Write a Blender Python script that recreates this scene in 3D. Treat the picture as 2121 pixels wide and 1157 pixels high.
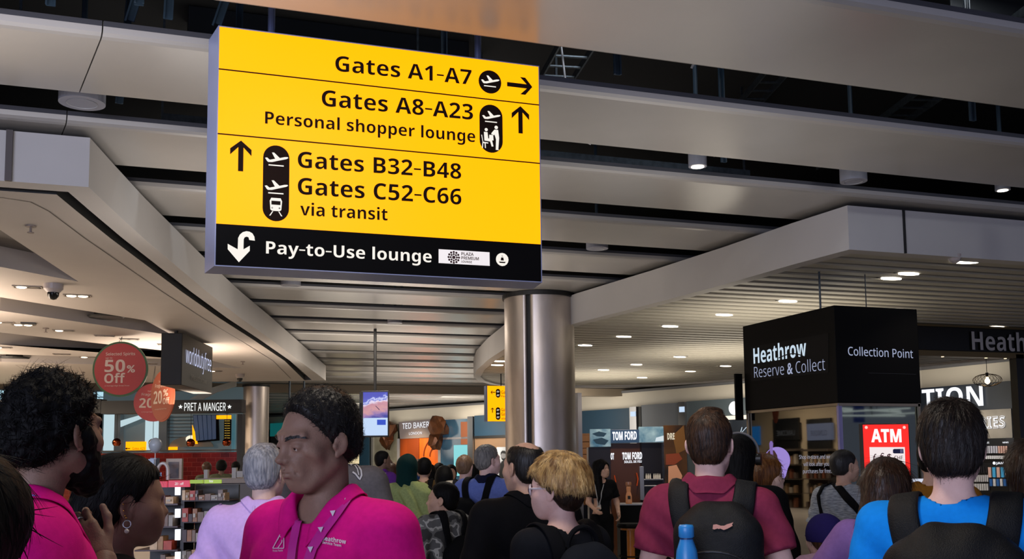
import bpy, bmesh, math, random
import numpy as np
from mathutils import Vector, Matrix
from mathutils.bvhtree import BVHTree

for _o in list(bpy.data.objects):
    bpy.data.objects.remove(_o)
SC = bpy.context.scene
COL = SC.collection
random.seed(7)

# ------------------------------------------------------------------ camera
W, H_IMG, F_PX = 2121, 1157, 2100.0
EYE = Vector((0.0, 0.0, 1.65))
YAW, PITCH, ROLL, PPX, PPY = math.radians(19.4015), math.radians(5.4375), math.radians(-0.61976), 1060.5, 752.1
_F = Vector((math.sin(YAW) * math.cos(PITCH), math.cos(YAW) * math.cos(PITCH), math.sin(PITCH)))
_R = Vector((math.cos(YAW), -math.sin(YAW), 0.0))
_U = _R.cross(_F)
CR = _R * math.cos(ROLL) + _U * math.sin(ROLL)
CU = _U * math.cos(ROLL) - _R * math.sin(ROLL)
cam_data = bpy.data.cameras.new('camera')
cam_data.sensor_width = 36.0
cam_data.lens = 36.0 * F_PX / W
cam_data.shift_y = (PPY - H_IMG / 2) / W
cam_data.clip_start = 0.05
cam = bpy.data.objects.new('camera', cam_data)
COL.objects.link(cam)
_m = Matrix((CR, CU, -_F)).transposed().to_4x4()
_m.translation = EYE
cam.matrix_world = _m
SC.camera = cam

# ------------------------------------------------------------------ light and exposure
SC.view_settings.view_transform = 'Standard'
SC.view_settings.look = 'None'
SC.view_settings.exposure = 0.0
SC.view_settings.gamma = 1.0
SC.view_settings.use_curve_mapping = False
world = bpy.data.worlds.new('world')
SC.world = world
world.use_nodes = True
world.node_tree.nodes['Background'].inputs[0].default_value = (0.62, 0.66, 1.0, 1)
world.node_tree.nodes['Background'].inputs[1].default_value = 0.50


def area_light(name, loc, size, energy, color, aim=(0, 0, -1), shape='DISK', size_y=None, spread=180):
    l = bpy.data.lights.new(name, 'AREA')
    l.shape = shape
    l.size = size
    if size_y:
        l.shape = 'RECTANGLE'
        l.size_y = size_y
    l.energy = energy
    l.color = color
    l.spread = math.radians(spread)
    o = bpy.data.objects.new(name, l)
    COL.objects.link(o)
    o.location = loc
    o.rotation_euler = Vector(aim).to_track_quat('-Z', 'Y').to_euler()
    return o


def spot_light(name, loc, energy, color, aim=(0, 0, -1), angle=110, blend=0.8, radius=0.08):
    l = bpy.data.lights.new(name, 'SPOT')
    l.energy = energy
    l.color = color
    l.spot_size = math.radians(angle)
    l.spot_blend = blend
    l.shadow_soft_size = radius
    o = bpy.data.objects.new(name, l)
    COL.objects.link(o)
    o.location = loc
    o.rotation_euler = Vector(aim).to_track_quat('-Z', 'Y').to_euler()
    return o


# daylight of the hall behind the viewer, cool, falling high on the ceiling
area_light('daylight_back', (-6.5, -3.2, 2.9), 7, 600, (.68, .74, 1.0), aim=(.55, 1, .42), size_y=2.4, spread=150)
# unseen fill areas facing up, added to brighten beams and soffits
for _x, _y, _s, _e, _c in ((-1.0, 4.6, 3.0, 72, (1, .95, .93)), (3.8, 7.0, 3.0, 24, (1, .95, .9)), (3.0, 12.5, 3.0, 75, (1, .92, .82)), (.9, 9.0, 2.0, 26, (1, .93, .86)), (4.2, 20.0, 3.0, 70, (1, .90, .78)), (7.5, 28.0, 4.0, 80, (1, .90, .78)), (10, 38.0, 5.0, 120, (1, .90, .78)),
                           (-4.0, 14.0, 4.0, 400, (1, .80, .63)), (-5.0, 21.0, 4.0, 400, (1, .80, .63)), (.3, 19.0, 2.0, 110, (1, .80, .63)), (8.2, 12.0, 2.5, 38, (1, .90, .74)), (10.5, 17.0, 3.0, 60, (1, .90, .74)), (10.5, 22.5, 3.0, 60, (1, .90, .74))):
    area_light('ceiling_fill', (_x, _y, 2.75), _s, _e, _c, aim=(0, 0, 1), spread=170)
# sources of the hall that hang above the floor
for _x, _y, _e in ((-5, 13, 60), (-3, 18, 60), (-4.5, 23.5, 300), (-4, 27.5, 300)):  # far pair added to brighten the beauty wall in the mirror glass
    area_light('shop_light_and_fill', (_x, _y, 3.6), 1.6, _e, (1.0, .80, .60))
for _x, _y, _e in ((1, 3, 50), (3.2, 10, 60), (3.8, 18, 70), (5.5, 26, 80), (8, 34, 120), (11, 40, 120)):
    area_light('beam_ceiling_light', (_x, _y, 4.12), .8, _e, (1.0, .88, .74))
# fill lights added before the shopfronts to brighten their dark boards
for _x, _y, _e in ((8.2, 43.5, 60), (11.0, 38.5, 60), (13.4, 32.5, 55), (15.6, 26.6, 50), (18.0, 20.5, 40)):
    area_light('shopfront_fill', (_x, _y, 3.0), 2.5, _e, (1.0, .92, .80), aim=(.75, .62, .05), spread=170)
# weak fill added inside the ceiling void so trays and hangers show
for _x, _y in ((0, 5.0), (3.5, 6.8), (6.5, 6.0), (1, 10)):
    area_light('void_fill', (_x, _y, 5.6), .5, 16, (.9, .95, 1))


# ------------------------------------------------------------------ picture coordinates to points in the hall
def ray(x, y):
    return _F + CR * ((x - PPX) / F_PX) - CU * ((y - PPY) / F_PX)


def at(x, y, d):                       # at depth d in front of the camera
    return EYE + ray(x, y) * d


def onz(x, y, z):                      # on the horizontal plane z
    r = ray(x, y)
    return EYE + r * ((z - EYE.z) / r.z)


def on_wall(x, y, a, b):               # on the vertical plane through a and b
    n = Vector((b[1] - a[1], a[0] - b[0], 0))
    r = ray(x, y)
    return EYE + r * ((Vector((a[0], a[1], 0)) - EYE).dot(n) / r.dot(n))


def to_px(p):
    v = Vector(p) - EYE
    z = v.dot(_F)
    return PPX + F_PX * v.dot(CR) / z, PPY - F_PX * v.dot(CU) / z, z


# ------------------------------------------------------------------ materials
def lin(c):
    if isinstance(c, str):
        c = tuple(int(c[i:i + 2], 16) / 255 for i in (0, 2, 4))
    return tuple(((v / 12.92) if v <= 0.04045 else ((v + 0.055) / 1.055) ** 2.4) for v in c)


MATS = {}


def mat(name, col, rough=0.6, metal=0.0, emit=0.0, emit_col=None, var=0.0, vscale=8.0, vstretch=(1, 1, 1), bump=0.0, bscale=60.0,
        bstretch=(1, 1, 1), spec=0.5, alpha=1.0, col2=None, coat=0.0, trans=0.0, aniso=0.0):
    if name in MATS:
        return MATS[name]
    m = bpy.data.materials.new(name)
    m.use_nodes = True
    nt = m.node_tree
    N, L = nt.nodes, nt.links
    b = N['Principled BSDF']
    c = lin(col)
    b.inputs['Base Color'].default_value = (*c, 1)
    b.inputs['Roughness'].default_value = rough
    b.inputs['Metallic'].default_value = metal
    b.inputs['Specular IOR Level'].default_value = spec
    b.inputs['Alpha'].default_value = alpha
    b.inputs['Coat Weight'].default_value = coat
    b.inputs['Transmission Weight'].default_value = trans
    if aniso:
        b.inputs['Anisotropic'].default_value = aniso
    if emit:
        b.inputs['Emission Color'].default_value = (*lin(emit_col or col), 1)
        b.inputs['Emission Strength'].default_value = emit
    tc = None
    if var or col2 or bump:
        tc = N.new('ShaderNodeTexCoord')
    if var or col2:
        mp = N.new('ShaderNodeMapping')
        mp.inputs['Scale'].default_value = vstretch
        L.new(tc.outputs['Object'], mp.inputs['Vector'])
        nz = N.new('ShaderNodeTexNoise')
        nz.inputs['Scale'].default_value = vscale
        nz.inputs['Detail'].default_value = 3
        L.new(mp.outputs['Vector'], nz.inputs['Vector'])
        rp = N.new('ShaderNodeValToRGB')
        c2 = lin(col2) if col2 else tuple(min(1, v * (1 + var)) for v in c)
        c1 = c if col2 else tuple(v * (1 - var) for v in c)
        rp.color_ramp.elements[0].color = (*c1, 1)
        rp.color_ramp.elements[1].color = (*c2, 1)
        rp.color_ramp.elements[0].position = 0.35
        rp.color_ramp.elements[1].position = 0.65
        L.new(nz.outputs['Fac'], rp.inputs['Fac'])
        L.new(rp.outputs['Color'], b.inputs['Base Color'])
    if bump:
        mp = N.new('ShaderNodeMapping')
        mp.inputs['Scale'].default_value = bstretch
        L.new(tc.outputs['Object'], mp.inputs['Vector'])
        nz = N.new('ShaderNodeTexNoise')
        nz.inputs['Scale'].default_value = bscale
        nz.inputs['Detail'].default_value = 2
        L.new(mp.outputs['Vector'], nz.inputs['Vector'])
        bp = N.new('ShaderNodeBump')
        bp.inputs['Strength'].default_value = bump
        bp.inputs['Distance'].default_value = 0.01
        L.new(nz.outputs['Fac'], bp.inputs['Height'])
        L.new(bp.outputs['Normal'], b.inputs['Normal'])
    MATS[name] = m
    return m


def glow(name, col, strength):
    if name in MATS:
        return MATS[name]
    return mat(name, '101010', 0.5, emit=strength, emit_col=col)


# ------------------------------------------------------------------ meshes and tagging
def link(name, verts, faces, m, parent=None, smooth=False, mats=None, mi=None):
    me = bpy.data.meshes.new(name)
    me.from_pydata([tuple(v) for v in verts], [], faces)
    for q in (mats or [m]):
        me.materials.append(q)
    if mi is not None:
        me.polygons.foreach_set('material_index', mi)
    if smooth:
        me.polygons.foreach_set('use_smooth', [True] * len(me.polygons))
    me.update()
    o = bpy.data.objects.new(name, me)
    COL.objects.link(o)
    if parent:
        o.parent = parent
    return o


class MB:
    """collects simple shapes, then links them as ONE mesh object"""

    def __init__(s):
        s.v, s.f, s.mi = [], [], []
        s.cur = 0

    def _add(s, vs, fs):
        n = len(s.v)
        s.v += [tuple(v) for v in vs]
        s.f += [tuple(i + n for i in f) for f in fs]
        s.mi += [s.cur] * len(fs)
        return s

    def box(s, c, size, M=None, bevel=0.0):
        hx, hy, hz = [q / 2 for q in size]
        c = Vector(c)
        if bevel:
            bm = bmesh.new()
            bmesh.ops.create_cube(bm, size=1)
            for v in bm.verts:
                v.co = Vector((v.co.x * size[0], v.co.y * size[1], v.co.z * size[2]))
            bmesh.ops.bevel(bm, geom=bm.edges[:], offset=bevel, segments=2, affect='EDGES', profile=0.5)
            bm.verts.index_update()
            vs = [(M @ v.co if M else v.co) + c for v in bm.verts]
            fs = [[v.index for v in f.verts] for f in bm.faces]
            bm.free()
            return s._add(vs, fs)
        vs = [Vector((x, y, z)) for x in (-hx, hx) for y in (-hy, hy) for z in (-hz, hz)]
        vs = [(M @ v if M else v) + c for v in vs]
        return s._add(vs, [(0, 1, 3, 2), (4, 6, 7, 5), (0, 4, 5, 1), (2, 3, 7, 6), (0, 2, 6, 4), (1, 5, 7, 3)])

    def tube(s, pts, r, n=8, cap=True, r2=None):
        pts = [Vector(p) for p in pts]
        rings = []
        for i, p in enumerate(pts):
            t = (pts[min(i + 1, len(pts) - 1)] - pts[max(i - 1, 0)]).normalized()
            a = t.orthogonal().normalized() if i == 0 else (a - t * a.dot(t)).normalized()
            b = t.cross(a)
            rr = r if r2 is None else r + (r2 - r) * i / (len(pts) - 1)
            rings.append([p + (a * math.cos(2 * math.pi * k / n) + b * math.sin(2 * math.pi * k / n)) * rr for k in range(n)])
        vs = [v for q in rings for v in q]
        fs = [(i * n + k, i * n + (k + 1) % n, (i + 1) * n + (k + 1) % n, (i + 1) * n + k) for i in range(len(pts) - 1) for k in range(n)]
        if cap:
            fs += [tuple(range(n - 1, -1, -1)), tuple((len(pts) - 1) * n + k for k in range(n))]
        return s._add(vs, fs)

    def lathe(s, prof, c=(0, 0, 0), n=24, sx=1, sy=1, M=None):
        c = Vector(c)
        vs = []
        for r, z in prof:
            for k in range(n):
                v = Vector((r * sx * math.cos(2 * math.pi * k / n), r * sy * math.sin(2 * math.pi * k / n), z))
                vs.append((M @ v if M else v) + c)
        fs = [(i * n + k, i * n + (k + 1) % n, (i + 1) * n + (k + 1) % n, (i + 1) * n + k) for i in range(len(prof) - 1) for k in range(n)]
        return s._add(vs, fs)

    def prism(s, poly, d):
        """closed polygon of 3-D points pushed along vector d"""
        d = Vector(d)
        a = [Vector(p) for p in poly]
        n = len(a)
        nrm = sum(((a[i] - a[0]).cross(a[(i + 1) % n] - a[0]) for i in range(1, n)), Vector())
        if nrm.dot(d) > 0:
            a = a[::-1]
        return s._add(a + [p + d for p in a], [tuple(range(n)), tuple(range(2 * n - 1, n - 1, -1))] +
                      [(i, i + n, (i + 1) % n + n, (i + 1) % n) for i in range(n)])

    def build(s, name, m, parent=None, smooth=False, mats=None):
        return link(name, s.v, s.f, m, parent, smooth, mats, s.mi if mats else None)


def tag(o, label=None, cat=None, group=None, kind=None):
    if label:
        o['label'] = label
    if cat:
        o['category'] = cat
    if group:
        o['group'] = group
    if kind:
        o['kind'] = kind
    return o


def struct(o, label=None):
    o['kind'] = 'structure'
    if label:
        o['label'] = label
    return o


ROOTM = {}


def empty(name, loc, label=None, cat=None, group=None, rz=0):
    o = bpy.data.objects.new(name, None)
    COL.objects.link(o)
    o.location = loc
    o.rotation_euler = (0, 0, rz)
    o.empty_display_size = 0.1
    ROOTM[o.name] = Matrix.Translation(loc) @ Matrix.Rotation(rz, 4, 'Z')
    return tag(o, label, cat, group)


def adopt(o, root):
    """make o a part of root without moving it (o was built in hall coordinates)"""
    o.parent = root
    o.matrix_parent_inverse = (ROOTM.get(root.name) or Matrix()).inverted()
    return o


# ------------------------------------------------------------------ writing
_tc = {}


def sans(s, heavy):
    """the plain humanist sans-serif letters of the fallback font"""
    out = ''
    for c in s:
        k = ord(c) if c != '-' else 0x2010
        if 65 <= k <= 90:
            k += (0x1D5D4 if heavy else 0x1D5A0) - 65
        elif 97 <= k <= 122:
            k += (0x1D5EE if heavy else 0x1D5BA) - 97
        elif 48 <= k <= 57:
            k += (0x1D7EC if heavy else 0x1D7E2) - 48
        out += chr(k)
    return out


def text_mesh(s, bold=0.0, res=3):
    s = sans(s, bold > .025)
    key = (s, bold, res)
    if key in _tc:
        return _tc[key]
    cu = bpy.data.curves.new('t', 'FONT')
    cu.body = s
    cu.size = 1.0
    cu.resolution_u = res
    cu.fill_mode = 'NONE'
    o = bpy.data.objects.new('t', cu)
    me = o.to_mesh()
    v = np.array([tuple(q.co) for q in me.vertices])
    nv = len(v)
    nxt = list(range(1, nv + 1))
    start = 0
    linked = {tuple(sorted(e.vertices)) for e in me.edges}
    for k in range(nv):
        if (k, k + 1) not in linked or k == nv - 1:
            nxt[k] = start
            start = k + 1
    o.to_mesh_clear()
    bpy.data.objects.remove(o)
    bpy.data.curves.remove(cu)
    off_ = bold if bold <= .025 else bold - .03
    if abs(off_) > 1e-4:
        P_ = v[:, :2]
        Q_ = P_[nxt]
        prv = [0] * nv
        for k in range(nv):
            prv[nxt[k]] = k
        sg = 1 if (P_[:, 0] * Q_[:, 1] - Q_[:, 0] * P_[:, 1]).sum() > 0 else -1
        e_ = Q_ - P_
        e_ = e_ / np.maximum(np.linalg.norm(e_, axis=1), 1e-9)[:, None]
        n_ = np.c_[e_[:, 1], -e_[:, 0]] * sg
        m_ = n_ + n_[prv]
        m_ = m_ / np.maximum(np.linalg.norm(m_, axis=1), 1e-9)[:, None]
        v = v.copy()
        v[:, :2] += m_ * (off_ / np.maximum((m_ * n_).sum(1), .55))[:, None]
    from mathutils.geometry import delaunay_2d_cdt
    cv, ce, cf = delaunay_2d_cdt([Vector(q[:2]) for q in v], [(k, nxt[k]) for k in range(nv)], [], 0, 1e-5)[:3]
    cv = np.array([tuple(q) for q in cv])
    tri = np.array([t for t in cf if len(t) == 3])
    cen = cv[tri].mean(1)
    A_, B_ = v[:, :2], v[nxt][:, :2]
    px_, py_ = cen[:, 0][:, None], cen[:, 1][:, None]
    up = (A_[:, 1] <= py_) & (B_[:, 1] > py_)
    dn = (A_[:, 1] > py_) & (B_[:, 1] <= py_)
    side = (B_[:, 0] - A_[:, 0]) * (py_ - A_[:, 1]) - (px_ - A_[:, 0]) * (B_[:, 1] - A_[:, 1])
    wn = (up & (side > 0)).sum(1) - (dn & (side < 0)).sum(1)
    f = [tuple(int(q) for q in t) for t in tri[wn != 0]]
    v = np.c_[cv, np.zeros(len(cv))]
    _tc[key] = (v, f)
    return v, f


CAP = None


def text_uv(s, w, cap, bold=0.0, shear=0.0):
    """flat text vertices scaled to width w and capital height cap, starting at (0, 0)"""
    global CAP
    if CAP is None:
        CAP = text_mesh('H')[0][:, 1].max()
    v, f = text_mesh(s, bold)
    u = v[:, :2].copy()
    u[:, 0] -= u[:, 0].min()
    u[:, 0] *= w / u[:, 0].max()
    u[:, 1] *= cap / CAP
    u[:, 0] += u[:, 1] * shear
    return u, f


class Plane:
    """a flat face in the hall: origin o, unit axes u (right) and v (up), n towards the viewer"""

    def __init__(s, o, u, v):
        s.o, s.u, s.v = Vector(o), Vector(u).normalized(), Vector(v).normalized()
        s.n = s.u.cross(s.v).normalized()

    def uv(s, x, y):
        r = ray(x, y)
        p = EYE + r * ((s.o - EYE).dot(s.n) / r.dot(s.n))
        return (p - s.o).dot(s.u), (p - s.o).dot(s.v)

    def P(s, u, v, h=0.0):
        return s.o + s.u * u + s.v * v + s.n * h

    def px(s, x, y, h=0.0):
        return s.P(*s.uv(x, y), h)

    def text(s, name, body, p0, p1, top, m, bold=0.0, h=0.004, thick=0.003, parent=None, shear=0.0):
        """p0, p1 baseline ends in the picture, top = picture height of the capitals above p0"""
        u0, v0 = s.uv(*p0)
        u1, v1 = s.uv(*p1)
        cap = s.uv(p0[0], top)[1] - v0
        vv, f = text_uv(body, u1 - u0, cap, bold, shear)
        sl = (v1 - v0) / (u1 - u0)
        n = len(vv)
        vs = [s.P(u0 + a, v0 + b + sl * a, h + thick) for a, b in vv]
        o = link(name, vs, f, m)
        return adopt(o, parent) if parent else o

    def poly(s, name, pts, m, h=0.004, thick=0.003, parent=None, px=True):
        q = [s.px(*p, h) if px else s.P(*p, h) for p in pts]
        o = MB().prism(q, s.n * thick).build(name, m)
        return adopt(o, parent) if parent else o

# ================================================================== the hall
ZC = 4.15          # underside of the ceiling beams
ZS = 3.72          # underside of the dropped soffits
m_beam = mat('beam_white_metal', (.58, .565, .55), 0.25, var=0.03, vscale=1.2, bump=0.02, bscale=3)
m_lip = mat('beam_grey_lip', (.25, .25, .27), 0.6, spec=.2)
m_soffit = mat('soffit_white_paint', (.66, .645, .635), 0.55, var=0.025, vscale=1.5)
m_shopceil = mat('shop_ceiling_paint', (.64, .61, .585), 0.6, var=0.02, vscale=2)
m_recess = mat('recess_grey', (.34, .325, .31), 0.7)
m_black = mat('matt_black', (.045, .045, .05), 0.55)
m_void = mat('plenum_black', (.06, .06, .065), 0.9)
m_steel = mat('brushed_steel', (.80, .76, .73), 0.42, metal=1.0, var=0.10, vscale=5, vstretch=(1, 1, .25), bump=0.03, bscale=90, bstretch=(1, 1, .03))
m_steel2 = mat('satin_steel', (.62, .62, .63), 0.35, metal=1.0)
m_galv = mat('galvanised_channel', (.30, .33, .36), 0.45, metal=0.8, var=0.2, vscale=20)
m_hanger = mat('painted_hanger', (.13, .20, .26), 0.5)
m_cream = mat('cream_band', (.80, .77, .71), 0.45, var=0.02, vscale=1)
m_lamp = glow('lamp_white', 'fff3df', 9.0)
m_lamp2 = glow('lamp_warm', 'ffe6c4', 9.0)
m_cable = mat('white_cable', (.7, .7, .72), 0.5)

# floor with large pale tiles
fm = bpy.data.materials.new('floor_tiles')
fm.use_nodes = True
_n = fm.node_tree.nodes
_l = fm.node_tree.links
_b = _n['Principled BSDF']
_b.inputs['Roughness'].default_value = 0.28
_tc2 = _n.new('ShaderNodeTexCoord')
_br = _n.new('ShaderNodeTexBrick')
_br.offset = 0.0
_br.inputs['Scale'].default_value = 1.0
_br.inputs['Brick Width'].default_value = 0.9
_br.inputs['Row Height'].default_value = 0.9
_br.inputs['Mortar Size'].default_value = 0.004
_br.inputs['Color1'].default_value = (.47, .45, .41, 1)
_br.inputs['Color2'].default_value = (.43, .41, .38, 1)
_br.inputs['Mortar'].default_value = (.25, .24, .22, 1)
_l.new(_tc2.outputs['Object'], _br.inputs['Vector'])
_l.new(_br.outputs['Color'], _b.inputs['Base Color'])
struct(link('floor', [(-22, -5, 0), (34, -5, 0), (34, 70, 0), (-22, 70, 0)], [(0, 1, 2, 3)], fm), 'pale tiled concourse floor')
struct(MB().box((6, 32.5, 5.75), (56, 75, .1)).build('ceiling', m_void), 'black plenum slab above the white ceiling beams')
struct(MB().box((-22.1, 32.5, 2.9), (.2, 75, 5.8)).build('wall_left', mat('dark_wall', (.2, .2, .21), .8)))
struct(MB().box((34.1, 32.5, 2.9), (.2, 75, 5.8)).build('wall_right', mat('dark_wall', (.2, .2, .21), .8)))
struct(MB().box((6, 70.1, 2.9), (56, .2, 5.8)).build('wall_back', mat('dark_wall', (.2, .2, .21), .8)))

# the broad white ceiling beams that run across the hall
SEAM = {1: (-.34,), 2: (-.66,)}
for i in range(-3, 31):
    y0 = 4.475 + 1.715 * i
    w = 1.085
    pr = [(0, .088), (0, .055), (.012, .022), (.035, .006), (.07, 0), (w - .05, 0), (w - .015, .012), (w, .04), (w, .088)]
    xs = [-12.0] + sorted(SEAM.get(i, ())) + [30.0]
    mb = MB()
    for a, b in zip(xs[:-1], xs[1:]):
        a2, b2 = a + .004, b - .004
        n = len(mb.v)
        vs = [(x - (.2 * p / w if x not in (-11.996, 29.996) else 0), y0 + p, ZC + q) for x in (a2, b2) for p, q in pr]
        k = len(pr)
        for j in range(k):
            mb.cur = 1 if j == 0 else 0
            q = (j + 1) % k
            f = (j, q, q + k, j + k)
            if j == 0:
                mb._add(vs, [f])
                base = len(mb.v) - len(vs)
            else:
                mb.f.append(tuple(t + base for t in f))
                mb.mi.append(mb.cur)
        mb.f += [tuple(base + t for t in range(k - 1, -1, -1)), tuple(base + k + t for t in range(k))]
        mb.mi += [0, 0]
    struct(mb.build('ceiling_beam', None, mats=[m_beam, m_lip]), 'broad white ceiling beam across the hall')


def offset(line, d):
    out = []
    for i, p in enumerate(line):
        a = Vector(line[max(i - 1, 0)])
        b = Vector(line[min(i + 1, len(line) - 1)])
        if 0 < i < len(line) - 1:
            t1 = (Vector(p) - a).normalized()
            t2 = (b - Vector(p)).normalized()
            n = Vector((-t1.y, t1.x)) + Vector((-t2.y, t2.x))
            k = d / max(.35, n.normalized().dot(Vector((-t1.y, t1.x))))
            n = n.normalized() * k
        else:
            t = (b - a).normalized()
            n = Vector((-t.y, t.x)) * d
        out.append((p[0] + n.x, p[1] + n.y))
    return out


def fill(name, loops, z, m, flip=True, parent=None):
    bm = bmesh.new()
    es = []
    for lp in loops:
        vs = [bm.verts.new((x, y, z)) for x, y in lp]
        es += [bm.edges.new((vs[k], vs[(k + 1) % len(vs)])) for k in range(len(vs))]
    bmesh.ops.triangle_fill(bm, use_beauty=True, use_dissolve=False, edges=es)
    me = bpy.data.meshes.new(name)
    for f in bm.faces:
        if (f.normal.z > 0) == flip:
            f.normal_flip()
    bm.to_mesh(me)
    bm.free()
    me.materials.append(m)
    o = bpy.data.objects.new(name, me)
    COL.objects.link(o)
    return o


def wallstrip(mb, line, z0, z1, close=False):
    n = len(line)
    vs = [(x, y, z0) for x, y in line] + [(x, y, z1) for x, y in line]
    mb._add(vs, [(i, (i + 1) % n, n + (i + 1) % n, n + i) for i in range(n if close else n - 1)])


# ---- left soffit over the duty free shop
LF = [(-13, 8.07), (-.51, 8.07), (-.353, 8.815), (-.136, 9.805), (.164, 11.055), (.559, 12.70), (1.133, 14.944), (1.792, 17.323), (2.749, 20.911), (4.088, 25.95), (-13, 31.9)]
core = LF[:-1]
mb = MB()
wallstrip(mb, LF, ZS, 4.1)
LO = offset(core, .19)
LI = offset(core, .30)
# fold the slot in towards the far end, as it runs out in a point
LO[-1], LI[-1] = (3.72, 25.85), (3.55, 25.95)
o = mb.build('soffit_fascia', m_soffit)
struct(o, 'white curved fascia around the duty free ceiling')
far = LF[-1]
struct(fill('soffit_rim', [core + LO[::-1]], ZS, m_soffit), 'white rim under the curved fascia')
mb = MB()
wallstrip(mb, LO, ZS, ZS + .12)
wallstrip(mb, LI, ZS, ZS + .12)
o = mb.build('trim_slot', m_black)
struct(o, 'black shadow slot following the soffit edge')
struct(fill('trim_slot_top', [LO + LI[::-1]], ZS + .12, m_black))
B2 = [(-12.5, 9.6), (-1.84, 13.79), (-.17, 15.5), (.24, 17.22), (-2.0, 15.01), (-12.5, 10.85)]
B3 = [(-12.5, 12.7), (-2.32, 17.49), (.3, 19.77), (.85, 21.4), (-2.55, 19.26), (-12.5, 14.6)]
B4 = [(-12.5, 16.2), (-2.77, 20.94), (1.03, 21.3), (1.77, 22.89), (-2.94, 22.5), (-12.5, 17.7)]
B1 = [(-2.2, 8.75), (-1.33, 9.8), (-.86, 12.37), (-1.57, 11.65), (-3.4, 9.6)]
inner = LI + [(3.0, 26.33), (-13, 31.9)]
inner[0] = (-13, 8.37)
struct(fill('ceiling_shop', [inner, B1, B2, B3, B4], ZS, m_shopceil), 'warm beige shop ceiling with recessed grey bands')
struct(fill('soffit_end', [[LI[-1], LO[-1], core[-1], (3.0, 26.33)]], ZS, m_soffit))
mb = MB()
for b in (B1, B2, B3, B4):
    wallstrip(mb, b, ZS, ZS + .22, True)
struct(mb.build('trim_recess_sides', m_shopceil))
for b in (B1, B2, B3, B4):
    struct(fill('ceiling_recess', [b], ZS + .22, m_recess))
TH = offset(core, .52)
TH = [TH[0]] + [(-1.15, 8.58), (-.96, 8.66), (-.85, 8.95)] + TH[3:]
TH[-1] = (3.15, 25.45)
TH2 = offset(TH, .012)
struct(fill('trim_line', [TH + TH2[::-1]], ZS - .003, m_black), 'thin dark joint in the shop ceiling')
# dark panel joint on the front fascia
J = onz(22, 273, 4.1)
struct(MB().box((J.x, 8.06, 3.91), (.045, .03, .38)).build('trim_joint', mat('joint_brown', (.27, .24, .235), .6)))

# ---- right soffit with the slatted ceiling
RF = [(30, 8.1), (6.362, 8.108), (6.284, 8.919), (6.228, 10.177), (6.09, 11.76), (5.86, 13.714), (5.80, 15.4), (5.957, 17.301), (6.293, 19.332), (6.75, 21.532), (7.25, 23.4), (7.75, 24.6), (8.41, 25.65), (9.03, 26.2), (10.0, 26.35), (11.26, 26.24), (13.12, 25.51), (13.98, 24.42), (14.58, 23.1), (16.6, 18.4), (17.6, 14), (18, 8.1)]
RF[0] = (18.2, 8.1)
mb = MB()
ring = RF[:-1]
wallstrip(mb, ring, 3.66, 4.1, True)
o = mb.build('soffit_fascia_right', m_soffit)
struct(o, 'white rounded fascia around the slatted ceiling')
RI = offset(ring, -.19)
c0 = Vector((11, 16))
RI = []
for p in ring:
    pass
N_ = len(ring)
for i in range(N_):
    a, b, c = Vector(ring[i - 1]), Vector(ring[i]), Vector(ring[(i + 1) % N_])
    t1, t2 = (b - a).normalized(), (c - b).normalized()
    n1, n2 = Vector((t1.y, -t1.x)), Vector((t2.y, -t2.x))
    n = (n1 + n2).normalized()
    n = n * (.17 / max(.4, n.dot(n1)))
    if (b + n - c0).length > (b - c0).length:
        n = -n
    RI.append((b.x + n.x, b.y + n.y))
struct(fill('soffit_rim_right', [ring, RI], 3.66, m_soffit), 'white rim under the rounded fascia')
mb = MB()
wallstrip(mb, RI, 3.66, 4.05, True)
struct(mb.build('trim_rim_inside', m_soffit))
jx = onz(1870, 435, 4.1).x
struct(MB().box((jx, 8.1, 3.88), (.02, .02, .44)).build('trim_joint', m_black))


def xrange(poly, y):
    xs = []
    for i in range(len(poly)):
        (x1, y1), (x2, y2) = poly[i - 1], poly[i]
        if (y1 > y) != (y2 > y):
            xs.append(x1 + (x2 - x1) * (y - y1) / (y2 - y1))
    return (min(xs), max(xs)) if xs else None


m_slat = mat('ceiling_slat_paint', (.62, .60, .555), 0.5)
mb = MB()
y = 8.42
while y < 26.2:
    r = xrange(RI, y)
    if r and r[1] - r[0] > .1:
        a, b = r
        pr = [(0, 3.715), (.012, 3.70), (.165, 3.70), (.180, 3.72), (.180, 3.78), (0, 3.80)]
        k = len(pr)
        vs = [(x, y + p, q) for x in (a, b) for p, q in pr]
        mb._add(vs, [(j, (j + 1) % k, (j + 1) % k + k, j + k) for j in range(k)])
    y += .295
struct(mb.build('ceiling_slats', m_slat), 'close pale slats of the ceiling over the shops')
struct(fill('ceiling_slat_backing', [RI], 3.9, mat('slat_backing', (.10, .09, .08), .9)))
# cross member where the far part of the ceiling begins
struct(MB().box((4, 33.0, 4.0), (32, .5, .26)).build('ceiling_cross_member', mat('cross_member', (.50, .45, .38), .45)), 'tan cross member under the far ceiling beams')

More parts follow.
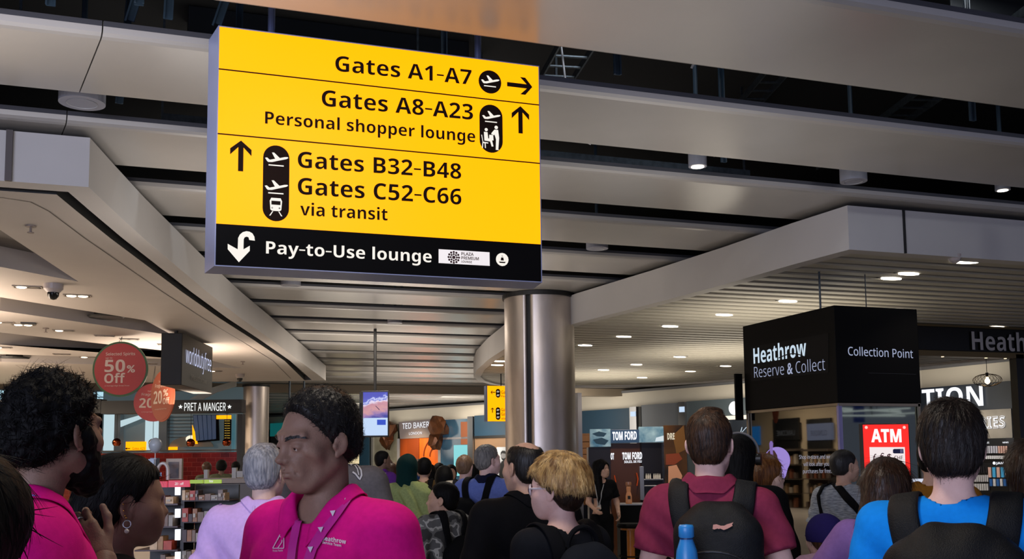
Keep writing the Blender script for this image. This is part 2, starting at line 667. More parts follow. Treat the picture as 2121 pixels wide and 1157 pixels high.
# ---- steel columns
def column(name, c, r, z1, label, hole=True):
    t = math.atan2(-c[1], -c[0])
    mb = MB()
    ang = []
    gap = .035 / r
    off = math.radians(18) if hole else math.radians(100)
    vs, N = [], 64
    pro = []
    for k in range(N + 1):
        a = t - off + gap + (2 * math.pi - 2 * gap) * k / N
        pro.append((c[0] + r * math.cos(a), c[1] + r * math.sin(a)))
    a0, a1 = t - off + gap, t - off - gap
    ri = r - .05
    pro = [(c[0] + ri * math.cos(a0), c[1] + ri * math.sin(a0))] + pro + [(c[0] + ri * math.cos(a1), c[1] + ri * math.sin(a1))]
    wallstrip(mb, pro, 0, z1)
    o = struct(mb.build(name, m_steel, smooth=False), label)
    for p in o.data.polygons:
        p.use_smooth = p.area > .02 and len(p.vertices) == 4 and p.index not in (0, len(pro) - 2)
    g = MB()
    g.tube([(c[0], c[1], 0), (c[0], c[1], z1)], ri - .003, 40, False)
    struct(g.build('column_core', m_black), 'black core showing in the slot of the column')
    k = MB().tube([(c[0], c[1], z1 - .06), (c[0], c[1], z1)], r + .03, 48)
    struct(k.build('column_collar', m_black), 'dark collar at the head of the column')
    return o


C1 = at(1118, 760, 15.4)
column('column', (C1.x, C1.y), 145 / 2 * 15.4 / F_PX, 4.14, 'round brushed steel column with a dark vertical slot')
C2 = at(530, 860, 27)
column('column', (C2.x, C2.y), .335, 3.72, 'slim steel column at the corner of the coffee shop', False)
# steel edge posts beside the big column
pm = at(1199, 900, 16.4)
struct(MB().box((pm.x, pm.y, 1.36), (.07, .12, 2.72)).build('trim_post', m_steel2))

# ---- facade band and facade planes
FT = [onz(x, y_, 4.05) for x, y_ in ((300, 876), (540, 862), (805, 848), (1008, 834), (1201, 818), (1535, 790), (1908, 762), (2150, 737))]
FP = [(p.x, p.y) for p in FT]
BZ = [on_wall(x, y_, FP[i], FP[i + 1]).z for x, y_, i in ((560, 885, 1), (845, 869, 2), (1008, 852, 3), (1201, 846, 4), (1535, 823, 5), (1909, 795, 5), (2110, 784, 6))]
mb = MB()
zb = [3.35, 3.35, 3.35, 3.33, 3.1, 3.08, 3.1, 3.1]
fr = [((p[0] * .992), (p[1] * .992)) for p in FP]
for i in range(len(fr) - 1):
    (x1, y1), (x2, y2) = fr[i], fr[i + 1]
    n = len(mb.v)
    mb._add([(x1, y1, zb[i]), (x2, y2, zb[i + 1]), (x2, y2, 4.05), (x1, y1, 4.05), (x1 * 1.02, y1 * 1.02, zb[i]), (x2 * 1.02, y2 * 1.02, zb[i + 1]), (x2 * 1.02, y2 * 1.02, 4.05), (x1 * 1.02, y1 * 1.02, 4.05)],
            [(0, 1, 2, 3), (4, 5, 1, 0), (3, 2, 6, 7)])
struct(mb.build('trim_band', m_cream), 'long cream band above the shopfronts')
mb = MB()
wallstrip(mb, fr, 3.97, 4.06)
for k in range(len(mb.v)):
    x, y_, z = mb.v[k]
    mb.v[k] = (x * .999, y_ * .999, z)
struct(mb.build('trim_band_top', mat('band_top_grey', (.40, .40, .41), .5)))
# dark shop wall behind the fronts
mb = MB()
wallstrip(mb, [(p[0] * 1.035, p[1] * 1.035) for p in FP], 0, 4.1)
struct(mb.build('wall_far', mat('shop_dark', (.16, .17, .19), .6)), 'dark rear wall of the far shops')


def facade(i, push=1.0):
    a, b = Vector((*FP[i], 0)) * push, Vector((*FP[i + 1], 0)) * push
    return Plane(a, b - a, (0, 0, 1))
print('BZ', [round(z, 2) for z in BZ])

# ================================================================== in and on the ceilings
# plenum services above the beams
rnd = random.Random(11)
names = ['over the big yellow sign', 'over the left beams', 'over the steel column', 'over the right beams', 'above the slatted ceiling', 'at the far left', 'nearest the camera', 'over the middle of the hall']


def tray(i, p0, p1, w=.30):
    a, b = Vector(p0), Vector(p1)
    d = (b - a).normalized()
    s_ = d.cross(Vector((0, 0, 1))).normalized() * (w / 2)
    mb = MB()
    M = Matrix((d, s_.normalized(), Vector((0, 0, 1)))).transposed()
    L = (b - a).length
    for e in (-1, 1):
        mb.box((a + b) / 2 + s_ * e, (L, .015, .07), M)
    n = int(L / .22)
    for k in range(n):
        mb.box(a + d * (L * (k + .5) / n) + Vector((0, 0, -.02)), (.03, w, .012), M)
    for q in (a, (a + b) / 2, b):
        mb.box((q.x, q.y, (q.z + 5.7) / 2), (.02, .02, 5.7 - q.z))
    return tag(mb.build('cable_tray', m_galv), 'galvanised ladder cable tray in the dark gap %s' % names[i], 'cable tray', 'cable trays above the beams')


tray(0, (-1, 6.2, 4.95), (9, 6.2, 4.95))
tray(1, (-3, 6.1, 4.62), (1.6, 6.1, 4.62), .22)
tray(2, (2.9, 5.2, 5.12), (3.9, 11.5, 5.12))
tray(3, (4.7, 5.0, 5.3), (6.2, 10.5, 5.3), .22)
tray(4, (6.3, 5.0, 5.12), (7.6, 10.0, 5.12))
tray(5, (-4, 7.97, 4.8), (2, 7.97, 4.8), .22)
tray(6, (-3, 4.3, 4.9), (8, 4.35, 4.9))
tray(7, (0, 9.35, 4.7), (6, 9.35, 4.7), .22)
hi = 0
for x, y, z0, tilt in ((-.62, 6.16, 4.28, 0), (.02, 6.14, 4.28, .05), (-.14, 6.02, 4.3, 0), (-.20, 6.3, 4.3, .35), (.30, 6.2, 4.3, .4), (2.95, 6.12, 4.28, -.02), (6.05, 6.14, 4.28, 0), (2.2, 7.86, 4.28, 0), (-.30, 7.75, 4.28, .1), (4.75, 7.72, 4.28, 0), (7.1, 4.4, 4.28, 0), (.55, 7.85, 4.28, 0)):
    hi += 1
    mb = MB()
    a, b = Vector((x, y, z0)), Vector((x + tilt, y, 5.7))
    for e in (-1, 1):
        mb.tube([a + Vector((e * .022, 0, 0)), b + Vector((e * .022, 0, 0))], .008, 4)
    mb.box((a + b) / 2 + Vector((0, .014, 0)), (.05, .006, 1.42), Matrix.Rotation(math.atan2(tilt, 1.42), 3, 'Y'))
    o = tag(mb.build('ceiling_hanger', m_hanger), 'blue grey steel channel hanger in the gap between ceiling beams', 'hanger', 'steel hangers above the beams')
ci = 0
for pts, lab in (([(3.35, 6.2, 4.5), (3.45, 6.0, 4.75), (3.75, 5.9, 4.95)], 'white cable looping up in the gap right of the yellow sign'), ([(3.60, 6.25, 4.45), (3.68, 6.1, 4.72), (3.95, 5.9, 4.85), (4.3, 5.8, 4.86)], 'second white cable curving up in the gap right of the yellow sign'),
                 ([(2.85, 7.55, 4.3), (3.0, 7.6, 4.32), (3.12, 7.7, 4.5)], 'short white cable end hanging beside the yellow sign'), ([(3.12, 7.7, 5.75), (3.25, 7.65, 4.35), (3.4, 7.6, 4.28)], 'white cable drooping in the second gap right of the sign'),
                 ([(-3, 6.05, 4.78), (-1, 6.1, 4.74), (.5, 6.0, 4.8), (3, 6.0, 4.7)], 'long bright conduit along the upper left gap'), ([(-3, 5.95, 5.0), (0, 5.9, 4.96), (2, 5.9, 5.02)], 'thin pale conduit high in the upper left gap'), ([(6.9, 4.42, 4.35), (6.95, 4.3, 4.7), (6.9, 4.2, 5.2)], 'white cable hanging in the gap at the upper right')):
    tag(MB().tube(pts, .009, 6).build('cable', m_cable), lab, 'cable')
for k, (x, y, sx, sy, lab) in enumerate(((-.2, 5.2, 2.2, .5, 'dark air duct over the first gap'), (4.2, 6.0, .7, .35, 'dark metal box over the gap right of the sign'), (7.6, 6.85, 2.5, .45, 'long dark duct above the right-hand gap'), (1.5, 9.3, 2.6, .4, 'dark duct behind the big sign'))):
    tag(MB().box((x, y, 5.5), (sx, sy, .4), None, .01).build('air_duct', mat('duct_dark', (.16, .17, .18), .5, metal=.5)), lab, 'duct')

# surface mounted cylinders between the beams
CY = [(170, 214, .146, False, 'big unlit cylinder light at the upper left between two beams'), (1445, 345, .075, True, 'small lit cylinder downlight in the gap right of the sign'), (1768, 376, .115, False, 'large unlit cylinder between the beams over the right soffit'), (2077, 394, .065, True, 'small lit cylinder downlight at the right edge'),
      (1237, 515, .125, False, 'flat unlit cylinder under the fourth gap above the column'), (602, 591, .135, False, 'flat unlit cylinder just under the sign'), (818, 669, .13, False, 'flat unlit cylinder in the middle of the far beams'), (833, 719, .13, True, 'lit downlight in the far beams, nearest of the three'), (820, 738, .14, True, 'lit downlight in the far beams, leftmost of the three'), (855, 755, .15, True, 'lit downlight in the far beams, farthest of the three'), (795, 716, .14, False, 'unlit cylinder beside the far lit downlight')]
m_cyl = mat('cylinder_grey', (.48, .48, .52), .45)
for x, y, r, lit, lab in CY:
    c_ = onz(x, y, 4.175)
    r *= 1.06
    o = empty('cylinder_light', c_, lab, 'light')
    adopt(MB().tube([c_, Vector((c_.x, c_.y, 4.45))], r, 32).build('housing', m_cyl), o)
    for pl_ in bpy.data.objects[-1:]:
        pass
    adopt(MB().lathe([(r * .66, 0), (r * .64, .006), (0, .006)] if not lit else [(r * .7, 0), (0, .0)], c_ - Vector((0, 0, .004)), 32).build('diffuser', m_lamp if lit else mat('diffuser_grey', (.60, .60, .60), .4)), o)
    adopt(MB().tube([Vector((c_.x, c_.y, 4.43)), Vector((c_.x, c_.y, 5.7))], .02, 8).build('stem', m_hanger), o)
    if lit:
        spot_light('cylinder_lamp', c_ - Vector((0, 0, .02)), 45, (1, .88, .72), angle=100)

# square twin downlights of the shop ceiling
DL = [(57, 594, 1, 'leftmost'), (160, 612, 2, 'beside the dome camera'), (5, 667, 1, 'at the left edge in the second row'), (48, 672, 2, 'second in the second row'), (132, 684, 1, 'third in the second row'), (217, 695, 0, 'fourth in the second row, unlit'), (268, 702, 0, 'fifth in the second row, unlit'), (345, 713, 0, 'sixth in the second row, unlit'),
      (5, 719, 1, 'at the left edge in the third row'), (128, 733, 0, 'unlit in the third row'), (182, 739, 1, 'left of the green rimmed sale sign'), (350, 757, 1, 'right of the green rimmed sale sign'), (85, 764, 1, 'left one of the farthest pair'), (121, 767, 1, 'right one of the farthest pair'), (446, 768, 1, 'right of the blade sign'), (310, 753, 0, 'unlit behind the sale signs')]
for x, y, lit, lab in DL:
    c_ = onz(x, y, ZS - .004)
    o = empty('twin_downlight', c_, 'square recessed downlight in the shop ceiling, ' + lab, 'light', 'downlights of the shop ceiling')
    mb = MB()
    s_ = .115
    wv, hv = .30, .16
    for cx_, cy_, a_, b_ in ((0, hv / 2, wv, .014), (0, -hv / 2, wv, .014), (wv / 2, 0, .014, hv), (-wv / 2, 0, .014, hv)):
        mb.box(c_ + Vector((cx_, cy_, 0)), (a_, b_, .012))
    adopt(mb.build('frame', mat('downlight_frame', (.50, .46, .42), .5)), o)
    adopt(MB().box(c_ + Vector((0, 0, .003)), (wv - .012, hv - .012, .004)).build('dark_tray', mat('downlight_dark', (.14, .12, .11), .6)), o)
    for e in (-1, 1):
        on = lit == 2 or (lit == 1 and e < 0)
        cc = c_ + Vector((e * .065, 0, -.004))
        adopt(MB().lathe([(.058, -.003), (.045, -.010 if on else .0), (0, -.014 if on else -.002)], cc, 20).build('lamp', m_lamp2 if on else mat('lamp_off', (.33, .30, .27), .4)), o)
    if lit:
        spot_light('shop_downlight', c_ - Vector((.06, 0, .03)), 30, (1, .80, .60), angle=110)

# dome cameras, loudspeaker boxes and detectors
for x, y, r, lab in ((111, 588, .12, 'white dome camera beside the left downlights'), (497, 774, .12, 'small dark dome camera near the end of the shop ceiling')):
    c_ = onz(x, y, ZS)
    o = empty('dome_camera', c_, lab, 'camera')
    adopt(MB().lathe([(r * .9, 0), (r * .88, -.06), (r * .55, -.10), (0, -.10)], c_, 24).build('housing', mat('camera_white', (.62, .58, .56), .4)), o)
    adopt(MB().lathe([(r * .55, -.10), (r * .50, -.14), (r * .3, -.175), (0, -.185)], c_, 24).build('lens_dome', mat('dome_black', (.05, .05, .05), .1), None, True), o)
for x, y, lab in ((64, 467, 'sprinkler head on the shop ceiling at the upper left'), (95, 679, 'sprinkler head between the downlights'), (172, 770, 'sprinkler head above the dark hair'), (503, 748, 'sprinkler head right of the blade sign')):
    c_ = onz(x, y, ZS)
    mb = MB()
    mb.lathe([(.045, 0), (.045, -.012), (0, -.012)], c_, 16)
    mb.tube([c_, c_ - Vector((0, 0, .06))], .010, 8)
    mb.lathe([(.028, -.06), (.028, -.066), (0, -.066)], c_, 12)
    tag(mb.build('sprinkler', mat('sprinkler_grey', (.45, .40, .37), .5)), lab, 'sprinkler')
c_ = onz(60, 640, ZS + .2)
tag(MB().box(c_ - Vector((0, 0, .1)), (.20, .14, .24)).build('speaker_box', m_black), 'small black box in the second grey recess', 'loudspeaker')
c_ = onz(220, 655, ZS + .1)
mb = MB()
mb.tube([c_, c_ + Vector((0, 0, .12))], .17, 24)
mb.lathe([(.26, 0), (.24, -.02), (0, -.02)], c_, 24)
tag(mb.build('track_ring', m_black), 'round black fitting hanging in the second grey recess', 'light')
c_ = onz(30, 740, ZS + .1)
mb = MB()
mb.lathe([(.30, 0), (.28, -.03), (0, -.03)], c_, 24)
mb.tube([c_, c_ + Vector((0, 0, .12))], .17, 24)
tag(mb.build('track_ring', m_black), 'flat black round fitting in the lower left recess', 'light')

# slim lights of the slatted ceiling
RL = [(1998, 542, 'nearest of all, over the kiosk'), (1846, 577, 'second in the long row'), (1882, 567, 'beside the second in the long row'), (1632, 624, 'third in the long row'), (1500, 652, 'fourth in the long row'), (1388, 676, 'fifth in the long row'), (1292, 697, 'sixth in the long row'), (1212, 715, 'nearest the steel column'),
      (2065, 677, 'over the silver lettered portal'), (1408, 739, 'nearest in the middle row'), (1318, 755, 'second in the middle row'), (1250, 766, 'third in the middle row'), (1503, 758, 'nearest in the far row'), (1430, 769, 'second in the far row'), (1330, 782, 'third in the far row'), (1034, 748, 'left of the steel column, nearer one'), (1030, 756, 'left of the steel column, farther one')]
for x, y, lab in RL:
    c_ = onz(x, y, 3.695)
    big_ = 1.25 if y < 560 else 1.0
    o = empty('slot_downlight', c_, 'slim lit downlight in the slatted ceiling, ' + lab, 'light', 'downlights of the slatted ceiling')
    Lx, Ly = .27 * big_, .10 * big_
    mb = MB()
    pts = [c_ + Vector((Lx / 2 * math.cos(t) * (1.0), Ly / 2 * math.sin(t) * 1.3, -.004)) for t in [2 * math.pi * k / 24 for k in range(24)]]
    mb.prism(pts, (0, 0, .012))
    adopt(mb.build('lens', m_lamp), o)
    adopt(MB().box(c_ + Vector((0, 0, .035)), (Lx * 1.06, Ly * 1.5, .05)).build('housing', mat('slot_housing', (.4, .4, .4), .5)), o)
    spot_light('slot_lamp', c_ - Vector((0, 0, .02)), 60, (1, .87, .70), angle=120)
c_ = onz(1977, 527, 3.70)
tag(MB().lathe([(.07, 0), (.07, -.03), (.05, -.07), (.02, -.09), (0, -.092)], c_, 20).build('smoke_detector', mat('camera_white', (.62, .58, .56), .4)), 'small round detector at the corner of the slatted ceiling', 'detector')
# stems that carry hung signs of the far hall
for x in (600, 630):
    a_ = at(x, 790, 27.5)
    b_ = at(x + 1, 830, 27.5)
    tag(MB().tube([Vector((a_.x, a_.y, 4.15)), Vector((a_.x, a_.y, b_.z))], .03, 8).build('hanging_rod', m_galv), 'steel rod hanging behind the middle person, %s' % ('left one' if x < 610 else 'right one'), 'rod')

# line lights of the hall behind the viewer; the end glass of the kiosk shows them
for k, (x, y, z) in enumerate(((15.9, -1.4, 2.72), (16.0, -1.7, 2.60), (17.0, -3.0, 2.80), (18.1, -3.6, 2.73), (18.0, -4.2, 2.86))):
    o = MB().box((x, y, z), (1.9, .05, .035), Matrix.Rotation(.05 * (k % 3 - 1), 3, 'Y'), .01).build('line_light', glow('line_white', 'eef2ff', 2.2))
    tag(o, 'white line light mirrored in the kiosk end glass, number %d by nearness to it' % (k + 1), 'light', 'line lights behind the viewer')
    adopt(MB().tube([(x, y, z), (x, y, 5.7)], .012, 6).build('stem', m_hanger), o)
bx = MB().box((15.82, -1.95, 2.95), (.30, .04, 1.0)).build('blue_banner', mat('banner_blue', (.10, .25, .70), .6, emit=.12, emit_col=(.1, .3, 1)))
tag(bx, 'tall blue banner behind the viewer, mirrored in the kiosk end glass', 'banner')
adopt(MB().tube([(15.82, -1.95, 3.4), (15.82, -1.95, 5.7)], .01, 6).build('hanging_rod', m_hanger), bx)

# ================================================================== signs
m_yel = mat('sign_yellow', (.50, .26, .0), .4, emit=1.6, emit_col=(1.0, .625, .0), spec=.2)
m_dark = mat('sign_lettering_dark', (.10, .05, .03), .7, spec=.1)
m_blk = mat('sign_black_face', (.03, .03, .035), .6, spec=.06)
m_wht = glow('sign_white_lit', 'fff8ee', .95)
m_frame = mat('sign_frame_blue_grey', (.52, .55, .68), .35, metal=.25)

SP = Plane((0, 5.70, 0), (1, 0, 0), (0, 0, 1))


def c4(x, y):
    return 420 + x / 1.9944, 40 + y / 1.9944


def box_on(plane, u0, v0, u1, v1, depth, name, m, parent=None, bevel=0.0, h=0.0):
    c = plane.P((u0 + u1) / 2, (v0 + v1) / 2, h - depth / 2)
    M = Matrix((plane.u, plane.v, plane.n)).transposed()
    o = MB().box(c, (u1 - u0, v1 - v0, depth), M, bevel).build(name, m)
    return adopt(o, parent) if parent else o


def disc_pts(cx, cy, rx, ry, n=28, a0=0.0, a1=2 * math.pi):
    return [(cx + rx * math.cos(a0 + (a1 - a0) * k / n), cy + ry * math.sin(a0 + (a1 - a0) * k / n)) for k in range(n)]


uL, vT = SP.uv(*c4(65, 30))
uR, vTr = SP.uv(*c4(1387, 188))
_, vB = SP.uv(*c4(47, 1020))
_, vBr = SP.uv(*c4(1405, 1085))
uL = (uL + SP.uv(*c4(47, 1020))[0]) / 2
uR = (uR + SP.uv(*c4(1405, 1085))[0]) / 2
vT, vB = (vT + vTr) / 2, (vB + vBr) / 2
big = empty('direction_sign', (0.5 * (uL + uR), 5.8, vB), 'big hanging yellow airport sign with gates and lounge arrows', 'sign')
# casing flares slightly towards the back
fl, dp = .042, .20
mb = MB()
f4 = [SP.P(uL, vB), SP.P(uR, vB), SP.P(uR, vT), SP.P(uL, vT)]
b4 = [SP.P(uL - fl, vB - .008, -dp), SP.P(uR + .012, vB - .008, -dp), SP.P(uR + .012, vT + .008, -dp), SP.P(uL - fl, vT - .01, -dp)]
mb._add(f4 + b4, [(4, 5, 1, 0), (5, 6, 2, 1), (6, 7, 3, 2), (7, 4, 0, 3), (7, 6, 5, 4)])
e = .006
i4 = [SP.P(uL + e, vB + e), SP.P(uR - e, vB + e), SP.P(uR - e, vT - e), SP.P(uL + e, vT - e)]
mb._add(f4 + i4, [(0, 1, 5, 4), (1, 2, 6, 5), (2, 3, 7, 6), (3, 0, 4, 7)])
adopt(mb.build('casing', m_frame), big)
vk = (SP.uv(*c4(50, 847))[1] + SP.uv(*c4(1398, 925))[1]) / 2
adopt(link('lit_panel', [SP.P(uL + e, vk), SP.P(uR - e, vk), SP.P(uR - e, vT - e), SP.P(uL + e, vT - e)], [(0, 1, 2, 3)], m_yel), big)
adopt(link('black_panel', [SP.P(uL + e, vB + e), SP.P(uR - e, vB + e), SP.P(uR - e, vk), SP.P(uL + e, vk)], [(0, 1, 2, 3)], m_blk), big)
for (xa, ya), (xb, yb) in (((65, 207), (1388, 352)), ((58, 475), (1392, 592))):
    va = (SP.uv(*c4(xa, ya))[1] + SP.uv(*c4(xb, yb))[1]) / 2
    SP.poly('divider_line', [(uL + e, va - .0035), (uR - e, va - .0035), (uR - e, va + .0035), (uL + e, va + .0035)], m_dark, .001, .002, big, px=False)
for body, p0, p1, top, bold, m in (
        ('Gates A1-A7', (547, 214), (1110, 271), 150, .026, m_dark), ('Gates A8-A23', (491, 358), (1116, 416), 291, .026, m_dark),
        ('Personal shopper lounge', (257, 431), (1125, 508), 380, .026, m_dark), ('Gates B32-B48', (392, 612), (1067, 660), 545, .026, m_dark),
        ('Gates C52-C66', (392, 722), (1068, 766), 653, .026, m_dark), ('via transit', (402, 809), (763, 831), 757, .026, m_dark),
        ('Pay-to-Use lounge', (261, 967), (945, 1004), 916, .026, m_wht)):
    SP.text('lettering', body, c4(*p0), c4(*p1), c4(p0[0], top)[1], m, bold, .001, .002, big)


def arrow(plane, cx, cy, s, ang, m, parent, w=.16):
    """arrow of length s centred at plane coords, pointing along ang"""
    pts = [(-.5, -w / 2), (.28, -w / 2), (.02, -.33), (.22, -.33), (.5, 0), (.22, .33), (.02, .33), (.28, w / 2), (-.5, w / 2)]
    ca, sa = math.cos(ang), math.sin(ang)
    q = [(cx + s * (x * ca - y * sa), cy + s * (x * sa + y * ca)) for x, y in pts]
    plane.poly('arrow', q, m, .001, .002, parent, px=False)


def uvc(x, y):
    return SP.uv(*c4(x, y))


a = uvc(1309, 274)
arrow(SP, *a, .165, 0, m_dark, big)
a = uvc(1312, 415)
arrow(SP, *a, .172, math.pi / 2, m_dark, big)
a = uvc(157, 564)
arrow(SP, *a, .175, math.pi / 2, m_dark, big)


def pill(plane, u0, v0, u1, v1, m, parent, name='pictogram_ground'):
    r = (u1 - u0) / 2
    c = (u0 + u1) / 2
    pts = [(c + r * math.cos(math.pi * k / 14), v1 - r + r * math.sin(math.pi * k / 14)) for k in range(15)]
    pts += [(c - r * math.cos(math.pi * k / 14), v0 + r - r * math.sin(math.pi * k / 14)) for k in range(15)]
    plane.poly(name, pts, m, .001, .002, parent, px=False)


PLANE_SHAPE = [(-.95, .12), (-.78, .16), (-.55, -.02), (-.1, .1), (-.38, .62), (-.2, .64), (.28, .2), (.7, .32), (.95, .34), (1.0, .26), (.85, .16), (.3, 0), (-.35, -.2), (-.68, -.22), (-.78, -.14)]


def plane_icon(plane, u, v, s, parent, m=None):
    plane.poly('plane_symbol', [(u + s * x, v + s * y) for x, y in PLANE_SHAPE], m or m_wht, .004, .001, parent, px=False)
    plane.poly('runway_line', [(u + s * x, v + s * y) for x, y in ((-.65, -.52), (.62, -.52), (.62, -.42), (-.65, -.42))], m or m_wht, .004, .001, parent, px=False)


u0, v0 = uvc(1186, 259)
pill(SP, u0 - .0725, v0 - .0725, u0 + .0725, v0 + .0725, m_dark, big)
plane_icon(SP, u0, v0, .06, big)
ua, va = uvc(1143, 452)
ub, vb = uvc(1238, 452)
_, vt_ = uvc(1190, 353)
_, vb_ = uvc(1190, 551)
pill(SP, ua, vb_, ub, vt_, m_dark, big)
uc = (ua + ub) / 2
plane_icon(SP, uc, vt_ - .08, .06, big)


def blob(plane, u, v, r, parent, m, name='figure_symbol'):
    plane.poly(name, [(u + r * math.cos(k * math.pi / 8), v + r * math.sin(k * math.pi / 8)) for k in range(16)], m, .004, .001, parent, px=False)


cu, cv = uc - .032, vb_ + .075
blob(SP, cu, cv + .065, .010, big, m_wht)
for pts in ([(-.015, .05), (.008, .05), (.012, .012), (.035, .008), (.045, -.035), (.034, -.037), (.024, -.006), (-.012, -.004)],
            [(-.032, .03), (-.027, .03), (-.02, -.012), (.012, -.014), (.012, -.02), (-.005, -.02), (-.003, -.05), (-.009, -.05), (-.011, -.02), (-.02, -.02), (-.022, -.05), (-.028, -.05), (-.024, -.01)]):
    SP.poly('figure_symbol', [(cu + x, cv + y) for x, y in pts], m_wht, .004, .001, big, px=False)
cu, cv = uc + .032, vb_ + .075
blob(SP, cu, cv + .085, .011, big, m_wht)
for pts in ([(-.012, .07), (.012, .07), (.018, .02), (.012, -.05), (.016, -.055), (-.004, -.055), (-.002, .01), (-.012, .045), (-.03, .048), (-.032, .04), (-.012, .035)],
            [(-.045, .035), (-.02, .035), (-.018, .002), (-.046, .002)]):
    SP.poly('figure_symbol', [(cu + x, cv + y) for x, y in pts], m_wht, .004, .001, big, px=False)

ua, _ = uvc(248, 676)
ub, _ = uvc(357, 676)
_, vt_ = uvc(303, 521)
_, vb_ = uvc(303, 834)
pill(SP, ua, vb_, ub, vt_, m_dark, big)
uc = (ua + ub) / 2
plane_icon(SP, uc, vt_ - .085, .066, big)
plane_icon(SP, uc, vt_ - .245, .066, big)
tv = vb_ + .085
SP.poly('train_symbol', [(uc + x, tv + y) for x, y in ((-.03, -.02), (-.034, .03), (-.026, .047), (.026, .047), (.034, .03), (.03, -.02), (.02, -.027), (-.02, -.027))], m_wht, .004, .001, big, px=False)
SP.poly('train_window', [(uc + x, tv + y) for x, y in ((-.025, .008), (-.025, .03), (.025, .03), (.025, .008))], m_dark, .0055, .0008, big, px=False)
for sx in (-1, 1):
    blob(SP, uc + sx * .02, tv - .01, .005, big, m_dark, 'train_lamp')
    SP.poly('track_symbol', [(uc + sx * x, tv + y) for x, y in ((.014, -.03), (.02, -.03), (.036, -.055), (.029, -.055))], m_wht, .004, .001, big, px=False)
# turn-back arrow on the black panel: a hook of the given crop outline
hook = []
for k in range(13):
    t_ = math.pi * (.0 + k / 12)
    hook.append((186 + 29 * math.cos(t_), 905 - 30 * math.sin(t_)))
hook = [(214, 914)] + hook[0:] + [(157, 958), (138, 958)]
outer = [(215, 914), (213, 898), (205, 884), (193, 877), (180, 875), (165, 879), (153, 889), (146, 903), (144, 950), (103, 927), (103, 949), (149, 1003), (194, 956), (194, 935), (168, 950), (169, 908), (173, 900), (181, 897), (189, 900), (192, 911)]
SP.poly('arrow', [c4(*p) for p in outer], m_wht, .001, .002, big)
# lounge plate with its rosette, and the round seat symbol
m_plate = mat('plate_white', (.84, .82, .80), .5, emit=.55, emit_col='f4eeea')
m_maroon = mat('rosette_maroon', (.20, .06, .08), .5)
SP.poly('name_plate', [c4(974, 949), c4(1184, 962), c4(1185, 1018), c4(974, 1006)], m_plate, .001, .002, big)
ru, rv = uvc(1036, 983)
for k in range(12):
    an = k * math.pi / 6
    blob(SP, ru + .032 * math.cos(an), rv + .032 * math.sin(an), .0065, big, m_maroon, 'rosette')
for k in range(8):
    an = k * math.pi / 4
    blob(SP, ru + .019 * math.cos(an), rv + .019 * math.sin(an), .006, big, m_maroon, 'rosette')
blob(SP, ru, rv, .010, big, m_maroon, 'rosette')
for body, p0, p1, top in (('PLAZA', (1067, 974), (1118, 977), 962), ('PREMIUM', (1067, 991), (1139, 995), 979), ('LOUNGE', (1067, 1004), (1111, 1007), 996)):
    SP.text('lettering', body, c4(*p0), c4(*p1), c4(p0[0], top)[1], m_maroon, .02, .004, .001, big)
ru, rv = uvc(1236, 992)
blob(SP, ru, rv, .040, big, m_wht, 'seat_symbol')
blob(SP, ru, rv + .020, .006, big, m_dark, 'seat_symbol')
SP.poly('seat_symbol', [(ru + x, rv + y) for x, y in ((-.007, .012), (.007, .012), (.010, -.006), (-.010, -.006))], m_dark, .0055, .0008, big, px=False)
SP.poly('seat_symbol', [(ru + x, rv + y) for x, y in ((-.022, -.014), (.022, -.014), (.016, -.022), (-.016, -.022))], m_dark, .0055, .0008, big, px=False)
# hanging poles
for x in (567, 1003):
    u, _v = SP.uv(x, 80)
    p = SP.P(u, 0, -.13)
    o = MB().tube([(p.x, p.y, vT - .02), (p.x, p.y, 5.68)], .021, 12).build('hanging_pole', mat('pole_blue_grey', (.30, .33, .45), .4, metal=.3))
    adopt(o, big)

# ---- the small yellow sign behind the column
d2 = 24.0
a = at(1010, 835, d2)
S2 = Plane(a, (1, 0, 0), (0, 0, 1))
u0, v0 = S2.uv(1010, 872)
u1, v1 = S2.uv(1047, 799)
u1 = u0 + 1.15
sm = empty('direction_sign', S2.P(.5, v0, 0), 'small yellow gate sign half hidden behind the steel column', 'sign')
box_on(S2, u0 - .03, v0, u1, v1, .16, 'casing', m_frame, sm, h=-.003)
adopt(link('lit_panel', [S2.P(u0, v0, .0), S2.P(u1, v0, .0), S2.P(u1, v1, .0), S2.P(u0, v1, .0)], [(0, 1, 2, 3)], m_yel), sm)
arrow(S2, *S2.uv(1021, 812), .12, math.pi, m_dark, sm)
arrow(S2, *S2.uv(1020, 849), .12, math.pi / 2, m_dark, sm)
for ya, yb in ((805, 823), (843, 869)):
    ua, va = S2.uv(1027, yb)
    ub, vb = S2.uv(1036, ya)
    pill(S2, ua, va, ub, vb, m_dark, sm)
    for q in range(2 if yb < 830 else 3):
        plane_icon(S2, (ua + ub) / 2, vb - .065 - q * .085, .04, sm)
for body, x0, y0, w, cap in (('Gates A8', 1038, 815, .36, .075), ('Personal', 1038, 822, .3, .045), ('Gates B32', 1038, 851, .36, .07), ('Gates C52', 1038, 860, .36, .07), ('via', 1038, 868, .11, .045)):
    uu, vv_ = S2.uv(x0, y0)
    t_, f_ = text_uv(body, w, cap, .01)
    adopt(link('lettering', [S2.P(uu + p, vv_ + q, .004) for p, q in t_], f_, m_dark), sm)
uu, _v = S2.uv(1040, 790)
o = MB().tube([S2.P(uu, v1, -.08), (S2.P(uu, 0, -.08).x, S2.P(uu, 0, -.08).y, 3.9)], .015).build('hanging_rod', m_black)
adopt(o, sm)

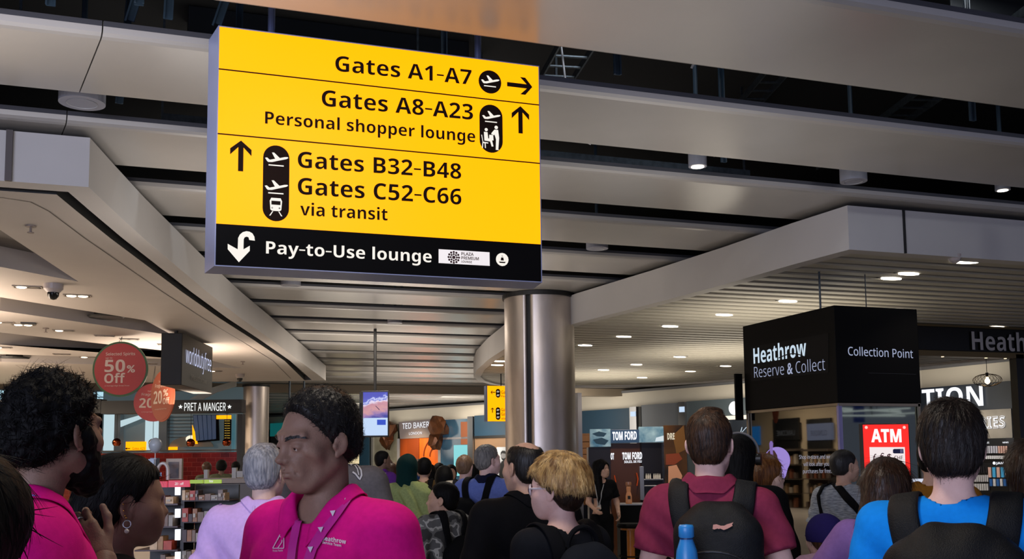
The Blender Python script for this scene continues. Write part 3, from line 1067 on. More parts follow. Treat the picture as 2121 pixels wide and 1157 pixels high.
# ---- hanging advertising screen
d3 = 19.0
SD = Plane(at(775, 855, d3), _R, (0, 0, 1))
scr = empty('advertising_screen', SD.P(0, SD.uv(775, 905)[1], 0), 'hanging portrait screen showing a beach from above', 'screen')
u0, v0 = SD.uv(748, 905)
u1, v1 = SD.uv(805, 808)
box_on(SD, u0, v0, u1, v1, .10, 'screen_housing', m_black, scr, .01, h=-.004)
box_on(SD, u0 - .05, v0 + .01, u0 - .005, v1 - .02, .22, 'back_unit', m_black, scr, 0, h=-.10)


def beach():
    m = bpy.data.materials.new('beach_picture')
    m.use_nodes = True
    N, L = m.node_tree.nodes, m.node_tree.links
    b = N['Principled BSDF']
    b.inputs['Base Color'].default_value = (.02, .02, .02, 1)
    tc = N.new('ShaderNodeTexCoord')
    nz = N.new('ShaderNodeTexNoise')
    nz.inputs['Scale'].default_value = 2.6
    nz.inputs['Detail'].default_value = 6
    mp = N.new('ShaderNodeMapping')
    mp.inputs['Scale'].default_value = (1.0, 1, 2.2)
    mp.inputs['Rotation'].default_value = (0, .35, 0)
    L.new(tc.outputs['Generated'], mp.inputs['Vector'])
    L.new(mp.outputs['Vector'], nz.inputs['Vector'])
    sx = N.new('ShaderNodeSeparateXYZ')
    L.new(tc.outputs['Generated'], sx.inputs['Vector'])
    a1 = N.new('ShaderNodeMath')
    a1.operation = 'MULTIPLY_ADD'
    a1.inputs[1].default_value = .55
    L.new(nz.outputs['Fac'], a1.inputs[0])
    L.new(sx.outputs['Z'], a1.inputs[2])
    a2 = N.new('ShaderNodeMath')
    a2.operation = 'MULTIPLY_ADD'
    a2.inputs[1].default_value = -.22
    L.new(sx.outputs['X'], a2.inputs[0])
    L.new(a1.outputs[0], a2.inputs[2])
    rp = N.new('ShaderNodeValToRGB')
    el = rp.color_ramp.elements
    el[0].position, el[0].color = .12, (*lin('2f3aa0'), 1)
    el[1].position, el[1].color = 1.0, (*lin('1a2fb8'), 1)
    for p_, c_ in ((.26, '8a6fb4'), (.45, 'd59aa0'), (.70, 'c98a9c'), (.80, 'e8dcf4'), (.85, '4a5fd0'), (.91, 'cfd6ff'), (.95, '2c46c4')):
        q = el.new(p_)
        q.color = (*lin(c_), 1)
    L.new(a2.outputs[0], rp.inputs['Fac'])
    L.new(rp.outputs['Color'], b.inputs['Emission Color'])
    b.inputs['Emission Strength'].default_value = .9
    return m


vm = SD.uv(775, 865)[1]
iu0, iu1 = SD.uv(752, 860)[0], SD.uv(803, 860)[0]
adopt(link('picture', [SD.P(iu0, vm), SD.P(iu1, vm), SD.P(iu1, v1 - .03), SD.P(iu0, v1 - .03)], [(0, 1, 2, 3)], beach()), scr)
adopt(link('white_panel', [SD.P(iu0, v0 + .03), SD.P(iu1, v0 + .03), SD.P(iu1, vm), SD.P(iu0, vm)], [(0, 1, 2, 3)], glow('screen_white', 'c4dcfb', .95)), scr)
SD.poly('card_picture', [(781, 868.5), (799, 868.5), (799, 879.5), (781, 879.5)], glow('card_blue', '1a49c8', .9), .001, .002, scr)
SD.poly('walker_mark', [(777, 840), (779, 840), (787, 848), (785, 848.5)], glow('walker_mauve', '7a4a78', .5), .001, .002, scr)
uu = SD.uv(776, 800)[0]
adopt(MB().tube([SD.P(uu, v1 - .02, -.06), SD.P(uu, ZC + .02 - SD.o.z, -.06)], .03, 10).build('hanging_pole', m_black), scr)

# ---- round sale signs hanging over the duty free shop
def sale_disc(px_, py_, rpx, d, rim, face, turn, ratio, label, lines, topy):
    c = at(px_, py_, d)
    R_ = rpx * d / F_PX
    cd = (_R * math.cos(turn) + Vector((_F.x, _F.y, 0)).normalized() * math.sin(turn)).normalized()
    pl = Plane(c, cd, (0, 0, 1))
    root = empty('sale_sign', c, label, 'sign')
    pl.poly('disc', [(R_ * math.cos(k * math.pi / 24), R_ * math.sin(k * math.pi / 24)) for k in range(48)], rim, -.02, .02, root, px=False)
    pl.poly('face', [(.93 * R_ * math.cos(k * math.pi / 24), .93 * R_ * math.sin(k * math.pi / 24)) for k in range(48)], face, .0, .004, root, px=False)
    for body, x, y, w, cap, b in lines:
        t_, f_ = text_uv(body, w * R_, cap * R_, b)
        adopt(link('lettering', [pl.P(x * R_ + p, y * R_ + q, .006) for p, q in t_], f_, m_sale), root)
    top = pl.P(0, R_ * .97)
    for s_ in (-.12, .0):
        adopt(MB().tube([top + cd * (s_ * .3), Vector((top.x, top.y, ZS)) + cd * .02], .0035, 6).build('hanging_wire', m_black), root)
    return root


m_sale = mat('sale_lettering', (.78, .70, .64), .6)
m_red = mat('sale_red', (.62, .10, .09), .4)
m_red2 = mat('sale_brick_red', (.66, .20, .15), .45)
m_red3 = mat('sale_salmon', (.60, .29, .20), .6, spec=.2)
m_green = mat('sale_green', (.10, .30, .10), .4)
SALE50 = [('Selected Spirits', -.53, .50, 1.06, .10, .01), ('up to', -.53, .38, .24, .06, .0), ('50', -.56, -.10, .74, .44, .03), ('%', .24, -.12, .30, .26, .02), ('Off', -.56, -.50, .75, .34, .03), ('vs Average High Street Prices', -.55, -.62, .9, .045, 0)]
SALE20 = [('Selected', -.30, .55, .5, .08, 0), ('Fragrances', -.60, .36, 1.0, .13, .01), ('20', -.72, -.28, .72, .5, .03), ('%', .10, .0, .42, .26, .02), ('Off', .08, -.32, .55, .24, .03), ('vs Average High Street Prices', -.6, -.52, 1.0, .05, 0)]
sale_disc(249, 764, 57.5, 16.5, m_green, m_red, 0, 1, 'round red sale sign with green rim reading 50% Off', SALE50, 690)
sale_disc(318, 833, 39.5, 21.5, m_red2, m_red2, .15, 1, 'smaller round 20% Off sign half hidden behind the orange one', SALE20, 770)
sale_disc(336, 820, 53, 19.2, m_red3, m_red3, -.79, 1, 'orange 20% Off sign turned edgewise beside the green rimmed one', SALE20, 735)

# ---- blade sign of the duty free shop
a = at(377, 740, 15.6)
b = at(440, 760, 17.6)
BS = Plane(Vector((a.x, a.y, 0)), Vector((b.x - a.x, b.y - a.y, 0)), (0, 0, 1))
L_ = (Vector((b.x, b.y)) - Vector((a.x, a.y))).length
v1 = BS.uv(378, 689)[1]
v0 = BS.uv(376, 797)[1]
bl = empty('blade_sign', BS.P(0, v0), 'dark box sign with thin white lettering hanging under the duty free soffit', 'sign')
m_gloss = mat('black_gloss', (.07, .068, .06), .30, spec=.3)
m_blade = mat('blade_dark', (.11, .105, .09), .45, spec=.2)
box_on(BS, 0, v0, L_, v1,   .32, 'box', m_blade, bl, .01)
hgt = v1 - v0
t_, f_ = text_uv('worlddutyfree', L_ * .84, hgt * .34, -.006)
adopt(link('lettering', [BS.P(L_ * .09 + p, v0 + hgt * .45 + q, .012) for p, q in t_], f_, glow('sign_cool_white', 'd4dcff', .9)), bl)
t_, f_ = text_uv('Heathrow', L_ * .5, hgt * .11, 0)
adopt(link('lettering', [BS.P(L_ * .28 + p, v0 + hgt * .16 + q, .012) for p, q in t_], f_, mat('dull_lettering', (.33, .32, .29), .5)), bl)
for s_ in (.12, .9):
    adopt(MB().tube([BS.P(L_ * s_, v1 - .02, -.16), BS.P(L_ * s_, ZS - 0, -.16)], .03, 10).build('mount', m_black), bl)

# ================================================================== kiosk, shops and shop fittings
m_glass = mat('dark_mirror_glass', (.40, .40, .40), .02, metal=1.0)
m_glass2 = mat('dark_mirror_glass_end', (.34, .36, .33), .03, metal=1.0)
m_kblack = mat('kiosk_black', (.03, .03, .032), .5, spec=.08)
m_lit = glow('lettering_lit_cool', 'd4e8f8', .85)
m_lit2 = glow('lettering_lit_soft', 'b4bede', .7)
m_litw = glow('lettering_lit_white', 'f6f8ff', 1.15)

C = at(1735.5, 833, 10.8)
KL = Plane((C.x, C.y, 0), (0, -1, 0), (0, 0, 1))      # long side, facing the concourse
KR = Plane((C.x, C.y, 0), (1, 0, 0), (0, 0, 1))       # end wall
yl = C.y - KL.uv(1541, 760)[0]
xr = C.x + KR.uv(1904, 740)[0]
zt = KR.uv(1735, 632)[1]
zb_ = C.z
kiosk = empty('collection_kiosk', ((C.x + xr) / 2, (C.y + yl) / 2, 0), 'black kiosk with mirror glass walls lettered Reserve and Collect', 'kiosk')
Lk, Wk = yl - C.y, xr - C.x
adopt(MB().box(((C.x + xr) / 2, (C.y + yl) / 2, (zt + zb_) / 2), (Wk, Lk, zt - zb_), None, .006).build('fascia', m_kblack), kiosk)
g = .03
adopt(MB().box((C.x + g + .01, (C.y + yl) / 2 + .02, zb_ / 2), (.02, Lk - .1, zb_ - .06)).build('glass_wall', m_glass), kiosk)
adopt(MB().box(((C.x + xr) / 2 + .02, C.y + g + .01, zb_ / 2), (Wk - .1, .02, zb_ - .06)).build('glass_wall', m_glass2), kiosk)
adopt(MB().box(((C.x + xr) / 2 + .05, (C.y + yl) / 2 + .05, zb_ / 2), (Wk - .14, Lk - .14, zb_ - .02)).build('core', m_kblack), kiosk)
mb = MB()
for k in range(3):
    mb.box((C.x + .012 + k * .02, C.y + .02 + .004 * k, zb_ / 2), (.014, .03, zb_ - .02))
adopt(mb.build('corner_post', mat('post_lilac', (.52, .50, .66), .35, metal=.5)), kiosk)
mb = MB()
mb.box((C.x + .012, (C.y + yl) / 2, zb_ - .02), (.02, Lk - .02, .03))
mb.box(((C.x + xr) / 2, C.y + .012, zb_ - .02), (Wk - .02, .02, .03))
mb.box((C.x + .012, yl - .03, zb_ / 2), (.02, .03, zb_))
mb.box((xr - .03, C.y + .012, zb_ / 2), (.03, .02, zb_))
adopt(mb.build('glass_frame', mat('frame_bronze', (.50, .46, .40), .35, metal=.8)), kiosk)
adopt(MB().box((C.x - .05, yl + .06, (zt + zb_) / 2 - .35), (.10, .03, (zt - zb_) * .55)).build('side_fin', m_kblack), kiosk)


def ck(x, y):
    return 1500 + x / 3.857, 600 + y / 3.857


m_sub = mat('kiosk_panel', (.055, .055, .06), .5, spec=.1)
KL.poly('name_panel', [ck(215, 455), ck(835, 345), ck(835, 660), ck(215, 730)], m_sub, .001, .002, kiosk)
KL.text('lettering', 'Heathrow', ck(240, 590), ck(662, 525), ck(240, 468)[1], m_lit, .03, .004, .004, kiosk)
KL.text('lettering', 'Reserve & Collect', ck(245, 703), ck(812, 640), ck(245, 615)[1], m_lit2, -.012, .004, .004, kiosk)
sw = [ck(440 + 215 * t, 540 - 45 * math.sin(t * 2.6) + 18 * t) for t in [k / 12 for k in range(13)]]
KL.poly('lettering_swoosh', sw + [(x, y + 2.2) for x, y in sw[::-1]], m_sub, .009, .001, kiosk)
KR.text('lettering', 'Collection Point', ck(988, 522), ck(1507, 545), ck(988, 455)[1], m_lit2, .004, .001, .004, kiosk)
KR.poly('panel_joint', [ck(1150, 662), ck(1530, 672), ck(1530, 675), ck(1150, 665)], mat('joint_dark', (.09, .09, .09), .4), .001, .001, kiosk)
# printing on the glass
GL = Plane((C.x + g, C.y, 0), (0, -1, 0), (0, 0, 1))
for body, p0, p1 in (('Shop in-store and we', (1656, 950), (1721, 949.3)), ('will look after your', (1665, 964.8), (1721, 964.1)), ('purchases for free!', (1664, 979.5), (1723, 978.8))):
    GL.text('glass_lettering', body, p0, p1, p0[1] - 8, glow('glass_print', 'd8d8ee', .55), -.01, .003, .001, kiosk)
m_pin = mat('pin_lilac', (.66, .58, .92), .5, emit=.30, emit_col=(.70, .62, 1))
pin = [(1610 + 27 * math.cos(t), 953 + 28 * math.sin(t)) for t in [math.radians(-205 + k * 12) for k in range(21)]] + [(1628, 985), (1612, 1010), (1604, 1013)]
GL.poly('glass_pin_print', pin, m_pin, .002, .001, kiosk)
GL.poly('glass_figure_print', [(1588, 940), (1594, 932), (1604, 932), (1610, 942), (1616, 975), (1611, 978), (1607, 958), (1608, 992), (1602, 1004), (1596, 992), (1592, 960)], mat('print_brown', (.33, .20, .20), .6), .003, .001, kiosk)
GL.poly('glass_figure_print', [(1596, 913), (1600, 913), (1602, 918), (1601, 930), (1603, 948), (1598, 950), (1595, 930), (1594, 918)], mat('print_lilac', (.60, .50, .85), .6, emit=.2), .0035, .001, kiosk)
for x in (1741, 1838):
    u = KR.uv(x, 630)[0]
    p = KR.P(u, 0, -.35)
    adopt(MB().tube([(p.x, p.y, zt - .01), (p.x, p.y, 3.71)], .012 if x < 1800 else .006, 8).build('hanging_rod', m_galv), kiosk)

# ---- what the mirror glass shows: the beauty wall of the duty free shop, off to the left of the picture
XM = -6.0


def mirror_yz(x, y):
    r = ray(x, y)
    t = (2 * (C.x + g) - XM) / r.x
    return t * r.y, EYE.z + t * r.z


y0m, y1m = mirror_yz(1738, 900)[0], mirror_yz(1548, 900)[0]
BW = Plane((XM, 0, 0), (0, 1, 0), (0, 0, 1))
m_cabinet = mat('beauty_cream', (.70, .65, .55), .5)
struct(MB().box((XM - .1, (y0m + y1m) / 2, 1.86), (.16, y1m - y0m + 3, 3.72)).build('wall_beauty', m_cabinet), 'cream wall of the beauty hall seen only in the mirror glass')


def mrect(x0, ya, x1, yb, h, m, name, root):
    a_, b_ = mirror_yz(x0, ya), mirror_yz(x1, yb)
    o = MB().box((XM + h / 2, (a_[0] + b_[0]) / 2, (a_[1] + b_[1]) / 2), (h, abs(a_[0] - b_[0]), abs(a_[1] - b_[1]))).build(name, m)
    return adopt(o, root)


for nm, x0, x1, bg, ink, lab in (('LANCOME', 1603, 1666, m_black, glow('beauty_ink', 'b0b0b0', .5), 'dark beauty shelving unit under a black name board, mirrored in the kiosk glass'),
                                 ('CLINIQUE', 1673, 1733, glow('beauty_board', 'aebbe0', .75), mat('ink_grey', (.18, .18, .25), .6), 'dark beauty shelving unit under a pale blue name board, mirrored in the kiosk glass')):
    ya_, za_ = mirror_yz(x0, 880)
    root = empty('beauty_shelving', (XM, ya_, 0), lab, 'shelf')
    mrect(x0, 868, x1, 1120, .06, mat('beauty_dark', (.07, .06, .06), .4), 'back_panel', root)
    mrect(x0 + 3, 878, x1 - 5, 910, .10, bg, 'name_board', root)
    a_, b_ = mirror_yz(x0 + 12, 902), mirror_yz(x1 - 14, 902)
    cap = mirror_yz(x0, 892)[1] - mirror_yz(x0, 902)[1]
    t_, f_ = text_uv(nm, abs(a_[0] - b_[0]), cap, 0)
    adopt(link('lettering', [Vector((XM + .108, b_[0] * 0 + min(a_[0], b_[0]) + p, a_[1] + q)) for p, q in t_], f_, ink), root)
    for yy in (930, 960, 990, 1020, 1050):
        mrect(x0 + 2, yy, x1 - 2, yy + 3, .30, mat('beauty_shelf', (.30, .27, .24), .4), 'shelf', root)
    for r_ in range(4):
        for k in range(6):
            xa = x0 + 5 + k * (x1 - x0 - 10) / 6
            mrect(xa, 930 + 30 * r_ + 30 - 12 - 4 * ((k + r_) % 3), xa + 5, 930 + 30 * r_ + 30, .16, mat('carton_%d' % ((k * 2 + r_) % 4), ((.62, .50, .38), (.50, .30, .22), (.7, .66, .6), (.38, .33, .3))[(k * 2 + r_) % 4], .5), 'carton', root)
root = empty('blue_screen', (XM, mirror_yz(1560, 900)[0], 2.2), 'small blue screen in the beauty hall, mirrored at the edge of the kiosk glass', 'screen')
mrect(1546, 884, 1576, 921, .06, glow('screen_blue', '2a90e8', .9), 'screen', root)

# ---- cash machine sign and machine
d_ = 9.9
AT = Plane(at(1836, 930, d_), (_R + Vector((0, 0, 0))).normalized(), (0, 0, 1))


def ca(x, y):
    return 1540 + x / 3.4333, 820 + y / 3.4333


ua, va = AT.uv(*ca(856, 570))
ub, vb = AT.uv(*ca(1178, 192))
vk0 = EYE.z * 0 - AT.o.z
atm = empty('cash_machine', AT.P((ua + ub) / 2, vk0), 'cash machine under a bright red lit ATM sign', 'cash machine')
cx_ = (ua + ub) / 2
box_on(AT, ua, va, ub, vb, .09, 'sign_box', m_black, atm, .006, h=-.002)
adopt(link('sign_face', [AT.P(ua + .01, va), AT.P(ub - .01, va), AT.P(ub - .01, vb - .01), AT.P(ua + .01, vb - .01)], [(0, 1, 2, 3)], mat('atm_red', (.8, .05, .04), .4, emit=1.0, emit_col=(.93, .16, .12))), atm)
AT.text('lettering', 'ATM', ca(908, 325), ca(1124, 325), ca(908, 236)[1], glow('atm_white', 'ffffff', 1.0), .05, .002, .002, atm)
AT.poly('white_panel', [ca(895, 362), ca(1146, 362), ca(1152, 520), ca(902, 516)], glow('atm_panel', 'fdf1f1', .92), .001, .001, atm)
for body, x0, x1, bl_, tp in (('£', 920, 947, 450, 408), ('€', 970, 1001, 450, 405), ('$', 1021, 1053, 450, 408), ('CHF', 1072, 1133, 450, 424)):
    AT.text('lettering', body, ca(x0, bl_), ca(x1, bl_), ca(x0, tp)[1], mat('atm_ink', (.42, .12, .16), .6), .012, .003, .001, atm)
AT.poly('badge', [ca(1062, 380), ca(1070, 375), ca(1136, 374), ca(1138, 407), ca(1070, 407), ca(1062, 402)], mat('badge_blue', (.10, .12, .32), .5), .003, .001, atm)
AT.poly('badge_mark', [ca(1112, 378), ca(1132, 377), ca(1133, 403), ca(1113, 404)], mat('badge_mark', (.6, .6, .75), .5), .0045, .001, atm)
for x, y in ((872, 222), (1142, 222), (1164, 530)):
    q = AT.px(*ca(x, y), .004)
    adopt(MB().lathe([(.0, .004), (.012, .003), (.015, 0)], q, 12, M=Matrix((AT.u, AT.v, AT.n)).transposed()).build('sign_stud', glow('stud_pink', 'ffd0c8', 1.0)), atm)
box_on(AT, cx_ - .33, vk0, cx_ + .40, va - .12, .35, 'machine_body', mat('machine_grey', (.16, .16, .17), .4), atm, .02, h=-.03)
box_on(AT, cx_ - .25, va - .12, cx_ + .25, va, .12, 'sign_stand', m_black, atm, 0, h=-.05)
box_on(AT, cx_ + .10, va - .13, cx_ + .42, va - .03, .10, 'card_panel', glow('atm_strip', 'e6ecff', .8), atm, .004, h=.02)
for k, c_ in enumerate(('c8482c', '2050a0', '3a70c0', '405080')):
    AT.poly('card_logo', [(cx_ + .15 + k * .06, va - .11), (cx_ + .19 + k * .06, va - .11), (cx_ + .19 + k * .06, va - .09), (cx_ + .15 + k * .06, va - .09)], mat('card_' + c_, c_, .5), .021, .001, atm, px=False)

# ---- black portal with the big silver name, and the pendant lamp on it
PY = 12.6
PP = Plane((0, PY, 0), (1, 0, 0), (0, 0, 1))
u0, v0 = PP.uv(1895, 723)
u1, v1 = PP.uv(2121, 683)
v0 = (v0 + PP.uv(2121, 732)[1]) / 2
portal = empty('shop_portal', PP.P((u0 + u1) / 2, 0), 'black overhead portal with silver raised letters beside the kiosk', 'portal')
box_on(PP, u0 - .6, v0, u1 + 1.6, v1, .14, 'fascia', m_gloss, portal, .01)
box_on(PP, u0 - .6, v0 - .085, u1 + 1.6, v0, .16, 'gold_strip', mat('strip_gold', (.45, .38, .25), .3, metal=.8), portal)
box_on(PP, u0 - .6, v1, u1 + 1.6, v1 + .035, .15, 'top_strip', mat('strip_gold', (.45, .38, .25), .3, metal=.8), portal)
PP.text('lettering', 'Heathrow', (2011, 724), (2011 + 186, 731), 686.5, mat('silver_letters', (.72, .70, .68), .35, metal=.3), .03, .01, .02, portal)
pu = PP.uv(2105, 745)[0]
box_on(PP, pu, 0, pu + .16, v0 - .02, .14, 'post', m_gloss, portal)
box_on(PP, u0 - .6, 0, u0 - .45, v0 - .02, .14, 'post', m_gloss, portal)
for x in (1839, 2040):
    u = PP.uv(x, 670)[0]
    adopt(MB().tube([PP.P(u, v1, -.07), PP.P(u, 3.71, -.07)], .008, 8).build('hanging_rod', m_black), portal)
for x in (2050, 2090, 1960):
    u, v = PP.uv(x, 735)
    adopt(MB().lathe([(0, 0), (.02, .0), (.022, .006)], PP.P(u, v0 - .09, .0) - PP.n * .08, 12).build('strip_light', glow('strip_spot', 'ffe2b0', 3)), portal)

lc = PP.px(2053, 786, -.08)
lamp = empty('pendant_lamp', lc, 'wire basket pendant lamp with one glowing bulb under the portal', 'lamp')
mb = MB()
a_, c_ = .215, .10
for k in range(22):
    ph = 2 * math.pi * k / 22
    pts = []
    for j in range(13):
        th = math.pi * (.06 + .88 * j / 12)
        tw = ph + .9 * (j / 12)
        pts.append(lc + Vector((a_ * math.sin(th) * math.cos(tw), a_ * math.sin(th) * math.sin(tw), c_ * math.cos(th))))
    mb.tube(pts, .0028, 5)
for zz in (.97, -.97):
    rr = a_ * .24
    mb.tube([lc + Vector((rr * math.cos(q * math.pi / 8), rr * math.sin(q * math.pi / 8), c_ * zz)) for q in range(17)], .004, 5)
adopt(mb.build('wire_shade', mat('lamp_bronze', (.20, .15, .10), .35, metal=.8)), lamp)
adopt(MB().lathe([(.004, .04), (.016, .03), (.018, 0), (.034, -.025), (.040, -.05), (.030, -.078), (.012, -.09), (0, -.092)], lc + Vector((0, 0, .03)), 16).build('bulb', glow('bulb_warm', 'ffd9a0', 14)), lamp)
adopt(MB().tube([lc + Vector((0, 0, .05)), lc + Vector((0, 0, .12))], .022, 10).build('lamp_holder', m_black), lamp)
adopt(MB().tube([lc + Vector((0, 0, .1)), Vector((lc.x, lc.y, v0 - .06))], .005, 6).build('cord', m_black), lamp)

# ---- shop with the big lit letters (right edge)
E6 = facade(6, .975)
tshop = empty('accessory_shop', E6.px(2010, 900), 'dark blue shopfront with big lit white letters beyond the portal', 'shopfront')


def rect(pl, x0, y0, x1, y1, name, m, root, depth=.06, h=0.0, skew=True):
    """a board whose corners are given in the picture"""
    q = [pl.px(x0, y0, h), pl.px(x1, y0, h), pl.px(x1, y1, h), pl.px(x0, y1, h)]
    ua_, va_ = pl.uv((x0), (y0 + y1) / 2)
    ub_, vb_ = pl.uv((x1), (y0 + y1) / 2)
    zt_ = (pl.uv(x0, y0)[1] + pl.uv(x1, y0)[1]) / 2
    zb2 = (pl.uv(x0, y1)[1] + pl.uv(x1, y1)[1]) / 2
    return box_on(pl, ua_, zb2, ub_, zt_, depth, name, m, root, 0, h)


def ct(x, y):
    return 1860 + x / 4.448, 640 + y / 4.448


rect(E6, 1880, 795, 2160, 1130, 'front', mat('shop_navy', (.045, .09, .14), .5), tshop, .05)
E6.text('lettering', 'TION', ct(243, 918), ct(805, 888), ct(243, 742)[1], m_litw, .03, .02, .05, tshop)
rect(E6, 1940, 850, 2098, 912, 'sub_board', mat('board_stone', (.52, .49, .44), .6, var=.1, vscale=3), tshop, .05, .04)
E6.text('lettering', 'ACCESSORIES', (1930, 893), (2086, 884.5), 871, m_litw, .05, .05, .02, tshop)
E6.text('lettering', 'ACCESSORIES', (1930, 893), (2086, 884.5), 871, mat('stone_letters', (.60, .58, .55), .6), .0, .075, .01, tshop)
E6b = facade(6, .94)
rack = empty('accessory_rack', E6b.px(2040, 990), 'black wall rack hung with small boxed phone accessories', 'rack')
rect(E6b, 1960, 908, 2104, 1060, 'back_panel', mat('rack_black', (.045, .05, .055), .5), rack, .1)
rect(E6b, 2088, 906, 2106, 1060, 'side_panel', mat('rack_side', (.13, .13, .14), .5), rack, .1, .006)
E6b.text('lettering', 'NEWS', (2078, 917.5), (2090, 917), 914.5, m_litw, .03, .01, .01, rack)
E6b.text('lettering', 'CASES', (2040, 918), (2050, 917.8), 914.5, m_litw, .03, .01, .01, rack)
E6b.text('lettering', 'JAM', (2064, 961), (2081, 960.5), 956.5, m_litw, .03, .01, .01, rack)
c_ = E6b.px(2060, 958.5, .01)
adopt(MB().lathe([(.0, .01), (.036, .01), (.036, 0)], c_, 16, M=Matrix((E6b.u, E6b.v, E6b.n)).transposed()).build('round_mark', m_litw), rack)
cols = ['b9b6b4', 'c9c5c2', '2c2a2e', 'd8b9a8', '3aa6d8', '2a5fa8', 'e4e0dc', '8f8b8a']
rows_ = [(923, 938, 2036, 2092, 11, 'grey boxed case'), (943, 950, 2034, 2094, 15, 'white cable pack'), (966, 979, 2026, 2050, 5, 'black earphone case'),
         (967, 988, 2051, 2095, 5, 'picture box'), (983, 997, 2010, 2052, 10, 'small white pack'), (991, 1006, 2054, 2090, 5, 'blue pack'), (1001, 1015, 2010, 2052, 9, 'lower white pack')]
rn = ['top row', 'second row', 'third row', 'third row', 'fourth row', 'fourth row', 'lowest row']
for ri, (ya, yb, xa, xb, n, what) in enumerate(rows_):
    for k in range(n):
        x = xa + (xb - xa) * k / n
        w = (xb - xa) / n * .72
        col = {0: ('b4b2b8', 'c8a090')[k > 6], 1: 'e0dedc', 2: '1a1a20', 3: ('d8b0a0', '48aee0')[k % 2], 4: 'c6c2c0', 5: ('2a62a4', 'd8d6d4')[k % 2], 6: 'cfccc8'}[ri]
        o = rect(E6b, x, ya, x + w, yb, 'accessory_box', mat('acc_' + col, col, .45), None, .05, .075)
        tag(o, '%s on the accessory rack, number %d from the left, %s' % (what, k + 1, rn[ri]), 'box', 'boxes on the accessory rack')

# ---- fashion shop with the copper origami heads
E2 = facade(2, .985)
ted = empty('fashion_shopfront', E2.px(868, 950), 'grey fashion shopfront with wooden door and copper paper-fold heads', 'shopfront')


def cd(x, y):
    return 700 + x / 5.26, 780 + y / 5.26


m_copper = mat('copper_fold', (.34, .20, .11), .35, metal=.55, var=.25, vscale=4)
q = [E2.px(*cd(*p), .05) for p in ((668, 492), (1078, 455), (1052, 658), (686, 676))]
adopt(MB().prism(q, -E2.n * .1).build('name_board', mat('ted_board', (.46, .42, .42), .45)), ted)
E2.text('lettering', 'TED BAKER', cd(718, 568), cd(1010, 548), cd(718, 508)[1], m_litw, .0, .06, .03, ted)
E2.text('lettering', 'LONDON', cd(792, 632), cd(932, 624), cd(792, 604)[1], m_litw, .0, .06, .03, ted)
m_wood = mat('door_wood', (.78, .36, .05), .4, var=.15, vscale=2, vstretch=(1, 1, .2))
m_wood2 = mat('door_wood_dark', (.50, .21, .06), .4, var=.15, vscale=2, vstretch=(1, 1, .2))
rect(E2, 829, 905, 868, 1040, 'door_leaf', m_wood2, ted, .05, .01)
rect(E2, 868, 904, 908, 1040, 'door_leaf', m_wood, ted, .05, -.02)
for k, rr in enumerate((.55, .95)):
    ce = E2.uv(908, 945 - k * 1)
    pts = [E2.P(ce[0] + rr * 1.05 * math.cos(t), ce[1] + rr * math.sin(t) * .9, .015) for t in [math.pi * (.5 + .5 * j / 12) for j in range(13)]]
    adopt(MB().tube(pts, .02, 6).build('door_moulding', m_wood2), ted)
rect(E2, 823, 908, 828, 1040, 'door_frame', mat('ted_frame', (.55, .54, .55), .4), ted, .08, .02)
rect(E2, 908, 905, 913, 1040, 'door_frame', mat('ted_frame', (.55, .54, .55), .4), ted, .08, .02)
rect(E2, 772, 880, 823, 1040, 'display_window', mat('window_warm', (.42, .40, .35), .2, emit=.10, emit_col=(.8, .75, .6), var=.3, vscale=1.5), ted, .03)
rect(E2, 913, 868, 971, 1040, 'display_window', mat('window_slate', (.20, .30, .36), .15, emit=.06, emit_col=(.4, .6, .8), var=.3, vscale=1.2), ted, .03)
rect(E2, 914, 905, 972, 909, 'window_rail', mat('ted_frame', (.55, .54, .55), .4), ted, .06, .02)
rect(E2, 941, 921, 970, 985, 'lit_panel', glow('cyan_panel', '8fe6ea', .85), ted, .04, .03)
rect(E2, 972, 862, 983, 1040, 'metal_post', m_steel2, ted, .25, .1)
rect(E2, 764, 880, 772, 1040, 'metal_post', m_steel2, ted, .25, .1)
rect(E2, 955, 873, 969, 920, 'orange_banner', mat('ted_orange', (.55, .32, .2), .5), ted, .02, .02)


def origami(cx_, cy_, w, h, seed, name):
    rnd = random.Random(seed)
    u, v = E2.uv(cx_, cy_)
    bm = bmesh.new()
    bmesh.ops.create_icosphere(bm, subdivisions=2, radius=1)
    for t in bm.verts:
        s_ = .72 + .5 * rnd.random()
        t.co = Vector((t.co.x * w * s_, t.co.y * .35 * s_, t.co.z * h * s_))
    bm.verts.index_update()
    vs = [E2.P(u + t.co.x, v + t.co.z, .3 - t.co.y) for t in bm.verts]
    fs = [tuple(t.index for t in f.verts) for f in bm.faces]
    bm.free()
    return adopt(link(name, vs, fs, m_copper), ted)


origami(815, 892, .50, .50, 3, 'origami_head')
origami(812, 912, .30, .45, 8, 'origami_muzzle')
origami(919, 886, .48, .52, 5, 'origami_head')
origami(913, 912, .28, .40, 11, 'origami_muzzle')
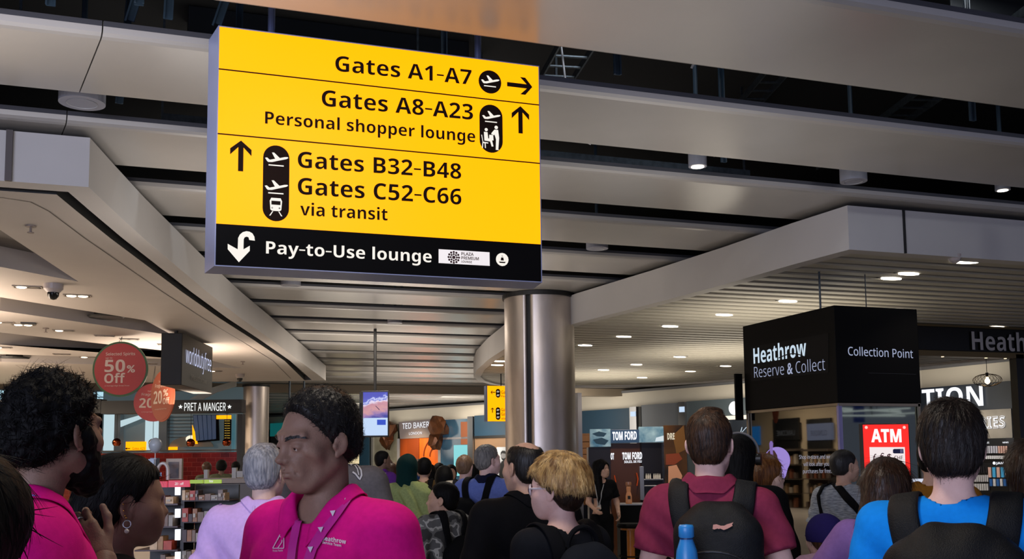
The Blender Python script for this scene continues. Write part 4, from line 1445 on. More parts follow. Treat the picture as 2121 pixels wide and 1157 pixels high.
# neighbouring fronts: blue hoarding with a tan wall and the black and white poster
hoard = empty('blue_shopfront', E2.px(1015, 940), 'dark blue shop fascia with tan wall left of the steel column', 'shopfront')
m_blue = mat('hoarding_blue', (.10, .22, .30), .5)
rect(E2, 984, 858, 1075, 902, 'blue_fascia', m_blue, hoard, .06, .04)
rect(E2, 984, 902, 1075, 1045, 'tan_wall', mat('tan_wall', (.50, .39, .29), .5), hoard, .05, .0)
rect(E2, 984, 901, 1075, 906, 'dark_rail', m_black, hoard, .08, .06)
E2c = facade(2, .96)
post = empty('wall_poster', E2c.px(1040, 950), 'black and white portrait poster of a bearded man beside the column', 'poster')
rect(E2c, 1029, 925, 1072, 990, 'paper', mat('poster_white', (.78, .80, .82), .5), post, .04)
inkm = mat('poster_ink', (.05, .05, .06), .6)
E2c.poly('printed_jacket', [(1034, 990), (1034, 966), (1039, 955), (1046, 952), (1056, 956), (1060, 990)], inkm, .002, .002, post)
E2c.poly('printed_face', disc_pts(1043, 944, 5.5, 9, 16), mat('poster_skin', (.55, .55, .56), .6), .003, .002, post)
E2c.poly('printed_hair', [(1037, 942), (1037.5, 936), (1041, 932.5), (1046, 933), (1049, 938), (1049, 943), (1047, 939), (1040, 938)], inkm, .006, .002, post)
E2c.poly('printed_beard', [(1038, 946), (1040, 951), (1043, 954.5), (1047, 952), (1048.5, 946), (1045, 949), (1041, 949)], inkm, .006, .002, post)
# left of the screen
E1 = facade(1, .985)
lf = empty('lit_shopfront', E1.px(720, 930), 'turquoise shopfront with warm lit window left of the hanging screen', 'shopfront')
rect(E1, 560, 872, 760, 900, 'turquoise_fascia', mat('turquoise', (.10, .35, .36), .4, emit=.12, emit_col=(.2, .8, .8)), lf, .05, .02)
rect(E1, 690, 900, 745, 960, 'warm_window', glow('warm_window', 'ffe9b8', .8), lf, .03, .01)
rect(E1, 560, 900, 690, 1000, 'dim_window', mat('dim_window', (.2, .2, .2), .3, emit=.05), lf, .03, .0)
rect(E1, 745, 890, 765, 1000, 'blue_side', mat('side_blue', (.18, .30, .38), .4), lf, .06, .03)

# ---- fronts right of the column
E4 = facade(4, .985)
bf = empty('grey_shopfront', E4.px(1360, 900), 'row of blue and grey shop fascia boards right of the steel column', 'shopfront')
rect(E4, 1195, 848, 1310, 990, 'blue_board', m_blue, bf, .06, .03)
rect(E4, 1310, 842, 1324, 990, 'metal_post', m_steel2, bf, .3, .12)
rect(E4, 1324, 842, 1331, 990, 'dark_gap', m_black, bf, .1, .05)
rect(E4, 1331, 836, 1411, 990, 'grey_board', mat('board_grey', (.42, .44, .47), .5), bf, .06, .03)
rect(E4, 1411, 832, 1425, 990, 'metal_post', m_steel2, bf, .3, .12)
rect(E4, 1425, 826, 1580, 990, 'slate_board', mat('board_slate', (.30, .34, .36), .5), bf, .06, .03)
for x in (1317, 1418):
    rect(E4, x - 5, 852 if x < 1400 else 842, x + 5, 862 if x < 1400 else 853, 'lit_strip', glow('post_light', 'cfe6ff', .9), bf, .05, .15)
rect(E4, 1500, 860, 1560, 868, 'light_rail', glow('rail_light', 'fff0d8', 1.2), bf, .06, .08)
rect(E4, 1500, 868, 1560, 960, 'navy_board', mat('shop_navy', (.045, .09, .14), .5), bf, .05, .06)
c_ = E4.px(1526, 845, .12)
adopt(MB().lathe([(0, .03), (.20, .025), (.215, 0)], c_, 28, sy=1.0, M=Matrix((E4.u, E4.v, E4.n)).transposed()).build('round_light', glow('round_light', 'ffffff', 1.4)), bf)
E4.text('lettering', 'K', (1535, 908), (1546, 908), 884, m_lit, -.01, .12, .01, bf, .4)
for k in range(6):
    rect(E4, 1503 + (k % 3) * 4, 873 + (k // 3) * 11, 1506 + (k % 3) * 4, 881 + (k // 3) * 11, 'small_light', glow('rail_light', 'fff0d8', 1.2), bf, .03, .1)

# ---- perfume display with its counter
d5 = 16.6
TF = Plane(at(1300, 950, d5), _R, (0, 0, 1))
zf = -TF.o.z
tf = empty('perfume_display', TF.P(0, zf), 'dark brown perfume display stand with lit white name and picture boards', 'display stand')
m_brown = mat('display_brown', (.24, .13, .065), .25)


def rec(x0, y0, x1, y1, name, m, depth=.06, h=0.0, root=None, pl=None, floor=False):
    pl = pl or TF
    ua_, va_ = pl.uv(x0, y1)
    ub_, vb_ = pl.uv(x1, y0)
    return box_on(pl, ua_, (-pl.o.z if floor else va_), ub_, vb_, depth, name, m, root or tf, .004, h)


m_art = mat('art_blue', (.20, .36, .45), .15, col2=(.55, .66, .70), vscale=5, emit=.16, emit_col=(.35, .55, .7))
rec(1222, 888, 1264, 925, 'picture_board', m_art, .10, .05)
rec(1264, 889, 1323, 917, 'name_board', mat('tf_board', (.16, .25, .34), .2, emit=.04, emit_col=(.4, .6, .9)), .10, .05)
rec(1323, 883, 1376, 916, 'picture_board', m_art, .10, .05)
rec(1376, 880, 1420, 1000, 'portrait_board', mat('tf_portrait', (.30, .19, .07), .3, col2=(.10, .07, .05), vscale=2.2), .10, .06)
rec(1222, 925, 1264, 1120, 'dark_pier', mat('tf_dark', (.07, .06, .07), .25), .4, .0, floor=True)
rec(1264, 917, 1330, 1120, 'brown_back', m_brown, .3, -.05, floor=True)
rec(1330, 916, 1376, 1120, 'shelf_case', mat('tf_dark', (.07, .06, .07), .25), .3, -.05, floor=True)
rec(1376, 1000, 1420, 1120, 'dark_pier', mat('tf_dark', (.07, .06, .07), .25), .35, .04, floor=True)
rec(1326, 965, 1333, 1035, 'steel_edge', m_steel2, .05, .02)
TF.text('lettering', 'TOM FORD', (1268, 911), (1318, 909.5), 894.5, m_litw, .05, .056, .006, tf)
TF.text('lettering', 'TOM FORD', (1289, 951), (1330, 950), 937, m_litw, .05, .0, .006, tf)
TF.text('lettering', 'SOLEIL DE FEU', (1293, 958.5), (1329, 957.5), 953.5, m_litw, .03, .0, .006, tf)
TF.text('lettering', 'OT', (1265, 951), (1272, 951), 938, m_litw, .05, .0, .006, tf)
TF.text('lettering', 'DRE', (1381, 910), (1396, 909.5), 897, glow('tf_dim', 'e8dcc0', .8), .05, .065, .004, tf)
for k, (pts, c_) in enumerate((([(1378, 940), (1405, 938), (1412, 950), (1396, 962), (1378, 962)], (.45, .19, .06)), ([(1383, 965), (1400, 962), (1412, 985), (1408, 1000), (1383, 1000)], (.72, .52, .40)), ([(1392, 902), (1415, 880), (1420, 930), (1400, 940)], (.38, .25, .06)))):
    TF.poly('portrait_print', pts, mat('tf_print_%d' % k, c_, .4), .062, .002, tf)
for pts in ([(1226, 898), (1240, 893), (1256, 897), (1250, 904), (1236, 903)], [(1228, 910), (1246, 906), (1260, 912), (1252, 921), (1234, 918)]):
    TF.poly('picture_print', pts, mat('art_dark', (.10, .22, .30), .3), .052, .002, tf)
TF.poly('picture_print', [(1358, 906), (1376, 901), (1376, 913), (1356, 914)], glow('art_bright', 'e4f2f8', .8), .052, .002, tf)
for yy in (990, 1003):
    rec(1334, yy + 1, 1374, yy + 4, 'shelf', m_steel2, .25, .02)
for k, x in enumerate((1338, 1342, 1346, 1354, 1358, 1362, 1366)):
    q = TF.px(x, 991, .05)
    o = MB().lathe([(0, 0), (.013, 0), (.013, .055), (.007, .062), (.007, .085), (0, .085)], q, 10).build('perfume_bottle', mat('bottle_white', (.78, .76, .72), .3))
    tag(o, 'small white bottle on the perfume display shelf, number %d from the steel edge' % (k + 1), 'bottle', 'bottles on the perfume shelf')
# orange glow tubes and hanging tester card
for x, y in ((1272, 990), (1318, 985)):
    q = TF.px(x, y, .05)
    adopt(MB().tube([q + _R * .0 + Vector((0, 0, -.16)), q + Vector((0, 0, -.05)) + _R * .02, q + Vector((0, 0, .05))], .010, 8).build('copper_tube', mat('copper_lit', (.80, .30, .08), .3, metal=.5)), tf)
rec(1247, 975, 1259, 986, 'price_card', mat('card_white', (.7, .7, .72), .5), .01, .06)

# counter with bottle, stool
d6 = 14.8
TC = Plane(at(1330, 1043, d6), _R, (0, 0, 1))
ct_ = empty('perfume_counter', TC.P(.2, -TC.o.z), 'black perfume counter with a thin steel top behind the stool', 'counter')
ua, va = TC.uv(1281, 1046)
ub, vb = TC.uv(1420, 1042)
box_on(TC, ua, vb - .02, ub, vb, .5, 'counter_top', m_steel2, ct_, .004)
box_on(TC, ua + .02, -TC.o.z, ub, vb - .02, .45, 'body', m_kblack, ct_, .0, h=-.02)
q = TC.P(TC.uv(1305, 1043)[0], vb, -.15)
bt = MB().lathe([(0, 0), (.045, 0), (.048, .02), (.046, .11), (.036, .15), (.030, .17), (.032, .2), (.034, .235), (.030, .25)], q, 20).build('perfume_factice', mat('peach_glass', (.86, .60, .42), .25))
tag(bt, 'tall peach glass perfume bottle standing on the black counter', 'bottle')
adopt(MB().lathe([(.033, .25), (.045, .275), (.043, .315), (0, .315)], q, 20).build('cap', mat('peach_cap', (.62, .42, .30), .3)), bt)
adopt(MB().box(q - Vector((_F.x, _F.y, 0)) * .046 + Vector((0, 0, .09)), (.04, .004, .05), Matrix((_R, Vector((_F.x, _F.y, 0)).normalized(), Vector((0, 0, 1)))).transposed()).build('bottle_label', m_black), bt)
for k, (x, w, h_) in enumerate(((1343, .06, .03), (1352, .09, .06), (1360, .05, .10), (1372, .07, .07))):
    q = TC.P(TC.uv(x, 1043)[0], vb, -.12)
    o = MB().box(q + Vector((0, 0, h_ / 2)), (w, w, h_), None, .004).build('gift_box', mat('box_ivory', (.74, .70, .62), .5))
    tag(o, 'small ivory box on the black perfume counter, number %d from the peach bottle' % (k + 1), 'box', 'boxes on the perfume counter')
d7 = 14.2
sq = at(1306, 1092, d7)
st = empty('bar_stool', (sq.x, sq.y, 0), 'round stool with black seat and mustard pedestal before the counter', 'stool')
adopt(MB().lathe([(0, sq.z), (.19, sq.z), (.20, sq.z + .03), (.185, sq.z + .06), (0, sq.z + .065)], (sq.x, sq.y, 0), 24).build('seat', m_kblack), st)
adopt(MB().lathe([(.14, sq.z - .03), (.14, sq.z), (0, sq.z)], (sq.x, sq.y, 0), 24).build('seat_plate', mat('stool_mustard', (.62, .36, .06), .4)), st)
adopt(MB().tube([(sq.x, sq.y, .02), (sq.x, sq.y, sq.z - .01)], .055, 16).build('pedestal', mat('stool_mustard', (.62, .36, .06), .4)), st)
adopt(MB().lathe([(.0, .03), (.2, .02), (.21, 0)], (sq.x, sq.y, 0), 24).build('base', m_kblack), st)
adopt(MB().tube([(sq.x + .17 * math.cos(k * math.pi / 10), sq.y + .17 * math.sin(k * math.pi / 10), .3) for k in range(21)], .012, 6).build('foot_ring', m_kblack), st)
# tan drawer unit and lit panel seen between column and display
lt = empty('drawer_unit', at(1212, 930, 18.5) * 1, 'tan drawer unit on the wall just right of the steel column', 'cabinet')
TD = Plane(at(1212, 930, 18.5), _R, (0, 0, 1))
rec(1203, 897, 1222, 1130, 'carcass', mat('drawer_tan', (.50, .34, .20), .45), .4, 0, lt, TD, True)
for k in range(4):
    rec(1206, 903 + k * 13, 1220, 914 + k * 13, 'drawer', mat('drawer_tan2', (.54, .37, .22), .45), .03, .02, lt, TD)

# unseen spots added to brighten rack, door, tan wall and perfume display
q = E6b.px(2040, 925, 1.6)
spot_light('rack_fill', (q.x, q.y, 3.4), 220, (1, .96, .92), E6b.px(2040, 985) - Vector((q.x, q.y, 3.4)), 100)
q = E2.px(868, 930, 2.0)
spot_light('door_fill', (q.x, q.y, 3.2), 420, (1, .78, .5), E2.px(868, 955) - Vector((q.x, q.y, 3.2)), 80)
q = E2.px(1025, 930, 2.0)
spot_light('wall_fill', (q.x, q.y, 3.2), 200, (1, .9, .78), E2.px(1025, 955) - Vector((q.x, q.y, 3.2)), 90)
q = TF.px(1310, 950, 1.5)
spot_light('perfume_fill', (q.x, q.y, 3.3), 160, (1, .82, .62), TF.px(1310, 990) - Vector((q.x, q.y, 3.3)), 90)

# ================================================================== left: coffee shop, shelving, stands
PD = 26.0
PF = Plane(at(360, 840, PD), _R, (0, 0, 1))
fz = -PF.o.z


def rp(x0, y0, x1, y1, name, m, root, depth=.06, h=0.0, pl=None, floor=False):
    pl = pl or PF
    ua_, va_ = pl.uv(x0, y1)
    ub_, vb_ = pl.uv(x1, y0)
    return box_on(pl, ua_, (-pl.o.z if floor else va_), ub_, vb_, depth, name, m, root, 0, h)


cafe = empty('coffee_shop_front', PF.P(0, fz), 'black coffee shop fascia with white star lettering over a red tiled wall', 'shopfront')
m_char = mat('fascia_charcoal', (.10, .105, .11), .45)
rp(212, 827, 503, 857, 'fascia', m_char, cafe, .4, .1)
rp(489, 857, 503, 1110, 'door_post', m_char, cafe, .3, .05, floor=True)
m_star = glow('lettering_lit_warm', 'f4f6f4', 1.2)
pd = [PF.uv(386, 851), PF.uv(470, 850)]
PF.text('lettering', 'PRET A MANGER', (385, 851), (470.5, 850.5), 834.5, m_star, .0, .11, .02, cafe)
for x in (377, 478):
    u, v = PF.uv(x, 842.5)
    PF.poly('star', [(u + (.055 if k % 2 == 0 else .024) * math.sin(k * math.pi / 5), v + (.055 if k % 2 == 0 else .024) * math.cos(k * math.pi / 5)) for k in range(10)], m_star, .11, .02, cafe, px=False)


def tiles():
    m = bpy.data.materials.new('red_wall_tiles')
    m.use_nodes = True
    N, L = m.node_tree.nodes, m.node_tree.links
    b = N['Principled BSDF']
    b.inputs['Roughness'].default_value = .15
    tc = N.new('ShaderNodeTexCoord')
    sx = N.new('ShaderNodeSeparateXYZ')
    cb = N.new('ShaderNodeCombineXYZ')
    L.new(tc.outputs['Object'], sx.inputs[0])
    L.new(sx.outputs['X'], cb.inputs['X'])
    L.new(sx.outputs['Z'], cb.inputs['Y'])
    br = N.new('ShaderNodeTexBrick')
    br.inputs['Scale'].default_value = 1
    br.inputs['Brick Width'].default_value = .24
    br.inputs['Row Height'].default_value = .12
    br.inputs['Mortar Size'].default_value = .004
    br.inputs['Color1'].default_value = (*lin('621410'), 1)
    br.inputs['Color2'].default_value = (*lin('480e0c'), 1)
    br.inputs['Mortar'].default_value = (*lin('70342e'), 1)
    L.new(cb.outputs[0], br.inputs['Vector'])
    L.new(br.outputs['Color'], b.inputs['Base Color'])
    return m


m_tile = tiles()
rp(-60, 934, 489, 1120, 'tiled_wall', m_tile, cafe, .2, -1.6, floor=True)
rp(-60, 931, 489, 934, 'tile_ledge', m_char, cafe, .25, -1.58)
for x in (255, 330, 398, 458):
    q = PF.px(x, 931, -1.2)
    spot_light('tile_lamp', q + Vector((0, 0, .22)), 7, (1, .55, .4), (_F.x * .7, _F.y * .7, -.9), 90)
# the hall seen through the opening: pale lit columns, ceiling, signs
B2p = Plane(at(360, 890, 31.0), _R, (0, 0, 1))
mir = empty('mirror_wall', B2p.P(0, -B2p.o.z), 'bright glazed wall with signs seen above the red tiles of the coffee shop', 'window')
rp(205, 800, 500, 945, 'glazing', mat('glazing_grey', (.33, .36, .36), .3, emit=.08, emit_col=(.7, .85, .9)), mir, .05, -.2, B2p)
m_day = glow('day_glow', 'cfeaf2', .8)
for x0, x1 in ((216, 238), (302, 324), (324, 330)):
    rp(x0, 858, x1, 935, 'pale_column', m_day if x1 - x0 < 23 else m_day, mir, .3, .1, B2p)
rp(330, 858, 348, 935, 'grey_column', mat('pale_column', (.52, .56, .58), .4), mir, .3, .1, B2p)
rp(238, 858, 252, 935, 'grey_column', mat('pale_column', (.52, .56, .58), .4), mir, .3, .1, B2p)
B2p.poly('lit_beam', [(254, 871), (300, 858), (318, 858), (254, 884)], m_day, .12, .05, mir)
for k in range(7):
    rp(348, 862 + k * 7, 405, 864 + k * 7, 'ceiling_line', mat('mid_grey', (.24, .25, .25), .5), mir, .03, .02, B2p)
B2p.poly('round_ceiling', [(352, 925)] + [(352 + 55 * (1 - math.cos(t)) / 1.2, 925 - 22 * math.sin(t)) for t in [math.pi * k / 12 for k in range(13)]], mat('cream_oval', (.62, .60, .54), .5), .05, .03, mir)
B2p.poly('oval_light', disc_pts(398, 909, 11, 8, 16), glow('oval_light', 'fff4d8', 1.0), .09, .02, mir)
for x0, y0, x1, y1, t_ in ((264, 914, 306, 934, 'Gates A23'), (352, 925, 370, 934, '')):
    rp(x0, y0, x1, y1, 'yellow_sign', m_yel, mir, .06, .15, B2p)
B2p.text('sign_lettering', 'Gates A23', (278, 931), (304, 931), 926, m_dark, .0, .16, .004, mir)
u, v = B2p.uv(269, 928.5)
B2p.poly('sign_arrow', [(u - .08, v), (u - .03, v + .04), (u - .03, v + .012), (u + .07, v + .012), (u + .07, v - .012), (u - .03, v - .012), (u - .03, v - .04)], m_dark, .16, .004, mir, px=False)
B2p.poly('yellow_stripe', [(403, 880), (410, 900), (414, 919), (404, 919)], m_yel, .2, .03, mir)
m_stripe = mat('departure_blue', (.36, .44, .56), .4, emit=.06, emit_col=(.5, .65, .9))
for k in range(5):
    B2p.poly('tilted_panel', [(405 + k * 9.5, 860), (413 + k * 9.5, 860), (418 + k * 8.4, 912 + k * -.8), (411 + k * 8.4, 913 - k * .8)], m_stripe, .2, .04, mir)
B2p.poly('tilted_backing', [(403, 859), (456, 859), (458, 912), (410, 916)], m_kblack, .15, .03, mir)
rp(453, 860, 483, 868, 'yellow_board', m_yel, mir, .05, .25, B2p)
rp(468, 869, 483, 912, 'departure_board', m_kblack, mir, .05, .24, B2p)
for r_ in range(8):
    B2p.poly('board_row', [(470, 871 + r_ * 5), (481, 871 + r_ * 5), (481, 872.6 + r_ * 5), (470, 872.6 + r_ * 5)], glow('board_amber', 'd8b040', .5), .25, .004, mir)
rp(483, 858, 491, 935, 'cyan_edge', mat('cyan_edge', (.30, .50, .56), .4, emit=.12, emit_col=(.5, .85, .95)), mir, .1, .2, B2p)
# copper globe pendants
pn = ['left of the four', 'second of the four from the left', 'third of the four from the left', 'right end of the four']
for k, (x, y) in enumerate(((226, 915), (302.5, 916), (382, 916), (458, 915))):
    c_ = PF.px(x, y, -.5)
    r_ = .112
    o = empty('globe_lamp', c_, 'mirrored copper globe lamp over the red tiles, ' + pn[k], 'lamp', 'copper globe lamps of the coffee shop')
    adopt(MB().lathe([(r_ * math.sin(t), r_ * math.cos(t)) for t in [math.pi * (.06 + .74 * j / 14) for j in range(15)]], c_, 24).build('globe', mat('copper_mirror', (.50, .22, .12), .12, metal=1.0), None, True), o)
    adopt(MB().lathe([(r_ * .55, -r_ * .80), (0, -r_ * .70)], c_, 20).build('bulb', glow('copper_glow', 'ffb070', 1.6)), o)
    zt_ = PF.px(x, 850, -.5).z
    adopt(MB().tube([c_ + Vector((0, 0, r_ * .95)), Vector((c_.x, c_.y, zt_))], .006, 6).build('cord', m_black), o)
    adopt(MB().box(Vector((c_.x, c_.y, zt_)), (.10, .10, .10)).build('ceiling_mount', m_char), o)
# the neighbouring shop on the far left
nb = empty('left_shopfront', PF.P(PF.uv(20, 850)[0], fz), 'black fascia with white lettering over pale lit panels at the left edge', 'shopfront')
rp(-70, 826, 212, 858, 'fascia', m_char, nb, .4, .1)
PF.text('lettering', 'Hong Kong', (-65, 843.5), (38, 843.5), 831, glow('lettering_soft', 'e8f0f0', .9), .0, .11, .01, nb)
rp(-70, 860, 40, 872, 'cyan_light_box', glow('cyan_box', '1cd0d8', .8), nb, .1, .0)
rp(-70, 872, 40, 889, 'leaf_picture', mat('leaf_picture', (.62, .74, .66), .5, col2=(.86, .92, .86), vscale=9, emit=.35), nb, .1, .0)
rp(-70, 889, 60, 916, 'pale_panel', mat('pale_panel', (.62, .72, .74), .4, emit=.20), nb, .1, .0)
PF.text('lettering', 'FLOOR', (-30, 911), (11, 911), 903, mat('ink_grey', (.18, .18, .25), .6), .0, .01, .004, nb)
rp(-70, 916, 60, 926, 'brown_rail', mat('rail_brown', (.34, .20, .10), .5), nb, .15, .02)
rp(-70, 926, 60, 934, 'grey_rail', mat('rail_grey', (.5, .48, .46), .5), nb, .12, .01)
# bright clerestory glazing above the fascia, beyond the soffit
cl = Plane(at(250, 805, 34.0), _R, (0, 0, 1))
ua_, va_ = cl.uv(-140, 846)
ub_, vb_ = cl.uv(504, 740)
struct(box_on(cl, ua_, va_, ub_, vb_, .05, 'window_1', mat('sky_glass', (.5, .6, .65), .3, emit=1.0, emit_col=(.70, .86, .92), var=.3, vscale=.8)), 'pale daylight glazing above the coffee shop')
mb = MB()
for k in range(16):
    x = -130 + k * 40 + (k % 3) * 6
    a_ = cl.px(x, 846, .08)
    b_ = cl.px(x + (5 if k % 2 else -2), 770, .08)
    mb.tube([a_, b_], .03, 4)
for y in (795, 808, 820):
    mb.tube([cl.px(-140, y - 4, .1), cl.px(240, y + 3, .1)], .02, 4)
struct(mb.build('trim_glazing_bars', mat('bar_grey', (.28, .33, .36), .5)))
pl_ = Plane(at(470, 805, 30.0), _R, (0, 0, 1))
pl_.poly('trim_diagonal', [(395, 826), (440, 803), (490, 788), (490, 800), (450, 812), (420, 827)], mat('diag_white', (.66, .68, .68), .5), 0, .1)['kind'] = 'structure'

# ---- free standing product shelves
SD6 = 6.2
SG = Plane(at(380, 1050, SD6), _R, (0, 0, 1))
gz = -SG.o.z
gon = empty('shelving_unit', SG.P(.0, gz), 'dark shop shelving unit with red and green lit header strips', 'shelf')
m_shd = mat('shelf_dark', (.10, .085, .075), .5)
rp(290, 1000, 378, 1200, 'back_panel', m_shd, gon, .03, -.16, SG, True)
rp(384, 1004, 480, 1200, 'back_panel', mat('shelf_grey', (.22, .22, .21), .5), gon, .03, -.16, SG, True)
for x0, y0, x1, y1, c_, e_ in ((326, 995.5, 357, 1008, 'e04058', .75), (360, 993.5, 403, 1007.5, 'e0405c', .8), (404, 992.5, 430, 1000, 'a8c838', .7), (433, 992, 467, 1000, 'b0d040', .75)):
    rp(x0, y0, x1, y1, 'header_strip', glow('header_' + c_, c_, e_), gon, .02, .10, SG)
for body, x0, x1, yb in (('20%', 338, 346, 1004.5), ('20% off', 374, 392, 1003), ('New', 444, 452, 997.5)):
    SG.text('lettering', body, (x0, yb), (x1, yb), yb - 5, glow('header_ink', 'f4f0f0', .8), .02, .104, .002, gon)
for ya, yb in ((1004, 1024), (1052, 1070), (1094, 1116), (1140, 1160)):
    rp(371, ya, 381, yb, 'light_strip', glow('strip_white', 'eef2ff', 1.6), gon, .02, .08, SG)
rp(376, 1000, 387, 1200, 'upright', m_shd, gon, .20, .04, SG, True)
sh_l = (1041, 1087, 1135, 1175)
sh_r = (1034, 1078, 1118, 1160)
for y in sh_l:
    rp(290, y, 378, y + 4, 'shelf', mat('shelf_rose', (.26, .15, .13), .4), gon, .26, .09, SG)
for y in sh_r:
    rp(386, y, 480, y + 3, 'shelf', mat('shelf_rose', (.26, .15, .13), .4), gon, .24, .06, SG)
pal = ['b08a62', '9c7448', '8a5a34', '6c5a4c', 'c8a880', '3c2824', '8c8478', '5a2a22', 'a83c24', '705848']
k = 0
for side, ys, xa, xb, n in (('left', sh_l, 322, 371, 6), ('right', sh_r, 388, 476, 8)):
    for r_, y in enumerate(ys):
        rnd = random.Random(r_ * 5 + (side == 'right'))
        x = xa
        i = 0
        while x < xb - 4:
            w = rnd.uniform(9, 22) if side == 'left' else rnd.uniform(6, 15)
            h_ = rnd.uniform(16, 30) if r_ else rnd.uniform(10, 22)
            w = min(w, xb - x)
            c_ = pal[(k * 7 + r_) % len(pal)]
            o = rp(x, y - h_, x + w - .8, y, 'product_box', mat('box_' + c_, c_, .45, var=.15, vscale=30), None, .10, .10, SG)
            i += 1
            tag(o, 'box on the dark shelving, %s bay, %s shelf, number %d from the left' % (side, ('top', 'second', 'third', 'lowest')[r_], i), 'box', 'boxes on the dark shelving unit')
            if rnd.random() < .5:
                u_a, v_a = SG.uv(x + w * .2, y - h_ * .35)
                u_b, v_b = SG.uv(x + w * .7, y - h_ * .65)
                lo_ = box_on(SG, u_a, v_a, u_b, v_b, .002, 'box_label', mat('box_label_pale', (.66, .62, .56), .5), None, 0, .112)
                lo_.parent = o
            x += w
            k += 1
# things standing on top of it
top = SG.uv(300, 993)[1]
o = rp(310, 948, 324, 992, 'totem', mat('totem_blue', (.30, .36, .44), .3), None, .06, .0, SG)
tag(o, 'slim blue grey display totem on top of the shelving unit', 'display')
lo_ = rp(311, 950, 323, 966, 'totem_picture', mat('totem_pale', (.6, .66, .72), .4), None, .004, .035, SG)
adopt(lo_, o)
o = rp(306, 978, 337, 986, 'pale_screen', glow('pale_screen', '9ab4e8', .7), None, .03, .05, SG)
tag(o, 'small pale blue lit screen on the shelf top below the balloon', 'screen')
adopt(rp(318, 986, 324, 994, 'screen_foot', m_shd, None, .05, .03, SG), o)
fr_ = empty('picture_frame', SG.px(352, 992, -.05), 'cream framed picture standing at the back of the shelf top', 'picture')
rp(334, 949, 368, 993, 'frame', mat('frame_cream', (.62, .55, .47), .5), fr_, .03, -.08, SG)
rp(339, 956, 362, 991, 'picture', mat('picture_face', (.42, .34, .30), .5, col2=(.14, .12, .13), vscale=14), fr_, .006, -.076, SG)
ar = MB()
u0, v0 = SG.uv(331, 993)
u1, v1 = SG.uv(353, 962)
pts = []
for q in range(15):
    t = math.pi * q / 14
    pts.append(SG.P((u0 + u1) / 2 + (u1 - u0) / 2 * math.cos(t), v1 - .04 + .05 * math.sin(t), .04))
ar.tube([SG.P(u1, v0, .04)] + pts + [SG.P(u0, v0, .04)], .010, 8)
o = ar.build('display_arch', mat('arch_white', (.66, .62, .58), .3))
tag(o, 'clear white arch shaped display in front of the framed picture', 'display')
S8 = Plane(at(465, 975, 8.5), _R, (0, 0, 1))
for x0, y0, x1, y1, nm, lab in ((422, 972, 430, 996, 'display_card', 'white folded display card on the cream counter, leftmost'), (480, 968, 489, 990, 'display_card', 'white upright display card on the cream counter, left of three'), (490, 975, 503, 988, 'display_box', 'pale box between display cards on the cream counter'), (504, 971, 511, 990, 'display_card', 'white upright display card on the cream counter, right end')):
    o = rp(x0, y0, x1, y1, nm, mat('card_cream', (.66, .62, .56), .5), None, .05, .0, S8)
    tag(o, lab, 'display')
co = empty('display_counter', S8.P(0, -S8.o.z), 'cream display counter behind the lilac shirt', 'counter')
rp(416, 989, 530, 1000, 'counter_top', mat('counter_cream', (.55, .47, .38), .5), co, .4, .1, S8)
rp(420, 1000, 530, 1180, 'counter_body', mat('counter_tan', (.34, .28, .22), .5), co, .36, .08, S8, True)
# white balloon on a stick
bc = at(322, 922, 6.15)
bl = empty('balloon', bc, 'white balloon on a stick above the shelving unit', 'balloon')
rb = 13.5 * 6.15 / F_PX
adopt(MB().lathe([(rb * math.sin(t) * (1 if t < 1.6 else 1 - .12 * (t - 1.6)), rb * 1.18 * math.cos(t)) for t in [math.pi * j / 20 for j in range(21)]], bc, 28).build('skin', mat('balloon_white', (.60, .62, .63), .35), None, True), bl)
zb2 = SG.px(320, 993).z
adopt(MB().tube([bc + Vector((0, 0, -rb * 1.15)), Vector((bc.x, bc.y, zb2))], .003, 6).build('stick', mat('arch_white', (.66, .62, .58), .3)), bl)

# ================================================================== people: smooth bodies from blended solids
def _npv(a):
    return np.array(a, float)


